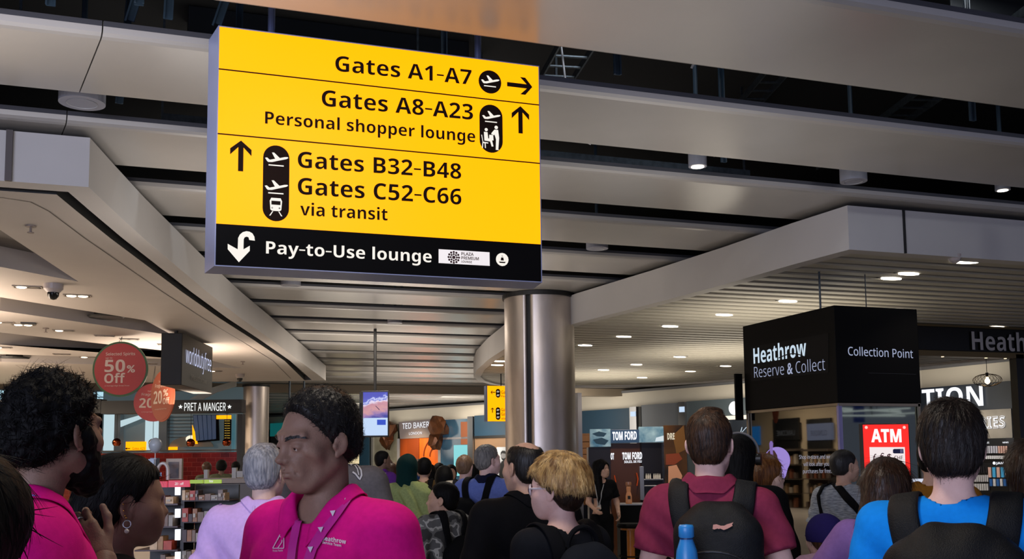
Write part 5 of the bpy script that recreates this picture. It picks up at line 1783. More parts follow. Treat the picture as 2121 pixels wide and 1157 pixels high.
class Field:
    """a distance field on a box grid whose spacing may vary along each axis"""

    def __init__(s, xs, ys, zs):
        s.x, s.y, s.z = xs, ys, zs
        s.V = np.full((len(xs), len(ys), len(zs)), .25, np.float32)

    def win(s, lo, hi):
        r = []
        for a, l, h in ((s.x, lo[0], hi[0]), (s.y, lo[1], hi[1]), (s.z, lo[2], hi[2])):
            i, j = np.searchsorted(a, l), np.searchsorted(a, h)
            if j <= i:
                return None
            r.append(slice(max(i - 1, 0), min(j + 1, len(a))))
        return tuple(r)

    def put(s, prim, k=.02, op='+'):
        d, lo, hi = prim
        pad = k * 1.2 + .02
        w = s.win(lo - pad, hi + pad)
        if w is None:
            return s
        X, Y, Z = np.meshgrid(s.x[w[0]], s.y[w[1]], s.z[w[2]], indexing='ij', sparse=True)
        D = d(X, Y, Z).astype(np.float32)
        V = s.V[w]
        if op == '+':
            h = np.maximum(k - np.abs(V - D), 0) / max(k, 1e-6)
            s.V[w] = np.minimum(V, D) - h * h * k * .25
        elif op == '-':
            h = np.maximum(k - np.abs(V + D), 0) / max(k, 1e-6)
            s.V[w] = np.maximum(V, -D) + h * h * k * .25
        return s

    def cut(s, fn, k=.0):
        """keep only where fn <= 0"""
        X, Y, Z = np.meshgrid(s.x, s.y, s.z, indexing='ij', sparse=True)
        D = fn(X, Y, Z).astype(np.float32)
        if k:
            h = np.maximum(k - np.abs(s.V - D), 0) / k
            s.V = np.maximum(s.V, D) + h * h * k * .25
        else:
            s.V = np.maximum(s.V, D)
        return s

    def add(s, fn):
        X, Y, Z = np.meshgrid(s.x, s.y, s.z, indexing='ij', sparse=True)
        s.V = s.V + fn(X, Y, Z).astype(np.float32)
        return s

    def mesh(s):
        V = s.V.copy()
        V[0], V[-1], V[:, 0], V[:, -1], V[:, :, 0], V[:, :, -1] = .1, .1, .1, .1, .1, .1
        ins = V < 0
        nx, ny, nz = V.shape
        c = np.zeros((nx - 1, ny - 1, nz - 1), np.uint8)
        for a in (0, 1):
            for b in (0, 1):
                for d in (0, 1):
                    c += ins[a:nx - 1 + a, b:ny - 1 + b, d:nz - 1 + d]
        act = (c > 0) & (c < 8)
        idx = np.full(act.shape, -1, np.int64)
        n = int(act.sum())
        idx[act] = np.arange(n)
        I, J, K = np.nonzero(act)
        P = np.zeros((n, 3))
        cnt = np.zeros(n)
        co = (s.x, s.y, s.z)
        corners = [(a, b, d) for a in (0, 1) for b in (0, 1) for d in (0, 1)]
        for p in corners:
            for ax in range(3):
                if p[ax]:
                    continue
                q = list(p)
                q[ax] = 1
                v0 = V[I + p[0], J + p[1], K + p[2]]
                v1 = V[I + q[0], J + q[1], K + q[2]]
                m = (v0 < 0) != (v1 < 0)
                t = np.where(m, v0 / np.where(m, v0 - v1, 1), 0)
                for a_ in range(3):
                    g0 = co[a_][(I, J, K)[a_] + p[a_]]
                    g1 = co[a_][(I, J, K)[a_] + q[a_]]
                    P[:, a_] += np.where(m, g0 + (g1 - g0) * t, 0)
                cnt += m
        P /= np.maximum(cnt, 1)[:, None]
        F = []
        for ax in range(3):
            sl0 = [slice(None)] * 3
            sl1 = [slice(None)] * 3
            sl0[ax], sl1[ax] = slice(0, -1), slice(1, None)
            e = ins[tuple(sl0)] != ins[tuple(sl1)]
            a, b, d = np.nonzero(e)
            o1, o2 = [q for q in range(3) if q != ax]
            g = np.stack((a, b, d), 1)
            ok = (g[:, o1] > 0) & (g[:, o2] > 0) & (g[:, o1] < V.shape[o1] - 1) & (g[:, o2] < V.shape[o2] - 1)
            g = g[ok]
            quad = []
            for d1, d2 in ((-1, -1), (0, -1), (0, 0), (-1, 0)):
                h = g.copy()
                h[:, o1] += d1
                h[:, o2] += d2
                quad.append(idx[h[:, 0], h[:, 1], h[:, 2]])
            q = np.stack(quad, 1)
            fl = ins[g[:, 0], g[:, 1], g[:, 2]]
            if ax == 1:
                fl = ~fl
            q[~fl] = q[~fl][:, ::-1]
            F.append(q)
        return P, np.concatenate(F)


def ell(c, r, M=None, T=None):
    """ellipsoid; M rotates it about its centre, T = (R, t) places it in a moved frame"""
    c, r = _npv(c), _npv(r)
    R = np.eye(3) if M is None else _npv(M)
    if T is not None:
        c, R = T[0] @ c + T[1], T[0] @ R
    ext = np.sqrt(((R * r) ** 2).sum(1))

    def d(X, Y, Z):
        x, y, z = X - c[0], Y - c[1], Z - c[2]
        a = [(R[0, i] * x + R[1, i] * y + R[2, i] * z) / r[i] for i in range(3)]
        k0 = np.sqrt(a[0] ** 2 + a[1] ** 2 + a[2] ** 2)
        k1 = np.sqrt((a[0] / r[0]) ** 2 + (a[1] / r[1]) ** 2 + (a[2] / r[2]) ** 2)
        return k0 * (k0 - 1) / np.maximum(k1, 1e-6)
    return d, c - ext, c + ext


def cone(a, b, ra, rb, T=None, flat=None):
    """rounded cone from a to b; flat = (axis vector, factor) presses it along one direction"""
    a, b = _npv(a), _npv(b)
    if T is not None:
        a, b = T[0] @ a + T[1], T[0] @ b + T[1]
    u = b - a
    L = max(u @ u, 1e-9)
    fl = None
    if flat is not None:
        f = _npv(flat[0])
        if T is not None:
            f = T[0] @ f
        fl = (f / np.linalg.norm(f), flat[1])

    def d(X, Y, Z):
        x, y, z = X - a[0], Y - a[1], Z - a[2]
        t = np.clip((x * u[0] + y * u[1] + z * u[2]) / L, 0, 1)
        x, y, z = x - t * u[0], y - t * u[1], z - t * u[2]
        n2 = x * x + y * y + z * z
        if fl is not None:
            h = x * fl[0][0] + y * fl[0][1] + z * fl[0][2]
            n2 = n2 + h * h * (fl[1] ** 2 - 1)
        return np.sqrt(n2) - (ra + (rb - ra) * t)
    m = max(ra, rb)
    return d, np.minimum(a, b) - m, np.maximum(a, b) + m


def rot(ax, deg):
    return np.array(Matrix.Rotation(math.radians(deg), 3, ax))


def axis(lo, hi, fine=(), f=.004, c=.014):
    """grid ticks from lo to hi, dense inside the fine intervals"""
    out = [lo]
    while out[-1] < hi:
        p = out[-1]
        step = c
        for a, b in fine:
            g = max(a - p, p - b, 0)
            step = min(step, f + g * .25)
        out.append(p + step)
    return np.array(out)


class Noise:
    def __init__(s, seed, n=7):
        r = np.random.default_rng(seed)
        k = r.normal(size=(n, 3))
        s.k = k / np.linalg.norm(k, axis=1)[:, None] * r.uniform(.6, 1.7, n)[:, None]
        s.p = r.uniform(0, 6.28, n)
        s.n = n

    def __call__(s, X, Y, Z, f, st=(1, 1, 1)):
        v = 0
        for (a, b, c), p in zip(s.k, s.p):
            v = v + np.sin(f * (a * st[0] * X + b * st[1] * Y + c * st[2] * Z) + p)
        return v / s.n * 1.6


# ---- head shape in head coordinates (origin between the ears, +y to the face, z up)
def head_ops(T, sex='m', jaw=1.0, old=False, detail=True, nose=1.0, squint=1.0):
    E, K = [], lambda p, k=.02, op='+': E.append((p, k, op))
    K(ell((0, -.018, .036), (.0755, .097, .083), T=T))
    K(ell((0, .026, .0), (.066, .066, .088), T=T), .03)
    K(ell((0, .036, -.060), (.050 * jaw, .052, .048), T=T), .03)
    K(ell((0, .072, -.095), (.022 * jaw, .021, .018), T=T), .03)
    for s in (-1, 1):
        K(cone((s * .047 * jaw, .0, -.05), (s * .026 * jaw, .060, -.092), .020, .016, T=T), .03)
    if not detail:
        K(cone((0, .092, .012), (0, .114, -.024), .009, .015, T=T), .012)
        for s in (-1, 1):
            K(ell((s * .078, -.008, -.006), (.010, .021, .033), rot('Z', -18 * s), T=T), .008)
        return E
    for s in (-1, 1):
        K(ell((s * .045, .056, -.022), (.027, .026, .026), T=T), .03)
        K(cone((s * .012, .0905, .026), (s * .048, .070, .029), .0090, .0070, T=T), .02)
        K(ell((s * .031, .107, .005), (.017, .016, .0115), T=T), .016, '-')
    K(ell((0, .070, -.040), (.036, .026, .034), T=T), .03)
    K(cone((0, .084, .022), (0, .100, -.012), .0085, .0105, T=T), .016)
    K(ell((0, .104 + .004 * nose, -.0225), (.0122 * nose, .0140 * nose, .0115), T=T), .010)
    for s in (-1, 1):
        K(ell((s * .0130 * nose, .098, -.0275), (.0078, .0120, .0085), T=T), .008)
        K(ell((s * .0068, .107, -.0365), (.0036, .0055, .0024), T=T), .003, '-')
        # lids
        K(ell((s * .0320, .0785, .0040), (.0165, .0140, .0120), T=T), .006)
        K(ell((s * .0320, .0930, .0008), (.0112, .0075, .0034 * squint), T=T), .003, '-')
        # ears
        K(ell((s * .079, -.012, -.008), (.0065, .0190, .031), rot('Z', 24 * s) @ rot('X', 12), T=T), .007)
        K(ell((s * .087, -.006, -.006), (.0060, .0105, .019), rot('Z', 24 * s) @ rot('X', 12), T=T), .006, '-')
        K(ell((s * .075, .004, -.012), (.006, .006, .009), T=T), .005)
        K(ell((s * .074, .000, -.034), (.0055, .007, .008), T=T), .006)
    f = 1.0 if sex == 'm' else 1.15
    K(ell((0, .078, -.058), (.032, .020, .026), T=T), .03)
    for s in (-1, 1):
        K(cone((s * .003, .1010, -.0525), (s * .023, .0890, -.0570), .0048 * f, .0030 * f, T=T), .008)
        K(cone((0, .1005, -.0630), (s * .018, .0905, -.0605), .0060 * f, .0036 * f, T=T), .008)
        K(cone((s * .026, .0905, -.0582), (0, .1075, -.0576), .0004, .0016, T=T), .006, '-')
    K(ell((0, .101, -.0755), (.015, .007, .0045), T=T), .010, '-')
    K(ell((0, .1025, -.0445), (.0028, .003, .005), T=T), .006, '-')
    if old:
        for s in (-1, 1):
            K(cone((s * .021, .103, -.030), (s * .033, .091, -.060), .0012, .0012, T=T), .010, '-')
            K(cone((s * .020, .0965, -.009), (s * .046, .084, -.012), .0008, .0008, T=T), .008, '-')
            K(ell((s * .056, .074, -.046), (.008, .014, .020), T=T), .03, '-')
        for zz in (.052, .066, .080):
            K(cone((-.035, .090, zz), (.035, .090, zz + .002), .0012, .0012, T=T), .006, '-')
        for s in (-1, 1):
            K(cone((s * .006, .098, .024), (s * .008, .096, .046), .0015, .0012, T=T), .005, '-')
    return E


def hand_ops(T, curl=.35, spread=.0, thumb=.5):
    """right hand in hand coordinates: wrist at the origin, fingers along -z, palm faces -y... thumb on +x side"""
    E = []
    E.append((cone((0, 0, .03), (0, 0, -.02), .025, .027, T=T, flat=((0, 1, 0), 1.25)), .01, '+'))
    for i, x in enumerate((.027, .009, -.009, -.026)):
        E.append((cone((x * .55, 0, -.015), (x, 0, -.088 + .004 * (i == 0) + .008 * (i == 3)), .017, .0125, T=T, flat=((0, 1, 0), 1.2)), .012, '+'))
    Ls = (.042, .047, .043, .034)
    for i, x in enumerate((.028, .0095, -.009, -.027)):
        p = _npv((x, 0, -.088 + .004 * (i == 0) + .008 * (i == 3)))
        a = 0
        r = .0092 - .0008 * (i == 3)
        for j, fr_ in enumerate((1, .62, .5)):
            a += curl * (1.0 + .12 * i) * (1.0 if j == 0 else 1.15)
            q = p + _npv((spread * (1.5 - i) * .3, -math.sin(a), -math.cos(a))) * Ls[i] * fr_
            E.append((cone(p, q, r, r * .92, T=T), .004, '+'))
            p, r = q, r * .92
    p = _npv((.018, -.004, -.022))
    for d, l, r0, r1 in (((.62, -.35 * thumb - .1, -.70), .042, .0150, .0115), ((.42, -.5 * thumb, -.80), .032, .0108, .0098), ((.15, -.7 * thumb, -.85), .026, .0098, .0080)):
        d = _npv(d) / np.linalg.norm(d)
        q = p + d * l
        E.append((cone(p, q, r0, r1, T=T), .006, '+'))
        p = q
    return E


def merge(parts):
    V, Fs, n = [], [], 0
    for v, f in parts:
        V.append(v)
        Fs += [tuple(int(t) + n for t in q) for q in f]
        n += len(v)
    return np.concatenate(V), Fs


def mesh_obj(name, P, F, m, parent, uv_attr=None):
    me = bpy.data.meshes.new(name)
    F = np.asarray(F) if not isinstance(F, list) else F
    if isinstance(F, np.ndarray):
        me.vertices.add(len(P))
        me.vertices.foreach_set('co', np.asarray(P, np.float32).ravel())
        me.loops.add(F.size)
        me.loops.foreach_set('vertex_index', F.ravel().astype(np.int32))
        me.polygons.add(len(F))
        me.polygons.foreach_set('loop_start', np.arange(0, F.size, F.shape[1], dtype=np.int32))
        me.polygons.foreach_set('loop_total', np.full(len(F), F.shape[1], np.int32))
    else:
        me.from_pydata([tuple(p) for p in P], [], F)
    me.polygons.foreach_set('use_smooth', [True] * len(me.polygons))
    me.update(calc_edges=True)
    me.validate()
    me.materials.append(m)
    o = bpy.data.objects.new(name, me)
    COL.objects.link(o)
    if parent is not None:
        o.parent = parent
    return o


def grid_for(prims, f, pad=.03):
    lo = np.min([p[0][1] for p in prims if p[2] == '+'], 0) - pad
    hi = np.max([p[0][2] for p in prims if p[2] == '+'], 0) + pad
    return Field(*[np.arange(lo[i], hi[i] + f, f) for i in range(3)])


def solid(prims, f, pad=.03):
    g = grid_for(prims, f, pad)
    for p, k, op in prims:
        g.put(p, k, op)
    return g


SKIN = {'brown': ((.175, .098, .068), (.21, .12, .082)), 'tan': ((.42, .25, .175), (.47, .29, .21)), 'fair': ((.60, .40, .33), (.66, .46, .38)),
        'dark': ((.10, .055, .04), (.13, .075, .055)), 'deep': ((.17, .095, .065), (.20, .115, .08)), 'pink': ((.66, .42, .36), (.72, .48, .42))}


def skin_mat(k):
    a, b = SKIN[k]
    return mat('skin_' + k, tuple(x ** (1 / 2.2) for x in a), .55, col2=tuple(x ** (1 / 2.2) for x in b), vscale=28, bump=.10, bscale=220, spec=.22)


class Person:
    """a standing person; every length is for a height of 1.75 and scaled to h"""

    def __init__(s, label, px, ytop, d, face, h_extra=0.0, skin='fair', sex='m', width=1.0, head_yaw=0.0, head_pitch=0.0, head_roll=0.0, arms=None, res=.006, head_res=None,
                 old=False, detail=True, jaw=1.0, lean=0.0, child=False, nose=1.0, stoop=0.0, name='person', squint=1.0, clip=None):
        s.squint = squint
        top = at(px, ytop, d)
        s.h = top.z + h_extra
        s.k = s.h / 1.75
        s.hs = s.k if not child else s.k * 1.18        # a child's head is larger for its height
        s.w = width
        v = Vector((top.x, top.y)).normalized()
        a = math.radians(face)
        fx, fy = v.x * math.cos(a) + v.y * math.sin(a), -v.x * math.sin(a) + v.y * math.cos(a)
        s.rz = math.atan2(-fx, fy)
        s.skin, s.sex = skin_mat(skin), sex
        s.res = res
        s.hr = head_res or res * .6
        s.old, s.detail, s.jaw, s.nose = old, detail, jaw, nose
        k = s.k
        # head frame in local coordinates
        R = rot('Z', -head_yaw) @ rot('X', head_pitch) @ rot('Y', head_roll)
        hc = _npv((0, .018 * k + stoop, s.h - .119 * s.hs))
        s.T = (R * s.hs, hc)
        s.TR = R
        s.hc = hc
        # place so that the head, not the feet, sits under the picture position
        c, sn = math.cos(s.rz), math.sin(s.rz)
        off = Vector((c * hc[0] - sn * hc[1], sn * hc[0] + c * hc[1], 0))
        s.loc = Vector((top.x, top.y, 0)) - off
        s.M = Matrix.Translation(s.loc) @ Matrix.Rotation(s.rz, 4, 'Z')
        s.arms = (arms(s) if callable(arms) else arms) or {}
        w = width
        J = {}
        for sd, sg in (('L', -1), ('R', 1)):
            sh = _npv((sg * .178 * w, -.012, 1.402))
            el_, wr = s.arms.get(sd, ((sg * (.235 * w + .01), -.03, 1.13), (sg * (.245 * w + .0), .06, .875)))
            J[sd] = [sh * k, _npv(el_) * k, _npv(wr) * k]
        s.J = J
        s.stoop = stoop
        s._body()

    def torso(s, t=0.0, k=.05, belly=0.0, loose=0.0):
        w, K, b = s.w, s.k, s.stoop
        sx = 1.0 if s.sex == 'm' else .93
        E = []
        A = lambda p, kk=k: E.append((p, kk, '+'))
        q = lambda x, y, z: (x * K, y * K + b * max(0, (z - 1.0) / .55), z * K)
        R = lambda x, y, z: ((x * w * sx + t) * K, (y * (.6 + .4 * w) + t) * K, (z + t) * K)
        A(ell(q(0, -.005, 1.29), R(.160, .108, .17)))
        A(ell(q(0, .0, 1.08), R(.142 + loose, .100 + loose, .19)))
        A(ell(q(0, -.012, .94), R(.165 + loose * .6, .115 + loose * .6, .15)))
        if belly:
            A(ell(q(0, .05, 1.08), R(.125, .085 + belly, .14)))
        A(cone(q(-.140 * w, -.012, 1.392), q(.140 * w, -.012, 1.392), (.057 + t) * K, (.057 + t) * K))
        for sg in (-1, 1):
            A(ell(q(sg * .082 * w, -.06, 1.36), R(.065, .050, .085)))
            A(cone(q(sg * .028, -.022, 1.452), q(sg * .145 * w, -.016, 1.402), (.044 + t) * K, (.046 + t) * K))
            if s.sex == 'm':
                A(ell(q(sg * .07 * w, .075, 1.32), R(.075, .034, .06)))
            else:
                A(ell(q(sg * .072, .085, 1.26), R(.058, .050, .055)))
        return E

    def arm(s, sd, t=0.0, k=.025, upto=1.0):
        a, b, c = s.J[sd]
        K = s.k
        wf = .6 + .4 * s.w
        E = [(cone(a, b, (.052 * wf + t) * K, (.042 * wf + t) * K), .04, '+')]
        if upto > 1:
            E.append((cone(b, c, (.042 * wf + t) * K, (.029 + t) * K), k, '+'))
        return E

    def leg(s, t=0.0):
        K = s.k
        E = []
        for sg in (-1, 1):
            E.append((cone((sg * .088 * K, -.005 * K, .90 * K), (sg * .095 * K, .012 * K, .49 * K), (.082 + t) * K, (.056 + t) * K), .04, '+'))
            E.append((cone((sg * .095 * K, .012 * K, .49 * K), (sg * .1 * K, -.02 * K, .10 * K), (.055 + t) * K, (.040 + t) * K), .03, '+'))
            E.append((ell((sg * .097 * K, -.022 * K, .36 * K), ((.050 + t) * K, (.055 + t) * K, .13 * K)), .03, '+'))
        return E

    def feet(s, t=0.0):
        K = s.k
        E = []
        for sg in (-1, 1):
            E.append((cone((sg * .1 * K, -.045 * K, (.043 + t) * K), (sg * .125 * K, .15 * K, (.034 + t) * K), (.040 + t) * K, (.032 + t) * K), .02, '+'))
            E.append((cone((sg * .1 * K, -.025 * K, .11 * K), (sg * .1 * K, -.02 * K, .05 * K), (.042 + t) * K, (.045 + t) * K), .02, '+'))
        return E

    def _body(s):
        K, T = s.k, s.T
        P = s.torso() + s.leg() + s.feet()
        P.append((cone((0, -.02 * K + s.stoop * .8, 1.44 * K), s.hc + s.TR @ _npv((0, -.022, -.055)) * s.hs, .056 * K, .050 * s.hs), .03, '+'))
        for sd in 'LR':
            P += s.arm(sd, upto=2)
        H = [(p, k * s.hs, op) for p, k, op in head_ops(T, s.sex, s.jaw, s.old, s.detail, s.nose, s.squint)]
        P += H
        lo = np.min([p[0][1] for p in P if p[2] == '+'], 0) - .03
        hi = np.max([p[0][2] for p in P if p[2] == '+'], 0) + .03
        hb = .135 * s.hs
        f = s.hr
        c = max(s.res * 2, .012)
        g = Field(axis(lo[0], hi[0], [(s.hc[0] - hb * .85, s.hc[0] + hb * .85)], f, c), axis(lo[1], hi[1], [(s.hc[1] - hb, s.hc[1] + hb * 1.05)], f, c), axis(lo[2], hi[2], [(s.hc[2] - .125 * s.hs, s.hc[2] + hb)], f, c))
        for p, k, op in P:
            g.put(p, k, op)
        parts = [g.mesh()]
        for sd, sg in (('L', -1), ('R', 1)):
            el_, wr = s.J[sd][1], s.J[sd][2]
            hs = s.arms.get('hand' + sd, {})
            z = (el_ - wr) / np.linalg.norm(el_ - wr)
            if 'dir' in hs:
                z = -_npv(hs['dir']) / np.linalg.norm(hs['dir'])
            y = _npv(hs.get('back', (sg * 1.0, .0, .0)))      # back of the hand
            y = y - z * (y @ z)
            y /= np.linalg.norm(y)
            x = np.cross(y, z)
            # thumb side: for a right hand hanging with its back outwards the thumb is in front
            Rm = np.stack((x * (1 if sg < 0 else -1) * -1 if False else x, y, z), 1)
            if (Rm[:, 0] @ _npv(hs.get('thumb', (0, 1, 0)))) < 0:
                Rm = np.stack((-Rm[:, 0], Rm[:, 1], Rm[:, 2]), 1)
            hk = K * hs.get('scale', .95)
            s.handT = dict(getattr(s, 'handT', {}), **{sd: (Rm * hk, wr)})
            hp = solid(hand_ops((Rm * hk, wr), hs.get('curl', .35), hs.get('spread', .05), hs.get('thumbc', .5)), hs.get('res', max(.0045, s.hr * 1.3)))
            parts.append(hp.mesh())
        V, Fq = merge(parts)
        s.body = mesh_obj('person', V, np.array(Fq), s.skin, None)
        s.root = s.body
        s.root.location = s.loc
        s.root.rotation_euler = (0, 0, s.rz)
        s.M = Matrix.Translation(s.loc) @ Matrix.Rotation(s.rz, 4, 'Z')
        ROOTM[s.root.name] = s.M

    def say(s, label, group=None):
        tag(s.root, label, 'person', group)
        return s

    # ---------------------------------------------------------------- clothing
    def shirt(s, m, name='shirt', t=.016, hem=.86, sleeve=.62, long=False, collar=None, collar_m=None, wr=.006, seed=1, neck=.070, belly=0.0, loose=.012, res=None, hood=False, front_open=0.0):
        K, res = s.k, res or s.res
        P = s.torso(t, .05, belly, loose)
        A = []
        for sd in 'LR':
            a, b, c = s.J[sd]
            wf = .6 + .4 * s.w
            if long:
                A.append((cone(a, b, (.056 * wf + t * 1.1) * K, (.047 * wf + t * 1.1) * K), .05, '+'))
                e = b + (c - b) * .97
                A.append((cone(b, e, (.047 * wf + t * 1.1) * K, (.036 + t) * K), .03, '+'))
            else:
                e = a + (b - a) * (sleeve + .12)
                A.append((cone(a, e, (.056 * wf + t * 1.1) * K, (.055 * wf + t * 1.3) * K), .05, '+'))
        P = P + A
        if hood:
            P.append((ell((0, -.095 * K + s.stoop * .9, 1.455 * K), (.115 * K, .060 * K, .075 * K)), .04, '+'))
        g = solid(P, res, .05)
        nz = Noise(seed, 8)
        nz2 = Noise(seed + 50, 8)
        st = (1, 1, .45)
        g.add(lambda X, Y, Z: wr * .8 * nz(X, Y, Z, 16, st) + wr * .55 * nz2(X + .03 * np.sin(14 * Z), Y, Z + .5 * X, 38, (1, 1, .5)))
        # folds that run from the shoulder blades and armpits
        g.add(lambda X, Y, Z: wr * .9 * np.sin(70 * (X * .75 + Z * .35) + 5 * np.sin(9 * Z + seed)) * np.exp(-((Z - 1.18 * K) / (.16 * K)) ** 2))
        g.cut(lambda X, Y, Z: hem * K + .008 * np.sin(9 * X) - Z + 0 * Y)
        for sd in 'LR':
            if not long:
                a, b, c = s.J[sd]
                u = (b - a) / np.linalg.norm(b - a)
                e = a + (b - a) * sleeve
                sg = -1 if sd == 'L' else 1
                nb = .15 * K
                # cut only near the arm
                g.cut(lambda X, Y, Z: np.where(sg * X > .105 * K * s.w, (X - e[0]) * u[0] + (Y - e[1]) * u[1] + (Z - e[2]) * u[2], -1.0) if u[2] < -.75 else np.where(((X - e[0]) ** 2 + (Y - e[1]) ** 2 + (Z - e[2]) ** 2) < nb * nb, (X - e[0]) * u[0] + (Y - e[1]) * u[1] + (Z - e[2]) * u[2], -1.0))
        nc = _npv((0, -.012 * K + s.stoop * .85, 1.43 * K))
        g.put(cone(nc + _npv((0, 0, .03 * K)), s.hc + s.TR @ _npv((0, -.01, -.03)) * s.hs, neck * K, neck * 1.05 * K), .008, '-')
        g.put(ell(nc + _npv((0, .055 * K, .045 * K)), (.05 * K, .05 * K, .045 * K)), .01, '-')
        o = mesh_obj(name, *g.mesh(), m, s.root)
        s.shirt_o = o
        if collar:
            s.collar(collar_m or m, collar, open_=front_open)
        return o

    def collar(s, m, h=.05, open_=.035, flare=.018):
        """a folded collar standing round the neck and lying on the shirt, open at the front"""
        K = s.k
        me = s.shirt_o.data
        bv = BVHTree.FromPolygons([v.co for v in me.vertices], [p.vertices for p in me.polygons])
        b0 = _npv((0, -.016 * K + s.stoop * .85, 1.45 * K))

        def surf(x, y, dflt):
            hit = bv.ray_cast(Vector((x, y, 1.62 * K)), Vector((0, 0, -1)), .30 * K)[0]
            return hit.z if hit is not None else dflt
        n = 48
        a0 = math.radians(90) + open_ * 5
        V, Fq = [], []
        last = b0[2]
        for j in range(n + 1):
            a = a0 + (2 * math.pi - 10 * open_) * j / n
            u = abs(j / n - .5) * 2
            ca, sa = math.cos(a), math.sin(a)
            ri = .066 * K
            ro = (.100 + .014 * max(0, (u - .7) / .3) ** 1.5) * K
            fy = .012 * u * K

            def pt(r):
                return b0[0] + r * ca * 1.04, b0[1] + r * sa + fy
            zi = surf(*pt(ri + .022 * K), b0[2])
            zi = min(zi, b0[2] + .05 * K)
            top = (1 - u ** 2) * max(zi, b0[2] + .03 * K) + u ** 2 * zi + (.030 - .014 * u) * K * h / .05
            ring = [(ri, zi - .03 * K), (ri, zi), (ri + .001 * K, top - .006 * K), (ri + .004 * K, top), (ri + .009 * K, top - .001 * K)]
            for q in range(1, 7):
                f = q / 6
                r = ri + .009 * K + (ro - ri - .009 * K) * f
                zz = surf(*pt(r), zi - .03 * K) + .005 * K
                zz = max(zz, top - .058 * K)
                ring.append((r, max(zz, top - .001 * K + (zz - top) * min(1, f * 1.15) ** .9)))
            for r, z in ring:
                x, y = pt(r)
                V.append((x, y, z))
        m_ = len(ring)
        for j in range(n):
            for i in range(m_ - 1):
                Fq.append((j * m_ + i, (j + 1) * m_ + i, (j + 1) * m_ + i + 1, j * m_ + i + 1))
        o = mesh_obj('collar', np.array(V), np.array(Fq), m, s.root)
        md = o.modifiers.new('thick', 'SOLIDIFY')
        md.thickness = .003
        s.collar_o = o
        return o

    def trousers(s, m, name='trousers', t=.016, shoes='shoe', shoe_m=None, waist=.98, ankle=.09):
        K = s.k
        P = [p for p in s.torso(t * .7)[1:3]] + s.leg(t)
        g = solid(P, max(s.res * 2, .016), .05)
        nz = Noise(5)
        g.add(lambda X, Y, Z: .005 * nz(X, Y, Z, 22, (1, 1, .4)))
        g.cut(lambda X, Y, Z: Z - waist * K + 0 * X + 0 * Y)
        g.cut(lambda X, Y, Z: ankle * K - Z + 0 * X + 0 * Y)
        mesh_obj(name, *g.mesh(), m, s.root)
        g = solid(s.feet(.008), max(s.res * 2, .014), .05)
        g.cut(lambda X, Y, Z: .004 - Z + 0 * X + 0 * Y)
        mesh_obj('shoes', *g.mesh(), shoe_m or mat('shoe_black', (.07, .07, .07), .5), s.root)

    def lp(s, x, y, d):
        """picture point at depth d in this person's own coordinates"""
        return _npv(s.M.inverted() @ at(x, y, d))

    def ldir(s, x, y, z):
        """direction given as picture right, picture up, away from the camera"""
        f = Vector((_F.x, _F.y, 0)).normalized()
        return _npv(s.M.to_3x3().inverted() @ (_R * x + Vector((0, 0, 1)) * y + f * z))

    # ---------------------------------------------------------------- face and hair
    def eyes(s, iris=(.10, .06, .04), brow=None, brow_w=.0035):
        T = s.T
        for sg in (-1, 1):
            c = T[0] @ _npv((sg * .0325, .0775, .0030)) + T[1]
            r = .0122 * s.hs
            mb = MB()
            M = Matrix([list(x) for x in s.TR]).to_3x3() @ Matrix.Rotation(-math.pi / 2, 3, 'X')
            prof = [(math.sin(q) * r, math.cos(q) * r) for q in [math.pi * k / 12 for k in range(13)]]
            mb.mi = []
            mb.lathe(prof, c, 16, M=M)
            fmi = []
            for k in range(len(mb.f)):
                ring = k // 16
                fmi.append(2 if ring < 1 else (1 if ring < 2 else 0))
            mb.mi = fmi
            mb.build('eye', None, s.root, True, mats=[mat('eye_white', (.72, .68, .64), .25), mat('iris_%d' % int(iris[0] * 100), iris, .2), mat('pupil', (.01, .01, .01), .15)])
            if brow:
                pts = [T[0] @ _npv(p) + T[1] for p in ((sg * .012, .0985, .0225), (sg * .026, .0945, .0270), (sg * .041, .0845, .0285), (sg * .054, .0725, .0245))]
                b = MB()
                rnd = random.Random(4)
                for q in range(130):
                    u = rnd.random() * 2.999
                    i = int(u)
                    p = pts[i] + (pts[i + 1] - pts[i]) * (u - i)
                    t_ = (pts[i + 1] - pts[i])
                    t_ = t_ / np.linalg.norm(t_)
                    p = p + s.TR @ _npv((0, .0, rnd.uniform(-1, 1) * brow_w * (1 - .2 * i))) * s.hs
                    e = p + (t_ * .009 + s.TR @ _npv((0, .0, rnd.uniform(.0, .002)))) * s.hs
                    b.tube([p, (p + e) / 2 + s.TR @ _npv((0, .0015, 0)) * s.hs, e], .0008 * s.hs, 4, False, .0003 * s.hs)
                b.build('eyebrow', brow, s.root)

    def lips(s, m):
        """a thin coloured skin over the two lip rolls"""
        T = s.T
        P = []
        for q in (-1, 1):
            P.append((cone((q * .003, .1012, -.0525), (q * .022, .0893, -.0568), .0049, .0028, T=T), .005, '+'))
            P.append((cone((0, .1007, -.0630), (q * .017, .0909, -.0605), .0061, .0035, T=T), .005, '+'))
        g = solid(P, .0014 * s.hs, .01)
        for q in (-1, 1):
            g.put(cone((q * .026, .0905, -.0582), (0, .1077, -.0576), .0012, .0015, T=T), .004, '-')
        mesh_obj('lips', *g.mesh(), m, s.root)

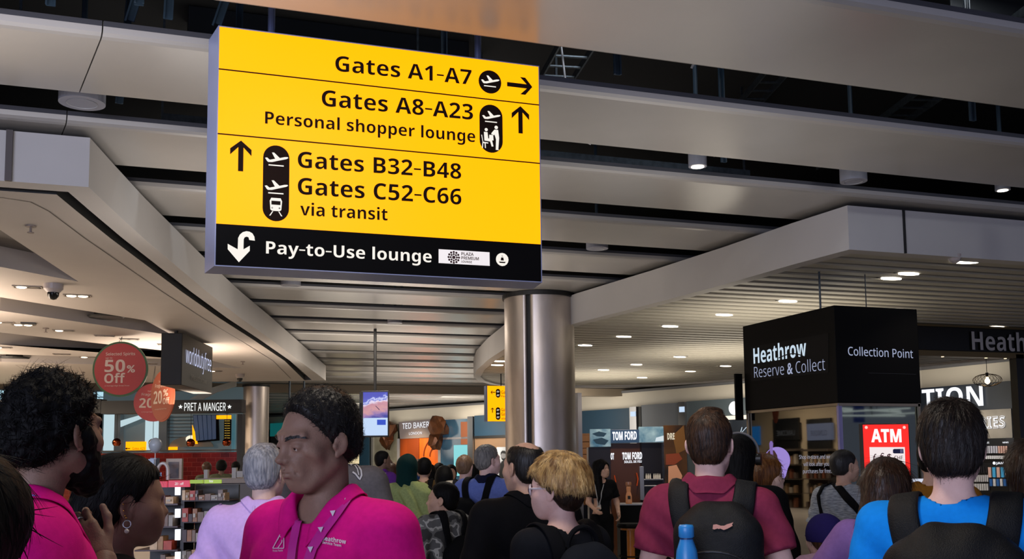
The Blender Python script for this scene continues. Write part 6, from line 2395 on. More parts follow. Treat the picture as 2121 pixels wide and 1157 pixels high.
    def hair(s, m, style='short', res=None, thick=.012, seed=3, strands=0, slen=.03, curl=.0, front=.078, nape=-.075, name='hair', m2=None, amp=.003, freq=90, extra=(), sub=(), crown=(0, -.06, .1),
             width=.0011, bald=None, side=1.0, lift=.35, hidden=None, back=0.0):
        """a hair mass hugging the skull with loose strands growing out of it"""
        T, hs = s.T, s.hs
        res = res or s.hr
        R, t0 = T
        P = [(ell((0, -.018, .038), (.0755 + thick * side, .097 + thick, .083 + thick * 1.15), T=T), .01, '+'),
             (ell((0, -.045 - back, -.02), (.065 + thick * side * .55, .060 + thick * .65 + back, .074), T=T), .03, '+')]
        for e in extra:
            P.append((e[0], e[1], '+'))
        g = solid(P, res, .03)
        nz, n2 = Noise(seed, 9), Noise(seed + 9, 9)
        Ri = np.linalg.inv(R)

        def loc(X, Y, Z):
            x, y, z = X - t0[0], Y - t0[1], Z - t0[2]
            return [Ri[i, 0] * x + Ri[i, 1] * y + Ri[i, 2] * z for i in range(3)]

        def bumps(X, Y, Z):
            a, b, c = loc(X, Y, Z)
            if curl:
                return -amp * hs * (np.abs(nz(a, b, c, freq)) - .4 + .5 * n2(a, b, c, freq * 1.9))
            # locks that fall away from the crown
            ang = np.arctan2(a - crown[0], -(b - crown[1])) if True else 0
            return amp * hs * (nz(a, b, c * .35, freq, (1, 1, .5)) * .7 + .22 * np.sin(ang * 26 + 4 * n2(a, b, c, 40)) + .35 * n2(a, b, c, 140))
        g.add(bumps)
        fz, nzp = front, nape

        def line(X, Y, Z):
            a, b, c = loc(X, Y, Z)
            # hairline: low at the back, up past the ears, high over the forehead
            lim = np.where(b > .0, np.minimum(-.012 + (b / .07) ** 1.2 * (fz + .012), fz) if True else 0, 0)
            lim = np.where(b > 0, -.012 + np.clip(np.maximum(b, 0) / .062, 0, 1) ** 1.3 * (fz + .012), lim)
            lim = np.where(b <= 0, -.012 + np.clip(-b / .055, 0, 1) * (nzp + .012), lim)
            return (lim - c) * hs * .8

        def thin(X, Y, Z):
            return thick * .85 * hs * np.clip(1 + line(X, Y, Z) / (.022 * hs), 0, 1) ** 1.5
        if style in ('short', 'crop', 'curly', 'bob'):
            g.add(thin)
            g.cut(line, .004)
        for e in sub:
            g.put(e[0], e[1], '-')
        if bald:
            g.put(bald, .01, '-')
        Pm, Fm = g.mesh()
        parts = [(Pm, Fm)]
        o = mesh_obj(name, Pm, Fm, m, s.root)
        if strands:
            rnd = np.random.default_rng(seed)
            nrm = np.zeros_like(Pm)
            a, b, c = Pm[Fm[:, 0]], Pm[Fm[:, 1]], Pm[Fm[:, 3]]
            fn = np.cross(b - a, c - a)
            for q in range(4):
                np.add.at(nrm, Fm[:, q], fn)
            nrm /= np.maximum(np.linalg.norm(nrm, axis=1), 1e-9)[:, None]
            cw = R @ _npv(crown) + t0
            cen = R @ _npv((0, -.018, .02)) + t0
            outw = ((Pm - cen) * nrm).sum(1) > 0
            pool = np.nonzero(outw)[0]
            pick = rnd.choice(pool, strands)
            V, Fq = [], []
            up = R @ _npv((0, 0, 1))
            up /= np.linalg.norm(up)
            for i in pick:
                p, n_ = Pm[i], nrm[i]
                fl = (p - cw) / (np.linalg.norm(p - cw) + 1e-6) - .55 * up
                if curl:
                    fl = rnd.normal(size=3)
                fl = fl + rnd.normal(size=3) * .18
                fl = fl - n_ * (fl @ n_)
                fl /= np.linalg.norm(fl) + 1e-9
                L = slen * hs * rnd.uniform(.5, 1.2)
                w_ = width * hs * rnd.uniform(.6, 1.3)
                sdv = np.cross(fl, n_)
                tw = rnd.normal() * curl
                base = len(V)
                for q in range(5):
                    u = q / 4
                    pp = p + fl * L * (u - .15) + n_ * L * (lift * u * (1 - .75 * u) - .02) + sdv * (tw * L * u * u)
                    if curl:
                        pp = p + (fl * math.sin(u * 2.4) + sdv * (1 - math.cos(u * 2.4)) * tw) * L * .5 + n_ * L * (.42 * u)
                    ww = w_ * (1 - u * .85)
                    V += [pp - sdv * ww, pp + n_ * ww * .8, pp + sdv * ww]
                for q in range(4):
                    for r_ in range(2):
                        k0 = base + q * 3 + r_
                        Fq.append((k0, k0 + 1, k0 + 4, k0 + 3))
            mesh_obj(name + '_strands', np.array(V), np.array(Fq), m2 or m, s.root)
        return o

    def project(s, target, pts, h=.003):
        """points of the picture dropped on the surface of one garment, in the person's own coordinates"""
        me = target.data
        bv = BVHTree.FromPolygons([v.co for v in me.vertices], [p.vertices for p in me.polygons])
        Mi = s.M.inverted()
        o = Mi @ EYE
        out = []
        for x, y in pts:
            d = (Mi.to_3x3() @ ray(x, y)).normalized()
            hit, n, i, _ = bv.ray_cast(o, d)
            if hit is None:
                hit, n, i, _ = bv.find_nearest(o + d * ((s.M.translation - EYE).length))
            if n.dot(d) > 0:
                n = -n
            out.append(hit + n * h - d * .001)
        return out

    def print_text(s, target, body, p0, p1, top, m, bold=.0, name='shirt_lettering', h=.003):
        w = p1[0] - p0[0]
        v, f = text_uv(body, w, p0[1] - top, bold)
        sl = (p1[1] - p0[1]) / w
        pts = [(p0[0] + a, p0[1] - b + sl * a) for a, b in v]
        return link(name, s.project(target, pts, h), f, m, s.root)

    def print_strip(s, target, line, wpx, m, name, h=.004, thick=.0):
        """a band laid along a line of the picture"""
        pts, q = [], []
        dense = []
        for (x1, y1), (x2, y2) in zip(line[:-1], line[1:]):
            n = max(2, int(math.hypot(x2 - x1, y2 - y1) / 4))
            dense += [(x1 + (x2 - x1) * k / n, y1 + (y2 - y1) * k / n) for k in range(n)]
        dense.append(line[-1])
        for i, (x, y) in enumerate(dense):
            a, b = dense[max(i - 1, 0)], dense[min(i + 1, len(dense) - 1)]
            L = math.hypot(b[0] - a[0], b[1] - a[1]) or 1
            nx, ny = -(b[1] - a[1]) / L, (b[0] - a[0]) / L
            q += [(x + nx * wpx / 2 * e, y + ny * wpx / 2 * e) for e in (-1, 0, 1)]
        v = s.project(target, q, h)
        f = [(i * 3 + e, i * 3 + e + 1, i * 3 + e + 4, i * 3 + e + 3) for i in range(len(dense) - 1) for e in (0, 1)]
        o = link(name, v, f, m, s.root, True)
        if thick:
            md = o.modifiers.new('thick', 'SOLIDIFY')
            md.thickness = thick
            md.offset = 0
        return o

    def print_poly(s, target, pts, m, name='shirt_print', h=.003):
        c = (sum(p[0] for p in pts) / len(pts), sum(p[1] for p in pts) / len(pts))
        v = s.project(target, [c] + list(pts), h)
        n = len(pts)
        return link(name, v, [(0, 1 + i, 1 + (i + 1) % n) for i in range(n)], m, s.root)


# ---- fabrics
def cloth(name, col, var=.06, rough=.85, bump=.12, **k):
    return mat(name, col, rough, var=var, vscale=60, bump=bump, bscale=420, spec=.08, **k)


def hairm(name, c1, c2, rough=.45, st=(1, 1, .12), sc=90, spec=.28):
    return mat(name, c1, rough, col2=c2, vscale=sc, vstretch=st, spec=spec, bump=.25, bscale=160, bstretch=st)


m_pink = cloth('polo_pink', (.80, .07, .47), .05)
m_jean = cloth('trouser_navy', (.10, .11, .16))
m_blackcloth = cloth('cloth_black', (.045, .047, .055))
m_hair_black = hairm('hair_black', (.018, .017, .019), (.032, .030, .033), .6, spec=.10)


def backpack(p, label, m, w=.30, h=.46, dep=.16, ztop=1.40, m2=None, off=0.0, pocket=True, handle=False, straps=True, res=.009, strap_w=.065, inner=.095, name='backpack', group=None, seed=2, logo=None, twist=0.0):
    """a soft rucksack hanging on someone's back by two padded straps"""
    K = p.k
    sx0 = off * K
    zt = ztop * K
    me = p.shirt_o.data
    bv = BVHTree.FromPolygons([v.co for v in me.vertices], [q.vertices for q in me.polygons])
    hit = bv.ray_cast(Vector((sx0, -1.0, zt - .16 * K)), Vector((0, 1, 0)))[0]
    yb = hit.y if hit else -.14 * K
    root = empty(name, p.M @ Vector((sx0, yb - dep * .5 * K, zt - h * K)), label, 'backpack', group)

    def place(o):
        o.data.transform(p.M)
        o.data.update()
        return adopt(o, root)
    cy = yb - dep * .46 * K
    P = [(ell((sx0, cy, zt - h * .62 * K), (w * .54 * K, dep * .62 * K, h * .47 * K)), .05, '+'),
         (cone((sx0 - w * .28 * K, cy, zt - h * .80 * K), (sx0 + w * .28 * K, cy, zt - h * .80 * K), dep * .52 * K, dep * .52 * K), .06, '+'),
         (cone((sx0 - w * .26 * K, cy + .01 * K, zt - h * .28 * K), (sx0 + w * .26 * K, cy + .01 * K, zt - h * .28 * K), dep * .40 * K, dep * .40 * K), .06, '+'),
         (cone((sx0 - w * .13 * K, cy + .025 * K, zt - .07 * K), (sx0 + w * .13 * K, cy + .025 * K, zt - .07 * K), .050 * K, .050 * K), .05, '+')]
    g = solid(P, res, .04)
    nz, n2 = Noise(seed), Noise(seed + 4)
    g.add(lambda X, Y, Z: .007 * nz(X, Y, Z, 17, (1, 1, .8)) + .0035 * n2(X, Y, Z, 45))
    g.cut(lambda X, Y, Z: Y - (yb - .004) + 0 * X + 0 * Z)
    body = place(mesh_obj('bag', *g.mesh(), m, None))
    if pocket:
        P = [(ell((sx0, cy - dep * .34 * K, zt - h * .74 * K), (w * .40 * K, dep * .36 * K, h * .25 * K)), .04, '+'),
             (cone((sx0 - w * .24 * K, cy - dep * .34 * K, zt - h * .84 * K), (sx0 + w * .24 * K, cy - dep * .34 * K, zt - h * .84 * K), dep * .30 * K, dep * .30 * K), .04, '+')]
        g = solid(P, res, .04)
        g.add(lambda X, Y, Z: .005 * n2(X, Y, Z, 24))
        place(mesh_obj('front_pocket', *g.mesh(), m2 or m, None))
        zz = zt - h * .50 * K
        ln = [Vector((sx0 + w * .40 * K * math.cos(q), cy - dep * .58 * K * (abs(math.sin(q)) ** .5) - .012, zz - .02 * K + .07 * K * math.sin(q))) for q in [math.pi * k / 14 for k in range(15)]]
        place(MB().tube(ln, .004, 6).build('zip', mat('zip_grey', (.12, .12, .13), .4)))
    if handle:
        ln = [Vector((sx0 + .075 * K * math.cos(q), cy + .045 * K, zt - .03 * K + .075 * K * math.sin(q))) for q in [math.pi * k / 14 for k in range(15)]]
        place(MB().tube(ln, .011, 8).build('carry_handle', m2 or m))
    if straps:
        for sg in (-1, 1):
            row = []
            for k in range(22):
                th = math.radians(205 - 235 * k / 21)
                x = sx0 * .3 + sg * (inner * (.50 + .50 * min(1, k / 8)) + .015 * math.sin(math.pi * k / 21) + (.05 * max(0, k - 15) / 6)) * K
                o_ = Vector((x, -.012 * K + p.stoop * .7, 1.27 * K))
                d_ = Vector((0, math.cos(th), math.sin(th)))
                hits = []
                for e in (-1, 0, 1):
                    oo = o_ + Vector((e * strap_w / 2 * K, 0, 0))
                    h_ = bv.ray_cast(oo + d_ * .8, -d_, .8)[0]
                    hits.append((h_ if h_ is not None else oo + d_ * .14 * K))
                row.append([q + d_ * .009 for q in hits])
            v = [q for r in row for q in r]
            f = [(i * 3 + e, i * 3 + e + 1, i * 3 + e + 4, i * 3 + e + 3) for i in range(len(row) - 1) for e in (0, 1)]
            o = link('shoulder_strap', v, f, m2 or m, None, True)
            md = o.modifiers.new('thick', 'SOLIDIFY')
            md.thickness = .014
            md.offset = 1
            sm_ = o.modifiers.new('soft', 'SUBSURF')
            sm_.levels = sm_.render_levels = 1
            place(o)
    p.pack_bv = body
    p.pack_root = root
    return root, body


def pack_print(p, body, pts, m, name='emblem', h=.004):
    """a mark of the given picture outline laid on the outermost layer of the bag"""
    dg = bpy.context.evaluated_depsgraph_get()
    out = []
    bvs = []
    for c in p.pack_root.children:
        if c.name.startswith(('bag', 'front_pocket')):
            bvs.append(BVHTree.FromPolygons([v.co for v in c.data.vertices], [q.vertices for q in c.data.polygons]))
    cx_, cy_ = sum(q[0] for q in pts) / len(pts), sum(q[1] for q in pts) / len(pts)
    for x, y in [(cx_, cy_)] + list(pts):
        r = ray(x, y).normalized()
        best = None
        for b in bvs:
            h_, n_, _, dd = b.ray_cast(EYE, r)
            if h_ is not None and (best is None or dd < best[0]):
                best = (dd, h_)
        out.append((best[1] if best else EYE + r * 3.4) - r * h)
    n = len(pts)
    return adopt(link(name, out, [(0, 1 + i, 1 + (i + 1) % n) for i in range(n)], m), p.pack_root)

# ================================================================== the crowd
m_white_ink = mat('print_white', (.80, .74, .80), .6)
m_lany = mat('lanyard_magenta', (.70, .06, .52), .6)
m_silver = mat('silver', (.8, .8, .8), .2, metal=1.0)

# ---- man in the pink polo shirt, centre
p = Person('', 657, 811, 2.6, -142, skin='brown', head_yaw=17, head_pitch=-13, head_roll=-3, old=True, res=.006, head_res=.0030, jaw=.95, nose=1.15, width=1.0, stoop=.03, squint=.62)
p.say('person in a bright pink polo shirt with lanyard, looking down')
p.eyes((.08, .05, .035), hairm('brow_black', (.03, .028, .028), (.06, .055, .055)))
p.lips(mat('lips_brown', (.36, .21, .19), .4))
p.hair(hairm('hair_greying', (.065, .058, .055), (.115, .105, .10), sc=40, spec=.15), 'curly', thick=.016, curl=.9, amp=.0032, freq=170, front=.092, nape=-.07, strands=3600, slen=.017, seed=12, back=.006, lift=.5, width=.0008)
sh = p.shirt(m_pink, 'polo_shirt', sleeve=.70, collar=.052, front_open=.06, seed=3, wr=.006, neck=.068)
p.trousers(m_jean)
p.print_strip(sh, [(737, 1000), (722, 1030), (700, 1062), (672, 1100), (650, 1135), (640, 1165)], 19, m_lany, 'lanyard', .006)
p.print_strip(sh, [(622, 1045), (616, 1090), (608, 1130), (604, 1165)], 17, m_lany, 'lanyard', .006)
for (x, y) in ((733, 1004), (715, 1034), (692, 1066), (668, 1100), (648, 1139)):
    p.print_poly(sh, [(x - 5.5, y - 4), (x + 5.5, y - 5), (x + .5, y + 7)], m_white_ink, 'lanyard_mark', .010)
p.print_text(sh, 'Heathrow', (667, 1119), (717, 1127), 1110, m_white_ink, .04)
p.print_text(sh, 'Service Team', (669, 1126), (707, 1133), 1120.5, m_white_ink, .03)
for q in ([(567, 1136), (587, 1098), (589, 1098), (589, 1136)],):
    for a, b in zip(q, q[1:] + q[:1]):
        p.print_strip(sh, [a, b], 1.6, m_white_ink, 'shirt_print', .004)
p.print_strip(sh, [(576, 1120), (580, 1112), (586, 1115), (585, 1124), (577, 1136)], 1.4, m_white_ink, 'shirt_print', .004)
p.print_text(sh, 'Three Peaks', (566, 1143), (587, 1142), 1139, m_white_ink, .0)
p.print_text(sh, 'Heathrow', (583, 1091), (600, 1089), 1088, m_white_ink, .0)
p.print_strip(sh, [(628, 1058), (622, 1090), (617, 1130), (614, 1160)], 1.2, mat('placket_seam', (.55, .04, .32), .8), 'placket_seam', .003)

# ---- bearded man in the other pink shirt, left
def arms_left(s):
    wr = s.lp(214, 1162, 2.36)
    return {'R': ((.20, .13, 1.11), tuple(wr / s.k)), 'handR': dict(dir=s.ldir(-.62, .78, .05), back=s.ldir(.25, .15, -1), thumb=s.ldir(.5, .8, -.1), curl=.55, thumbc=.12, scale=1.0, res=.0035)}


p = Person('', 121, 784, 2.35, 76, skin='deep', head_yaw=-26, head_pitch=0, stoop=.085, res=.006, head_res=.0034, arms=arms_left, width=.96, jaw=1.0)
p.say('person with thick black hair and beard in a pink polo shirt, hand at chin')
p.eyes((.05, .04, .03), m_hair_black)
p.hair(m_hair_black, 'curly', thick=.026, curl=.9, amp=.010, freq=85, front=.072, nape=-.085, strands=2600, slen=.028, seed=5, back=.010, lift=.6, width=.0012, side=.8)
# beard: a shell over jaw and chin
T = p.T
P = [(ell((0, .036, -.062), (.066, .070, .064), T=T), .02, '+'), (ell((0, .082, -.105), (.042, .036, .040), T=T), .02, '+'), (cone((-.062, .016, -.005), (-.030, .062, -.09), .026, .028, T=T), .02, '+'), (cone((.062, .016, -.005), (.030, .062, -.09), .026, .028, T=T), .02, '+'),
     (cone((-.020, .104, -.050), (.020, .104, -.050), .006, .006, T=T), .01, '+'), (ell((0, .105, -.040), (.05, .05, .018), T=T), .02, '-'), (ell((0, .112, -.058), (.018, .014, .007), T=T), .006, '-')]
g = solid(P, .004, .02)
nb_ = Noise(3)
g.add(lambda X, Y, Z: .005 * nb_(X, Y, Z, 130) + .003 * Noise(8)(X, Y, Z, 320))
mesh_obj('beard', *g.mesh(), m_hair_black, p.root)
sh = p.shirt(m_pink, 'polo_shirt', sleeve=.72, collar=.052, front_open=.06, seed=8, wr=.006, neck=.068)
p.print_strip(p.collar_o, [(52, 1026), (66, 1029), (82, 1034), (100, 1043)], 7, mat('tag_lilac', (.48, .46, .78), .5), 'lanyard_tape', .004)
p.trousers(m_jean)
# ring on a finger
Rh, th_ = p.handT['R']
fp = _npv((.0095, 0, -.088))
fa = .55 * 1.12
fd = _npv((0, -math.sin(fa), -math.cos(fa)))
fn_ = np.cross(fd, (1, 0, 0))
MB().tube([Rh @ (fp + fd * .024 + _npv((1, 0, 0)) * .0102 * math.cos(k * math.pi / 8) + fn_ * .0102 * math.sin(k * math.pi / 8)) + th_ for k in range(17)], .002, 6).build('finger_ring', m_silver, p.root)

# ---- woman with ear rings
p = Person('', 262, 958, 2.8, 80, skin='brown', sex='f', head_yaw=0, head_pitch=-2, res=.007, head_res=.0034, width=.88, jaw=.92, nose=.95)
p.say('person with black hair tied back and hoop ear rings, in profile at the left')
p.eyes((.05, .04, .03), m_hair_black)
p.lips(mat('lips_rose', (.48, .26, .26), .35))
T = p.T
p.hair(m_hair_black, 'short', thick=.014, front=.070, nape=-.075, strands=1300, slen=.055, seed=9, lift=.08, width=.0013, amp=.0022, freq=70, back=.012, sub=[(ell((.085, -.010, -.010), (.03, .022, .036), T=T), .005)],
       extra=[(ell((0, -.125, -.035), (.040, .034, .040), T=T), .02), (cone((.060, .062, .075), (.078, .050, -.004), .013, .007, T=T), .01), (cone((.078, .050, -.004), (.074, .060, -.035), .007, .002, T=T), .01)], crown=(0, .06, .11))
R_, t_ = T
e = R_ @ _npv((.083, -.008, -.044)) + t_
MB().tube([e + R_ @ _npv((.001, .0105 * math.sin(k * math.pi / 8), -.010 + .0105 * math.cos(k * math.pi / 8))) for k in range(17)], .0018, 6).build('hoop_ear_ring', m_silver, p.root)
MB().lathe([(math.sin(k * math.pi / 8) * .0065, math.cos(k * math.pi / 8) * .0065) for k in range(9)], e + _npv((0, 0, -.028)), 12).build('pearl', mat('pearl', (.82, .80, .76), .2), p.root, True)
for dy, dz in ((-.020, .002), (-.016, -.016), (-.008, -.030), (-.002, -.036)):
    c_ = R_ @ _npv((.088, -.010 + dy * .6, dz)) + t_
    MB().lathe([(math.sin(k * math.pi / 6) * .0026, math.cos(k * math.pi / 6) * .0026) for k in range(7)], c_, 8).build('ear_stud', mat('gold', (.8, .6, .3), .2, metal=1), p.root, True)
p.shirt(m_blackcloth, 'top', sleeve=.6, seed=4, neck=.078)
p.trousers(m_blackcloth)

# ---- edge of a dark haired head, far left
p = Person('', -78, 974, 1.6, 40, skin='tan', sex='f', res=.010, head_res=.006, detail=False, width=.88)
p.say('person with long black hair cut off by the left edge of the picture')
T = p.T
p.hair(m_hair_black, 'long', thick=.024, amp=.003, freq=60, extra=[(cone((-.03, -.09, .0), (-.03, -.12, -.30), .075, .07, T=T), .04), (cone((.04, -.09, .0), (.05, -.11, -.30), .075, .07, T=T), .04)], sub=[(ell((0, .115, -.045), (.085, .095, .11), T=T), .01)], strands=800, slen=.08, width=.0016, seed=3, lift=.1)
p.shirt(m_blackcloth, 'top', long=True, seed=2)
p.trousers(m_blackcloth)

# ---- white haired man in the lilac shirt, seen from behind
m_lilac = cloth('shirt_lilac', (.80, .67, .88), .04)
p = Person('', 552, 924, 4.6, 14, skin='fair', head_yaw=14, res=.008, head_res=.0045, width=1.14)
p.say('person with white hair in a lilac short-sleeved shirt, seen from behind')
p.hair(hairm('hair_white', (.62, .62, .63), (.40, .41, .44), .6), 'crop', thick=.011, front=.07, nape=-.078, strands=900, slen=.018, seed=21, amp=.003, freq=110, lift=.3, width=.0014, sub=[(ell((.088, -.008, -.008), (.03, .024, .036), T=p.T), .006), (ell((-.088, -.008, -.008), (.03, .024, .036), T=p.T), .006)])
sh = p.shirt(m_lilac, 'shirt', sleeve=.86, collar=.05, front_open=.03, seed=15, wr=.011, neck=.07, loose=.02, belly=.03)
p.print_strip(sh, [(529, 1040), (526, 1060), (524, 1085)], 4.5, m_lilac, 'back_pleat', .009, .008)
p.print_strip(sh, [(455, 1046), (490, 1030), (530, 1021), (575, 1026)], 2.2, mat('yoke_seam', (.58, .46, .68), .8), 'yoke_seam', .006)
p.trousers(mat('chino', (.35, .32, .28), .8))

# ---- tall person with a hair bun and grey T-shirt behind the middle man
m_grey = cloth('tee_grey', (.33, .32, .33), .08)
p = Person('', 692, 840, 5.0, 10, skin='tan', head_yaw=-6, res=.009, head_res=.006, width=.98)
p.say('tall person with a hair bun and a grey T-shirt printed with a pale eagle')
hb_ = hairm('hair_brown_curly', (.20, .12, .07), (.42, .27, .15))
p.hair(hb_, 'curly', thick=.014, curl=.8, amp=.006, freq=90, front=.07, nape=-.11, strands=900, slen=.04, seed=31, lift=.5, back=.01, extra=[(ell((.0, -.075, .155), (.032, .032, .030), T=p.T), .012), (cone((.03, -.07, -.06), (.04, -.07, -.14), .045, .04, T=p.T), .03)])
sh = p.shirt(m_grey, 'tee_shirt', sleeve=.72, seed=22, wr=.006, neck=.075)
ink = mat('print_pale', (.66, .66, .68), .7)
p.print_strip(sh, [(714, 947), (722, 950), (731, 956), (741, 964), (748, 975), (749, 985), (745, 993), (741, 988), (736, 982), (730, 978)], 3.2, ink, 'eagle_print', .005)
p.print_strip(sh, [(712, 953), (722, 953), (729, 956), (732, 961), (727, 964), (722, 960)], 2.6, ink, 'eagle_print', .005)
p.print_strip(sh, [(732, 961), (740, 972), (743, 984)], 2.2, ink, 'eagle_print', .005)
p.trousers(m_jean)

# ---- blonde woman with white rimmed glasses
p = Person('', 1152, 955, 4.0, -36, skin='pink', sex='f', head_yaw=-28, head_pitch=-2, res=.007, head_res=.0036, width=.92, jaw=.95)
p.say('person with short blonde hair, white rimmed glasses and dark jacket, close at the front')
p.eyes((.2, .3, .35))
T = p.T
hbl = hairm('hair_blonde', (.66, .52, .30), (.30, .20, .11), .4, (1, 1, .3), 40)
hbl2 = hairm('hair_blonde_light', (.80, .68, .46), (.44, .31, .17), .35, (1, 1, .3), 34)
hdk = hairm('hair_dark_brown', (.085, .05, .03), (.14, .085, .05))
p.hair(hbl, 'bob', thick=.026, front=.058, nape=-.022, amp=.0035, freq=60, seed=41, strands=5200, slen=.045, lift=.035, width=.0010, m2=hbl2, back=.014, side=.9, crown=(.0, -.05, .14), extra=[(ell((0, .050, .080), (.060, .048, .032), T=T), .02)], sub=[(ell((0, .125, .0), (.09, .06, .055), T=T), .01), (ell((-.10, .012, -.030), (.05, .050, .046), T=T), .012), (ell((.10, .012, -.030), (.05, .050, .046), T=T), .012)])
p.hair(hdk, 'crop', thick=.007, front=.02, nape=-.10, name='undercut_hair', strands=700, slen=.02, seed=42, amp=.002, lift=.2, width=.0012, side=1.0)
R_, t_ = T
mw = mat('glasses_white', (.80, .76, .78), .25)
mb = MB()
for sg in (-1, 1):
    cc = _npv((sg * .034, .104, .004))
    ringp = [R_ @ (cc + _npv((.026 * math.cos(k * math.pi / 10) * 1.0, -.010 * abs(math.cos(k * math.pi / 10)) * (1 if sg * math.cos(k * math.pi / 10) > 0 else 0), .021 * math.sin(k * math.pi / 10)))) + t_ for k in range(21)]
    mb.tube(ringp, .0048, 6)
    mb.tube([R_ @ _npv(q) + t_ for q in ((sg * .060, .096, .010), (sg * .078, .070, .010), (sg * .083, .0, .008), (sg * .083, -.02, -.005))], .0042, 6)
mb.tube([R_ @ _npv(q) + t_ for q in ((-.009, .106, .008), (0, .110, .010), (.009, .106, .008))], .0028, 6)
mb.build('glasses', mw, p.root)
for sg in (-1, 1):
    cc = _npv((sg * .034, .1035, .004))
    pts = [R_ @ (cc + _npv((.025 * math.cos(k * math.pi / 10), 0, .020 * math.sin(k * math.pi / 10)))) + t_ for k in range(20)]
    MB().prism(pts, Vector(R_ @ _npv((0, .0012, 0)))).build('lens', mat('lens_tint', (.22, .10, .22), .08, spec=.8), p.root)
m_dkjacket = cloth('jacket_slate', (.085, .095, .12))
sh = p.shirt(m_dkjacket, 'jacket', long=True, seed=6, neck=.086, loose=.02)
p.trousers(m_blackcloth)
backpack(p, 'slate backpack with a loop handle on the back of the blonde person', cloth('pack_slate', (.10, .115, .145)), w=.30, h=.44, ztop=1.44, handle=True, m2=cloth('pack_slate_trim', (.06, .065, .08)), seed=7)

# ---- bald man in the dark suit
p = Person('', 1083, 917, 4.8, -22, skin='tan', head_yaw=-18, res=.009, head_res=.0045, width=1.12)
p.say('balding person in a black suit jacket in front of the steel column')
T = p.T
p.hair(hairm('hair_dark_short', (.05, .042, .038), (.09, .08, .07)), 'crop', thick=.007, front=.06, nape=-.075, strands=900, slen=.016, seed=51, amp=.002, lift=.25, width=.0013, sub=[(ell((0, -.03, .145), (.062, .115, .068), T=T), .012), (ell((.088, -.008, -.008), (.03, .024, .036), T=T), .006), (ell((-.088, -.008, -.008), (.03, .024, .036), T=T), .006)])
sh = p.shirt(cloth('suit_black', (.040, .042, .055)), 'suit_jacket', long=True, collar=.05, front_open=.05, hem=.75, seed=9, wr=.005, t=.022)
p.trousers(m_blackcloth)

# ---- grey haired man in the blue shirt
p = Person('', 1011, 923, 8.3, 24, skin='pink', head_yaw=30, res=.009, head_res=.005, width=1.24)
p.say('person with grey hair and dark collar in a blue shirt, left of the steel column')
T = p.T
p.hair(hairm('hair_grey', (.52, .50, .47), (.34, .33, .32), .6), 'crop', thick=.012, front=.075, nape=-.08, strands=700, slen=.02, seed=61, amp=.003, lift=.25, width=.0018, sub=[(ell((.088, -.008, -.008), (.03, .024, .036), T=T), .006)])
m_bl = cloth('shirt_blue', (.36, .42, .66), .06)
p.shirt(m_bl, 'shirt', sleeve=.8, collar=.055, collar_m=cloth('collar_navy', (.07, .08, .16)), front_open=.05, seed=19, wr=.013, loose=.03, belly=.03)
p.trousers(m_jean)
backpack(p, 'black backpack hung on the left shoulder of the person in the blue shirt', m_blackcloth, w=.26, h=.46, ztop=1.36, off=-.13, seed=11, pocket=False)

# ---- woman in the dark green headscarf
p = Person('', 843, 945, 9.6, 4, skin='tan', sex='f', res=.012, head_res=.008, detail=False, width=1.0)
p.say('person in a dark green headscarf with a pale green jacket over the shoulders')
T = p.T
K = p.k
g = solid([(ell((0, -.012, .03), (.096, .118, .106), T=T), .02, '+'), (cone((0, -.02, -.03), (0, -.03, -.16), .090, .105, T=T), .04, '+'), (ell((0, .13, -.01), (.06, .07, .085), T=T), .02, '-')], .009, .03)
nn = Noise(6)
g.add(lambda X, Y, Z: .006 * nn(X, Y, Z, 34, (1, 1, .6)))
mesh_obj('headscarf', *g.mesh(), cloth('scarf_green', (.05, .16, .15)), p.root)
p.shirt(m_blackcloth, 'coat', long=True, hem=.60, seed=3, loose=.03)
m_lime = cloth('jacket_lime', (.56, .60, .38), .10)
g = solid(p.torso(.040, .05)[:1] + p.torso(.036, .05)[3:] + [(cone((-.15 * K, -.08 * K, 1.38 * K), (-.19 * K, -.07 * K, 1.16 * K), .075 * K, .06 * K), .04, '+'), (cone((-.02 * K, -.15 * K, 1.42 * K), (.17 * K, -.16 * K, 1.06 * K), .05 * K, .06 * K), .03, '+'), (cone((.15 * K, -.06 * K, 1.36 * K), (.19 * K, -.10 * K, 1.04 * K), .075 * K, .06 * K), .04, '+')], .010, .04)
nn = Noise(16)
g.add(lambda X, Y, Z: .014 * nn(X + .2 * Z, Y, Z, 26, (1, 1, .7)) + .006 * np.sin(60 * (X * .5 + Z * .8) + 4 * np.sin(11 * X)))
g.cut(lambda X, Y, Z: (1.06 * K + .22 * K * np.clip((.08 - X) / .3, 0, 1)) - Z + 0 * Y)
mesh_obj('draped_jacket', *g.mesh(), m_lime, p.root)
p.trousers(m_blackcloth)
p.print_poly(p.shirt_o, [(853, 1069), (865, 1066), (866, 1077), (854, 1077)], mat('label_white', (.75, .75, .75), .5), 'white_label', .03)

# ---- boy in the camouflage hoodie
def camo():
    m = mat('camo_hoodie', (.30, .30, .30), .85)
    N, L = m.node_tree.nodes, m.node_tree.links
    tc = N.new('ShaderNodeTexCoord')
    nz = N.new('ShaderNodeTexNoise')
    nz.inputs['Scale'].default_value = 11
    nz.inputs['Detail'].default_value = 2
    rp = N.new('ShaderNodeValToRGB')
    rp.color_ramp.interpolation = 'CONSTANT'
    el = rp.color_ramp.elements
    el[0].position, el[0].color = 0, (.02, .02, .02, 1)
    el[1].position, el[1].color = .44, (.10, .10, .095, 1)
    q = el.new(.53)
    q.color = (.30, .30, .28, 1)
    q = el.new(.60)
    q.color = (.07, .07, .07, 1)
    L.new(tc.outputs['Object'], nz.inputs['Vector'])
    L.new(nz.outputs['Fac'], rp.inputs['Fac'])
    L.new(rp.outputs['Color'], N['Principled BSDF'].inputs['Base Color'])
    return m


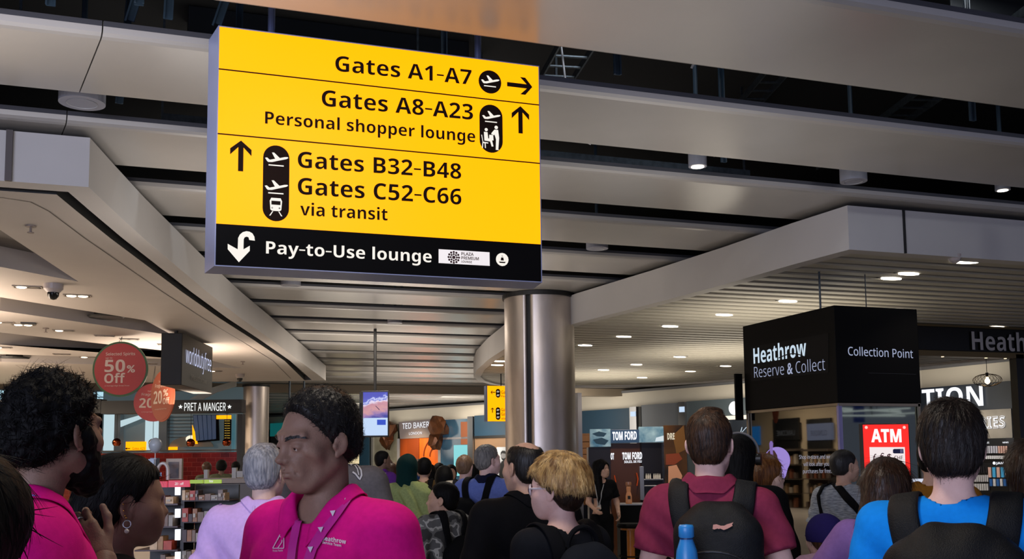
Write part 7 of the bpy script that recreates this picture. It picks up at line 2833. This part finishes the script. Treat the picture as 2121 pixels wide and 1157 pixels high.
p = Person('', 916, 1001, 7.3, -30, skin='tan', head_yaw=-45, child=True, res=.009, head_res=.006, width=1.02)
p.say('child with short black hair in a grey camouflage hoodie')
p.hair(m_hair_black, 'crop', thick=.012, front=.07, nape=-.075, seed=71, amp=.002, strands=400, slen=.02, width=.002, lift=.2, sub=[(ell((-.088, -.008, -.008), (.03, .024, .036), T=p.T), .006)])
p.shirt(camo(), 'hoodie', long=True, hood=True, seed=12, loose=.03, t=.024, wr=.010)
p.trousers(mat('trouser_stripe', (.07, .075, .10), .8))
backpack(p, 'large black backpack on the child in the camouflage hoodie', m_blackcloth, w=.42, h=.60, dep=.24, ztop=1.34, off=.10, seed=13)

# ---- people further along the hall
def far_person(label, x, y, d, face, hair, top, skin='tan', sex='m', long=None, hy=0, sleeve=.6, long_sleeve=False, collar=None, width=1.0, trous=None, group=None, thick=.014, child=False, bun=False):
    q = Person('', x, y, d, face, skin=skin, sex=sex, head_yaw=hy, res=.013, head_res=.009, detail=False, width=width, child=child)
    q.say(label, group)
    T = q.T
    ex, sb = [], []
    st = 'short'
    if long:
        st = 'long'
        ex = [(cone((-.03, -.07, .0), (-.035, -.09, -long), .070, .055, T=T), .04), (cone((.03, -.07, .0), (.035, -.09, -long), .070, .055, T=T), .04)]
        sb = [(ell((0, .115, -.040), (.068, .075, .105), T=T), .01)]
    q.hair(hair, st, thick=thick, amp=.003, freq=60, extra=ex, sub=sb)
    q.shirt(top, 'top', sleeve=sleeve, long=long_sleeve, collar=collar, front_open=.05, seed=int(x) % 17, wr=.008)
    q.trousers(trous or m_blackcloth)
    return q


hk = hairm('hair_brown', (.16, .10, .06), (.28, .18, .11))
q = far_person('person with dark skin in a purple polo shirt by the fashion shop window', 794, 934, 13.2, 48, m_hair_black, cloth('polo_purple', (.28, .13, .42)), 'dark', hy=20, collar=.05, sleeve=.7, thick=.010)
q.print_text(q.shirt_o, 'Heathrow', (786, 980), (800, 981), 977, m_white_ink, .03)
q = far_person('person in a dark cap and olive shirt with black backpack, right of the headscarf', 879, 951, 12.2, 8, m_hair_black, cloth('shirt_olive', (.27, .21, .12)), 'tan', long_sleeve=True)
g = solid([(ell((0, -.015, .045), (.086, .108, .085), T=q.T), .02, '+'), (ell((0, .10, .035), (.06, .06, .012), T=q.T), .01, '+')], .009, .03)
g.cut(lambda X, Y, Z: (q.hc[2] + .02 * q.hs) - Z + 0 * X + 0 * Y)
mesh_obj('cap', *g.mesh(), m_blackcloth, q.root)
backpack(q, 'black backpack on the person in the olive shirt', m_blackcloth, w=.28, h=.46, off=-.06, seed=17, res=.014)
q = far_person('person with cropped sandy hair in a white T-shirt', 963, 944, 10.6, 10, hairm('hair_sandy', (.36, .27, .20), (.48, .38, .29)), cloth('tee_white', (.66, .63, .60)), 'pink', hy=14, thick=.008)
backpack(q, 'dark grey backpack on the person in the white T-shirt', cloth('pack_grey', (.12, .12, .13)), w=.30, h=.44, off=.08, seed=19, res=.014)
far_person('person with long black hair behind the olive shirt', 890, 965, 15.5, 5, m_hair_black, mat('top_tan', (.40, .30, .20), .8), 'tan', 'f', .30)
far_person('person with black shoulder-length hair in front of the wooden shop door', 909, 962, 17, -8, m_hair_black, mat('top_dark', (.12, .11, .12), .8), 'tan', 'f', .22)
far_person('person with long dark hair in a blue denim top above the child', 920, 970, 11.6, 4, m_hair_black, cloth('denim_top', (.17, .21, .30)), 'tan', 'f', .34, long_sleeve=True)
far_person('person with long dark hair facing the camera in the crowd', 934, 966, 16.4, 172, m_hair_black, mat('top_dark', (.12, .11, .12), .8), 'tan', 'f', .26)
far_person('person in a blue shirt half hidden behind the headscarf', 868, 953, 18, 0, hk, cloth('tee_blue', (.14, .24, .42)), 'tan')
far_person('person with reddish hair between purple polo shirt and headscarf', 811, 962, 17.5, -6, hairm('hair_auburn', (.16, .08, .05), (.26, .14, .08)), mat('top_dark', (.12, .11, .12), .8), 'fair', 'f', .2)
far_person('person with pale hair in the distance beside the purple polo shirt', 818, 960, 21, 10, hairm('hair_pale', (.5, .42, .34), (.6, .52, .42)), mat('top_cream', (.6, .56, .5), .8), 'fair')
far_person('person with dark hair just right of the white T-shirt', 978, 966, 13.5, 6, m_hair_black, mat('top_beige', (.45, .40, .34), .8), 'tan')

# ---- staff member with a lanyard by the perfume display, and the one taking a photograph
def arms_staff(s):
    return {'R': ((-.02 + .24, .02, 1.15), (.20, .20, 1.06)), 'L': ((-.25, -.02, 1.14), (-.21, .14, .98))}


q = Person('', 1246, 956, 14.0, 158, skin='tan', sex='f', head_yaw=-34, head_pitch=6, res=.011, head_res=.006, width=.95, arms=arms_staff)
q.say('person in black with long black hair and lanyard by the perfume display')
T = q.T
q.eyes((.05, .04, .03))
q.hair(m_hair_black, 'long', thick=.018, amp=.006, freq=50, extra=[(cone((-.05, -.05, .0), (-.075, -.03, -.34), .050, .055, T=T), .04), (cone((.05, -.05, .0), (.075, -.03, -.34), .050, .055, T=T), .04)], sub=[(ell((0, .115, -.040), (.060, .075, .105), T=T), .01)], strands=500, slen=.08, width=.003, seed=9)
sh = q.shirt(m_blackcloth, 'top', sleeve=.7, seed=8)
q.trousers(m_blackcloth)
q.print_strip(sh, [(1231, 1003), (1235, 1016), (1238, 1030), (1240, 1046)], 1.6, mat('lanyard_pale', (.55, .55, .55), .6), 'lanyard', .012)
q.print_strip(sh, [(1250, 1003), (1246, 1018), (1242, 1046)], 1.6, mat('lanyard_pale', (.55, .55, .55), .6), 'lanyard', .012)
q.print_poly(sh, [(1231, 1046), (1244, 1044), (1245, 1053), (1238, 1062), (1233, 1055)], mat('badge_white', (.7, .68, .66), .5), 'badge_card', .02)
wc = q.M.inverted() @ at(1268, 1038, 13.7)


def arms_photo(s):
    return {'R': (tuple(s.lp(1217, 982, 17.9) / s.k), tuple(s.lp(1233, 959, 17.8) / s.k)), 'handR': dict(dir=s.ldir(.6, .5, 0), curl=.8, res=.008)}


q = Person('', 1203, 952, 18.2, 60, skin='fair', res=.012, head_res=.008, detail=False, arms=arms_photo)
q.say('person raising an arm in a tan sleeve beside the steel column')
q.hair(m_hair_black, 'short', thick=.010)
q.shirt(cloth('jacket_tan', (.50, .35, .24)), 'jacket', long=True, seed=5)
q.trousers(m_jean)

# ---- man in the burgundy polo shirt
m_burg = cloth('polo_burgundy', (.48, .17, .27), .06)
p = Person('', 1469, 851, 3.85, 8, skin='pink', head_yaw=3, res=.007, head_res=.004, width=.98, arms={'L': ((-.235, -.03, 1.13), (-.25, .05, .90)), 'R': ((.265, -.05, 1.14), (.34, .06, .92))})
p.say('person with short brown hair in a burgundy polo shirt, seen from behind')
T = p.T
p.hair(hairm('hair_chestnut', (.11, .072, .05), (.27, .18, .115)), 'crop', thick=.012, front=.07, nape=-.085, strands=3600, slen=.022, seed=81, amp=.0022, freq=100, lift=.25, width=.0010, sub=[(ell((.088, -.006, -.010), (.026, .024, .036), T=T), .006), (ell((-.088, -.006, -.010), (.026, .024, .036), T=T), .006)], extra=[(ell((.0, .02, .115), (.05, .05, .022), T=T), .02)])
sh = p.shirt(m_burg, 'polo_shirt', sleeve=.58, collar=.062, front_open=.05, seed=25, wr=.009, neck=.07, loose=.02)
p.trousers(m_jean)
m_pack = mat('pack_black', (.07, .078, .09), .6, var=.2, vscale=30, bump=.3, bscale=300, spec=.2)
root, body = backpack(p, 'black backpack with a small cat emblem on the burgundy polo shirt', m_pack, w=.29, h=.46, dep=.17, ztop=1.455, inner=.10, seed=23, off=.045, strap_w=.075)
m_emb = mat('emblem_pink', (.70, .50, .46), .6)
pack_print(p, body, [(1477, 1086), (1484, 1085), (1492, 1088), (1500, 1088), (1506, 1085), (1513, 1083), (1519, 1081), (1516, 1086), (1518, 1088), (1511, 1092), (1505, 1095), (1499, 1097), (1492, 1094), (1488, 1095), (1484, 1091), (1480, 1096), (1476, 1095)], m_emb, h=.006)
# bottle in the side of the pack
bp = at(1421, 1085, 3.42) - Vector((0, 0, .102))
bl = MB().lathe([(0, 0), (.036, 0), (.038, .01), (.038, .15), (.034, .185), (.024, .215), (.020, .232)], bp + Vector((0, 0, -.17)), 28).build('drink_bottle', mat('bottle_blue', (.16, .52, .80), .35))
tag(bl, 'sky blue metal drink bottle in the side of the black backpack', 'bottle')
for pl_ in bl.data.polygons:
    pl_.use_smooth = True
adopt(MB().lathe([(.0215, .226), (.026, .232), (.026, .262), (.022, .27), (0, .272)], bp + Vector((0, 0, -.17)), 28).build('bottle_cap', mat('bottle_blue', (.16, .52, .80), .35), None, True), bl)
adopt(MB().lathe([(.0225, .222), (.0225, .230)], bp + Vector((0, 0, -.17)), 28).build('cap_seam', mat('bottle_seam', (.05, .20, .40), .4)), bl)

# ---- dark haired person with headphones behind the burgundy shirt
p = Person('', 1530, 904, 5.6, 10, skin='tan', sex='f', res=.010, head_res=.006, detail=False)
p.say('person with black hair and headphones just right of the burgundy polo shirt')
T = p.T
p.hair(m_hair_black, 'long', thick=.016, amp=.003, extra=[(cone((0, -.07, .0), (0, -.09, -.22), .085, .08, T=T), .04)], sub=[(ell((0, .115, -.040), (.068, .075, .105), T=T), .01)], strands=600, slen=.06, width=.002, seed=4, lift=.1)
hp = MB()
R_, t_ = T
hp.tube([R_ @ _npv((.108 * math.cos(a), -.02, .03 + .110 * math.sin(a))) + t_ for a in [math.pi * k / 16 for k in range(17)]], .007, 8)
hp.build('headphone_band', mat('phones_grey', (.35, .35, .36), .3), p.root)
for sg in (-1, 1):
    MB().tube([R_ @ _npv((sg * .092, -.02, -.005)) + t_, R_ @ _npv((sg * .120, -.02, -.005)) + t_], .032, 16).build('headphone_cup', mat('phones_black', (.06, .06, .06), .3), p.root)
p.shirt(m_blackcloth, 'top', long=True)
p.trousers(m_blackcloth)

# ---- woman with glasses and the yellow top
p = Person('', 1583, 948, 6.0, 62, skin='fair', sex='f', res=.009, head_res=.005, width=.92, head_yaw=14)
p.say('person with golden brown hair and glasses in a yellow top, beside the kiosk glass')
T = p.T
p.eyes((.1, .08, .05))
p.hair(hairm('hair_golden', (.30, .17, .07), (.46, .30, .14), .35), 'long', thick=.016, amp=.003, extra=[(cone((.02, -.06, .0), (.03, -.06, -.14), .078, .060, T=T), .04), (cone((-.03, -.06, .0), (-.03, -.06, -.14), .07, .060, T=T), .04)], sub=[(ell((0, .120, -.040), (.075, .082, .105), T=T), .01)], strands=900, slen=.07, width=.0022, seed=14, lift=.08)
mb = MB()
R_, t_ = T
for sg in (-1, 1):
    mb.tube([R_ @ (_npv((sg * .033, .104, .003)) + _npv((.022 * math.cos(k * math.pi / 8), 0, .017 * math.sin(k * math.pi / 8)))) + t_ for k in range(17)], .0016, 5)
    mb.tube([R_ @ _npv(q) + t_ for q in ((sg * .056, .100, .006), (sg * .080, .03, .006), (sg * .080, -.01, .0))], .0016, 5)
mb.build('glasses', m_black, p.root)
p.shirt(cloth('top_yellow', (.62, .42, .14)), 'top', sleeve=.5, seed=5, neck=.08)
p.trousers(m_jean)
backpack(p, 'navy backpack hanging low beside the person in the yellow top', cloth('pack_navy', (.10, .13, .24)), w=.34, h=.48, dep=.2, ztop=1.22, seed=29, straps=False, off=.0)

# ---- man with the cross-body strap
def heather():
    return mat('tee_heather', (.60, .62, .64), .9, col2=(.42, .44, .47), vscale=26, vstretch=(1, 1, 5), bump=.1, bscale=300, spec=.2)


p = Person('', 1749, 934, 7.6, 22, skin='tan', head_yaw=28, res=.009, head_res=.005, width=1.02)
p.say('person with cropped dark hair in a heather grey T-shirt with a black cross-body strap')
p.hair(hairm('hair_crop_dark', (.07, .065, .065), (.13, .12, .12)), 'crop', thick=.006, front=.07, nape=-.065, seed=91, amp=.0015, sub=[(ell((.088, -.008, -.008), (.03, .024, .036), T=p.T), .006)], strands=500, slen=.010, width=.0016, lift=.4)
sh = p.shirt(heather(), 'tee_shirt', sleeve=.8, seed=33, wr=.008, loose=.025, neck=.07)
p.trousers(m_jean)
p.print_strip(sh, [(1728, 996), (1735, 1006), (1752, 1026), (1770, 1046), (1780, 1060)], 15, m_blackcloth, 'cross_strap', .014, .010)
p.print_strip(sh, [(1724, 998), (1706, 1008), (1697, 1026), (1700, 1050), (1706, 1072)], 6, m_blackcloth, 'cross_strap', .012, .006)

# ---- girl with long brown hair in the lilac hoodie
m_lil = cloth('hoodie_lilac', (.52, .40, .66), .05)
p = Person('', 1836, 960, 4.45, -16, skin='fair', sex='f', res=.008, head_res=.005, width=1.12, head_yaw=18, stoop=-.02, arms={'L': ((-.34, .04, 1.20), (-.42, .22, 1.05)), 'R': ((.25, -.03, 1.13), (.25, .06, .9))})
p.say('person with long straight brown hair in a lilac hoodie')
T = p.T
p.hair(hairm('hair_long_brown', (.12, .075, .05), (.22, .14, .095), .35, (1, 1, .08), 110), 'long', thick=.014, amp=.0035, freq=80,
       extra=[(cone((-.01, -.08, .02), (-.03, -.115, -.16), .088, .092, T=T), .05), (cone((-.03, -.115, -.16), (-.11, -.14, -.36), .088, .045, T=T), .05)],
       sub=[(ell((0, .118, -.045), (.075, .085, .11), T=T), .012)], strands=1800, slen=.14, width=.0016, seed=17, lift=.05, crown=(0, -.02, .13))
p.shirt(m_lil, 'hoodie', long=True, hood=False, seed=37, wr=.010, loose=.03, t=.022, neck=.08)
p.trousers(m_jean)

# ---- child in the navy cap
p = Person('', 1706, 1075, 5.4, -18, skin='fair', child=True, res=.009, head_res=.006, width=1.05, head_yaw=-10)
p.say('child in a navy blue cap and pink lilac hooded top, beside the lilac hoodie')
T = p.T
m_navycap = cloth('cap_navy', (.14, .12, .34), .04)
g = solid([(ell((0, -.016, .030), (.087, .110, .100), T=T), .02, '+')], .006, .03)
nn = Noise(3)
g.put(ell((0, .10, -.05), (.09, .06, .06), T=T), .01, '-')
R_, t_ = T
zr = t_[2] - .010 * p.hs
g.cut(lambda X, Y, Z: zr - Z + 0 * X + 0 * Y)
capo = mesh_obj('cap', *g.mesh(), m_navycap, p.root)
MB().prism([R_ @ _npv((x, y, .012)) + t_ for x, y in ((-.07, .075), (-.055, .14), (-.02, .165), (.02, .165), (.055, .14), (.07, .075))], Vector((0, 0, .004))).build('cap_peak', m_navycap, p.root)
p.hair(hairm('hair_brown', (.16, .10, .06), (.28, .18, .11)), 'crop', thick=.006, front=.04, nape=-.06, amp=.001)
p.shirt(cloth('top_pink_lilac', (.68, .56, .66), .05), 'hooded_top', long=True, hood=True, seed=41, loose=.03, t=.024, wr=.010)
p.trousers(m_jean)

# ---- boy in the bright blue shirt, nearest on the right
m_blue_tee = cloth('tee_bright_blue', (.07, .52, .88), .04)
p = Person('', 1968, 841, 2.95, 6, skin='pink', res=.007, head_res=.0036, width=1.10, head_yaw=-4, head_pitch=-2)
p.say('person with ruffled dark hair in a bright blue T-shirt under a black backpack')
T = p.T
p.hair(hairm('hair_dark_ruffled', (.055, .040, .034), (.13, .095, .075)), 'short', thick=.022, front=.07, nape=-.088, strands=5000, slen=.040, seed=101, amp=.006, freq=60, lift=.22, width=.0011, side=.8, back=.006, sub=[(ell((.115, -.04, -.105), (.06, .09, .055), T=T), .02), (ell((-.115, -.04, -.105), (.06, .09, .055), T=T), .02), (ell((.096, -.004, -.022), (.028, .022, .030), T=T), .006), (ell((-.096, -.004, -.022), (.028, .022, .030), T=T), .006)], crown=(.02, -.04, .12))
p.shirt(m_blue_tee, 'tee_shirt', sleeve=.80, seed=45, wr=.010, neck=.072, loose=.02)
p.trousers(m_jean)
root, body = backpack(p, 'large black backpack on the bright blue T-shirt', mat('pack_black_plain', (.045, .053, .065), .6, var=.2, vscale=30, bump=.3, bscale=300, spec=.2), w=.40, h=.52, dep=.20, ztop=1.46, inner=.115, strap_w=.085, seed=31, off=.02)

# ---- purple hoodie at the right edge, mustard shirt behind the boy
p = Person('', 2132, 922, 4.2, -8, skin='tan', sex='f', res=.010, head_res=.007, detail=False)
p.say('person with dark hair in a purple hoodie at the right edge of the picture')
p.hair(hairm('hair_dark_brown', (.085, .05, .03), (.14, .085, .05)), 'long', thick=.020, amp=.004, extra=[(cone((0, -.07, .0), (0, -.08, -.12), .085, .07, T=p.T), .04)], sub=[(ell((0, .118, -.045), (.075, .085, .11), T=p.T), .012)], strands=500, slen=.07, width=.002, seed=3)
p.shirt(cloth('hoodie_purple', (.24, .13, .42), .05), 'hoodie', long=True, hood=True, seed=47, loose=.03, t=.022)
p.trousers(m_blackcloth)
p = Person('', 1930, 912, 6.2, 10, skin='tan', res=.012, head_res=.009, detail=False, width=1.1)
p.say('person in a mustard shirt almost hidden behind the bright blue T-shirt')
p.hair(m_hair_black, 'short', thick=.012)
p.shirt(cloth('shirt_mustard', (.50, .33, .10), .05), 'shirt', long=True, seed=49)
p.trousers(m_jean)

# ---- customers and staff at the coffee counter
for lab, x, y, d, hm, top, fc in (('person with brown hair at the coffee counter, left of two dark heads', 428, 959, 21.5, hk, mat('apron_olive', (.25, .27, .18), .8), -10), ('person with a round mass of black curls at the coffee counter', 459, 956, 21.0, m_hair_black, mat('apron_olive', (.25, .27, .18), .8), 6),
                                  ('person with black hair at the right end of the coffee counter', 489, 958, 23.0, m_hair_black, mat('top_beige', (.45, .40, .34), .8), 14)):
    far_person(lab, x, y, d, fc, hm, top, 'dark', thick=.034 if 'curls' in lab else .02)
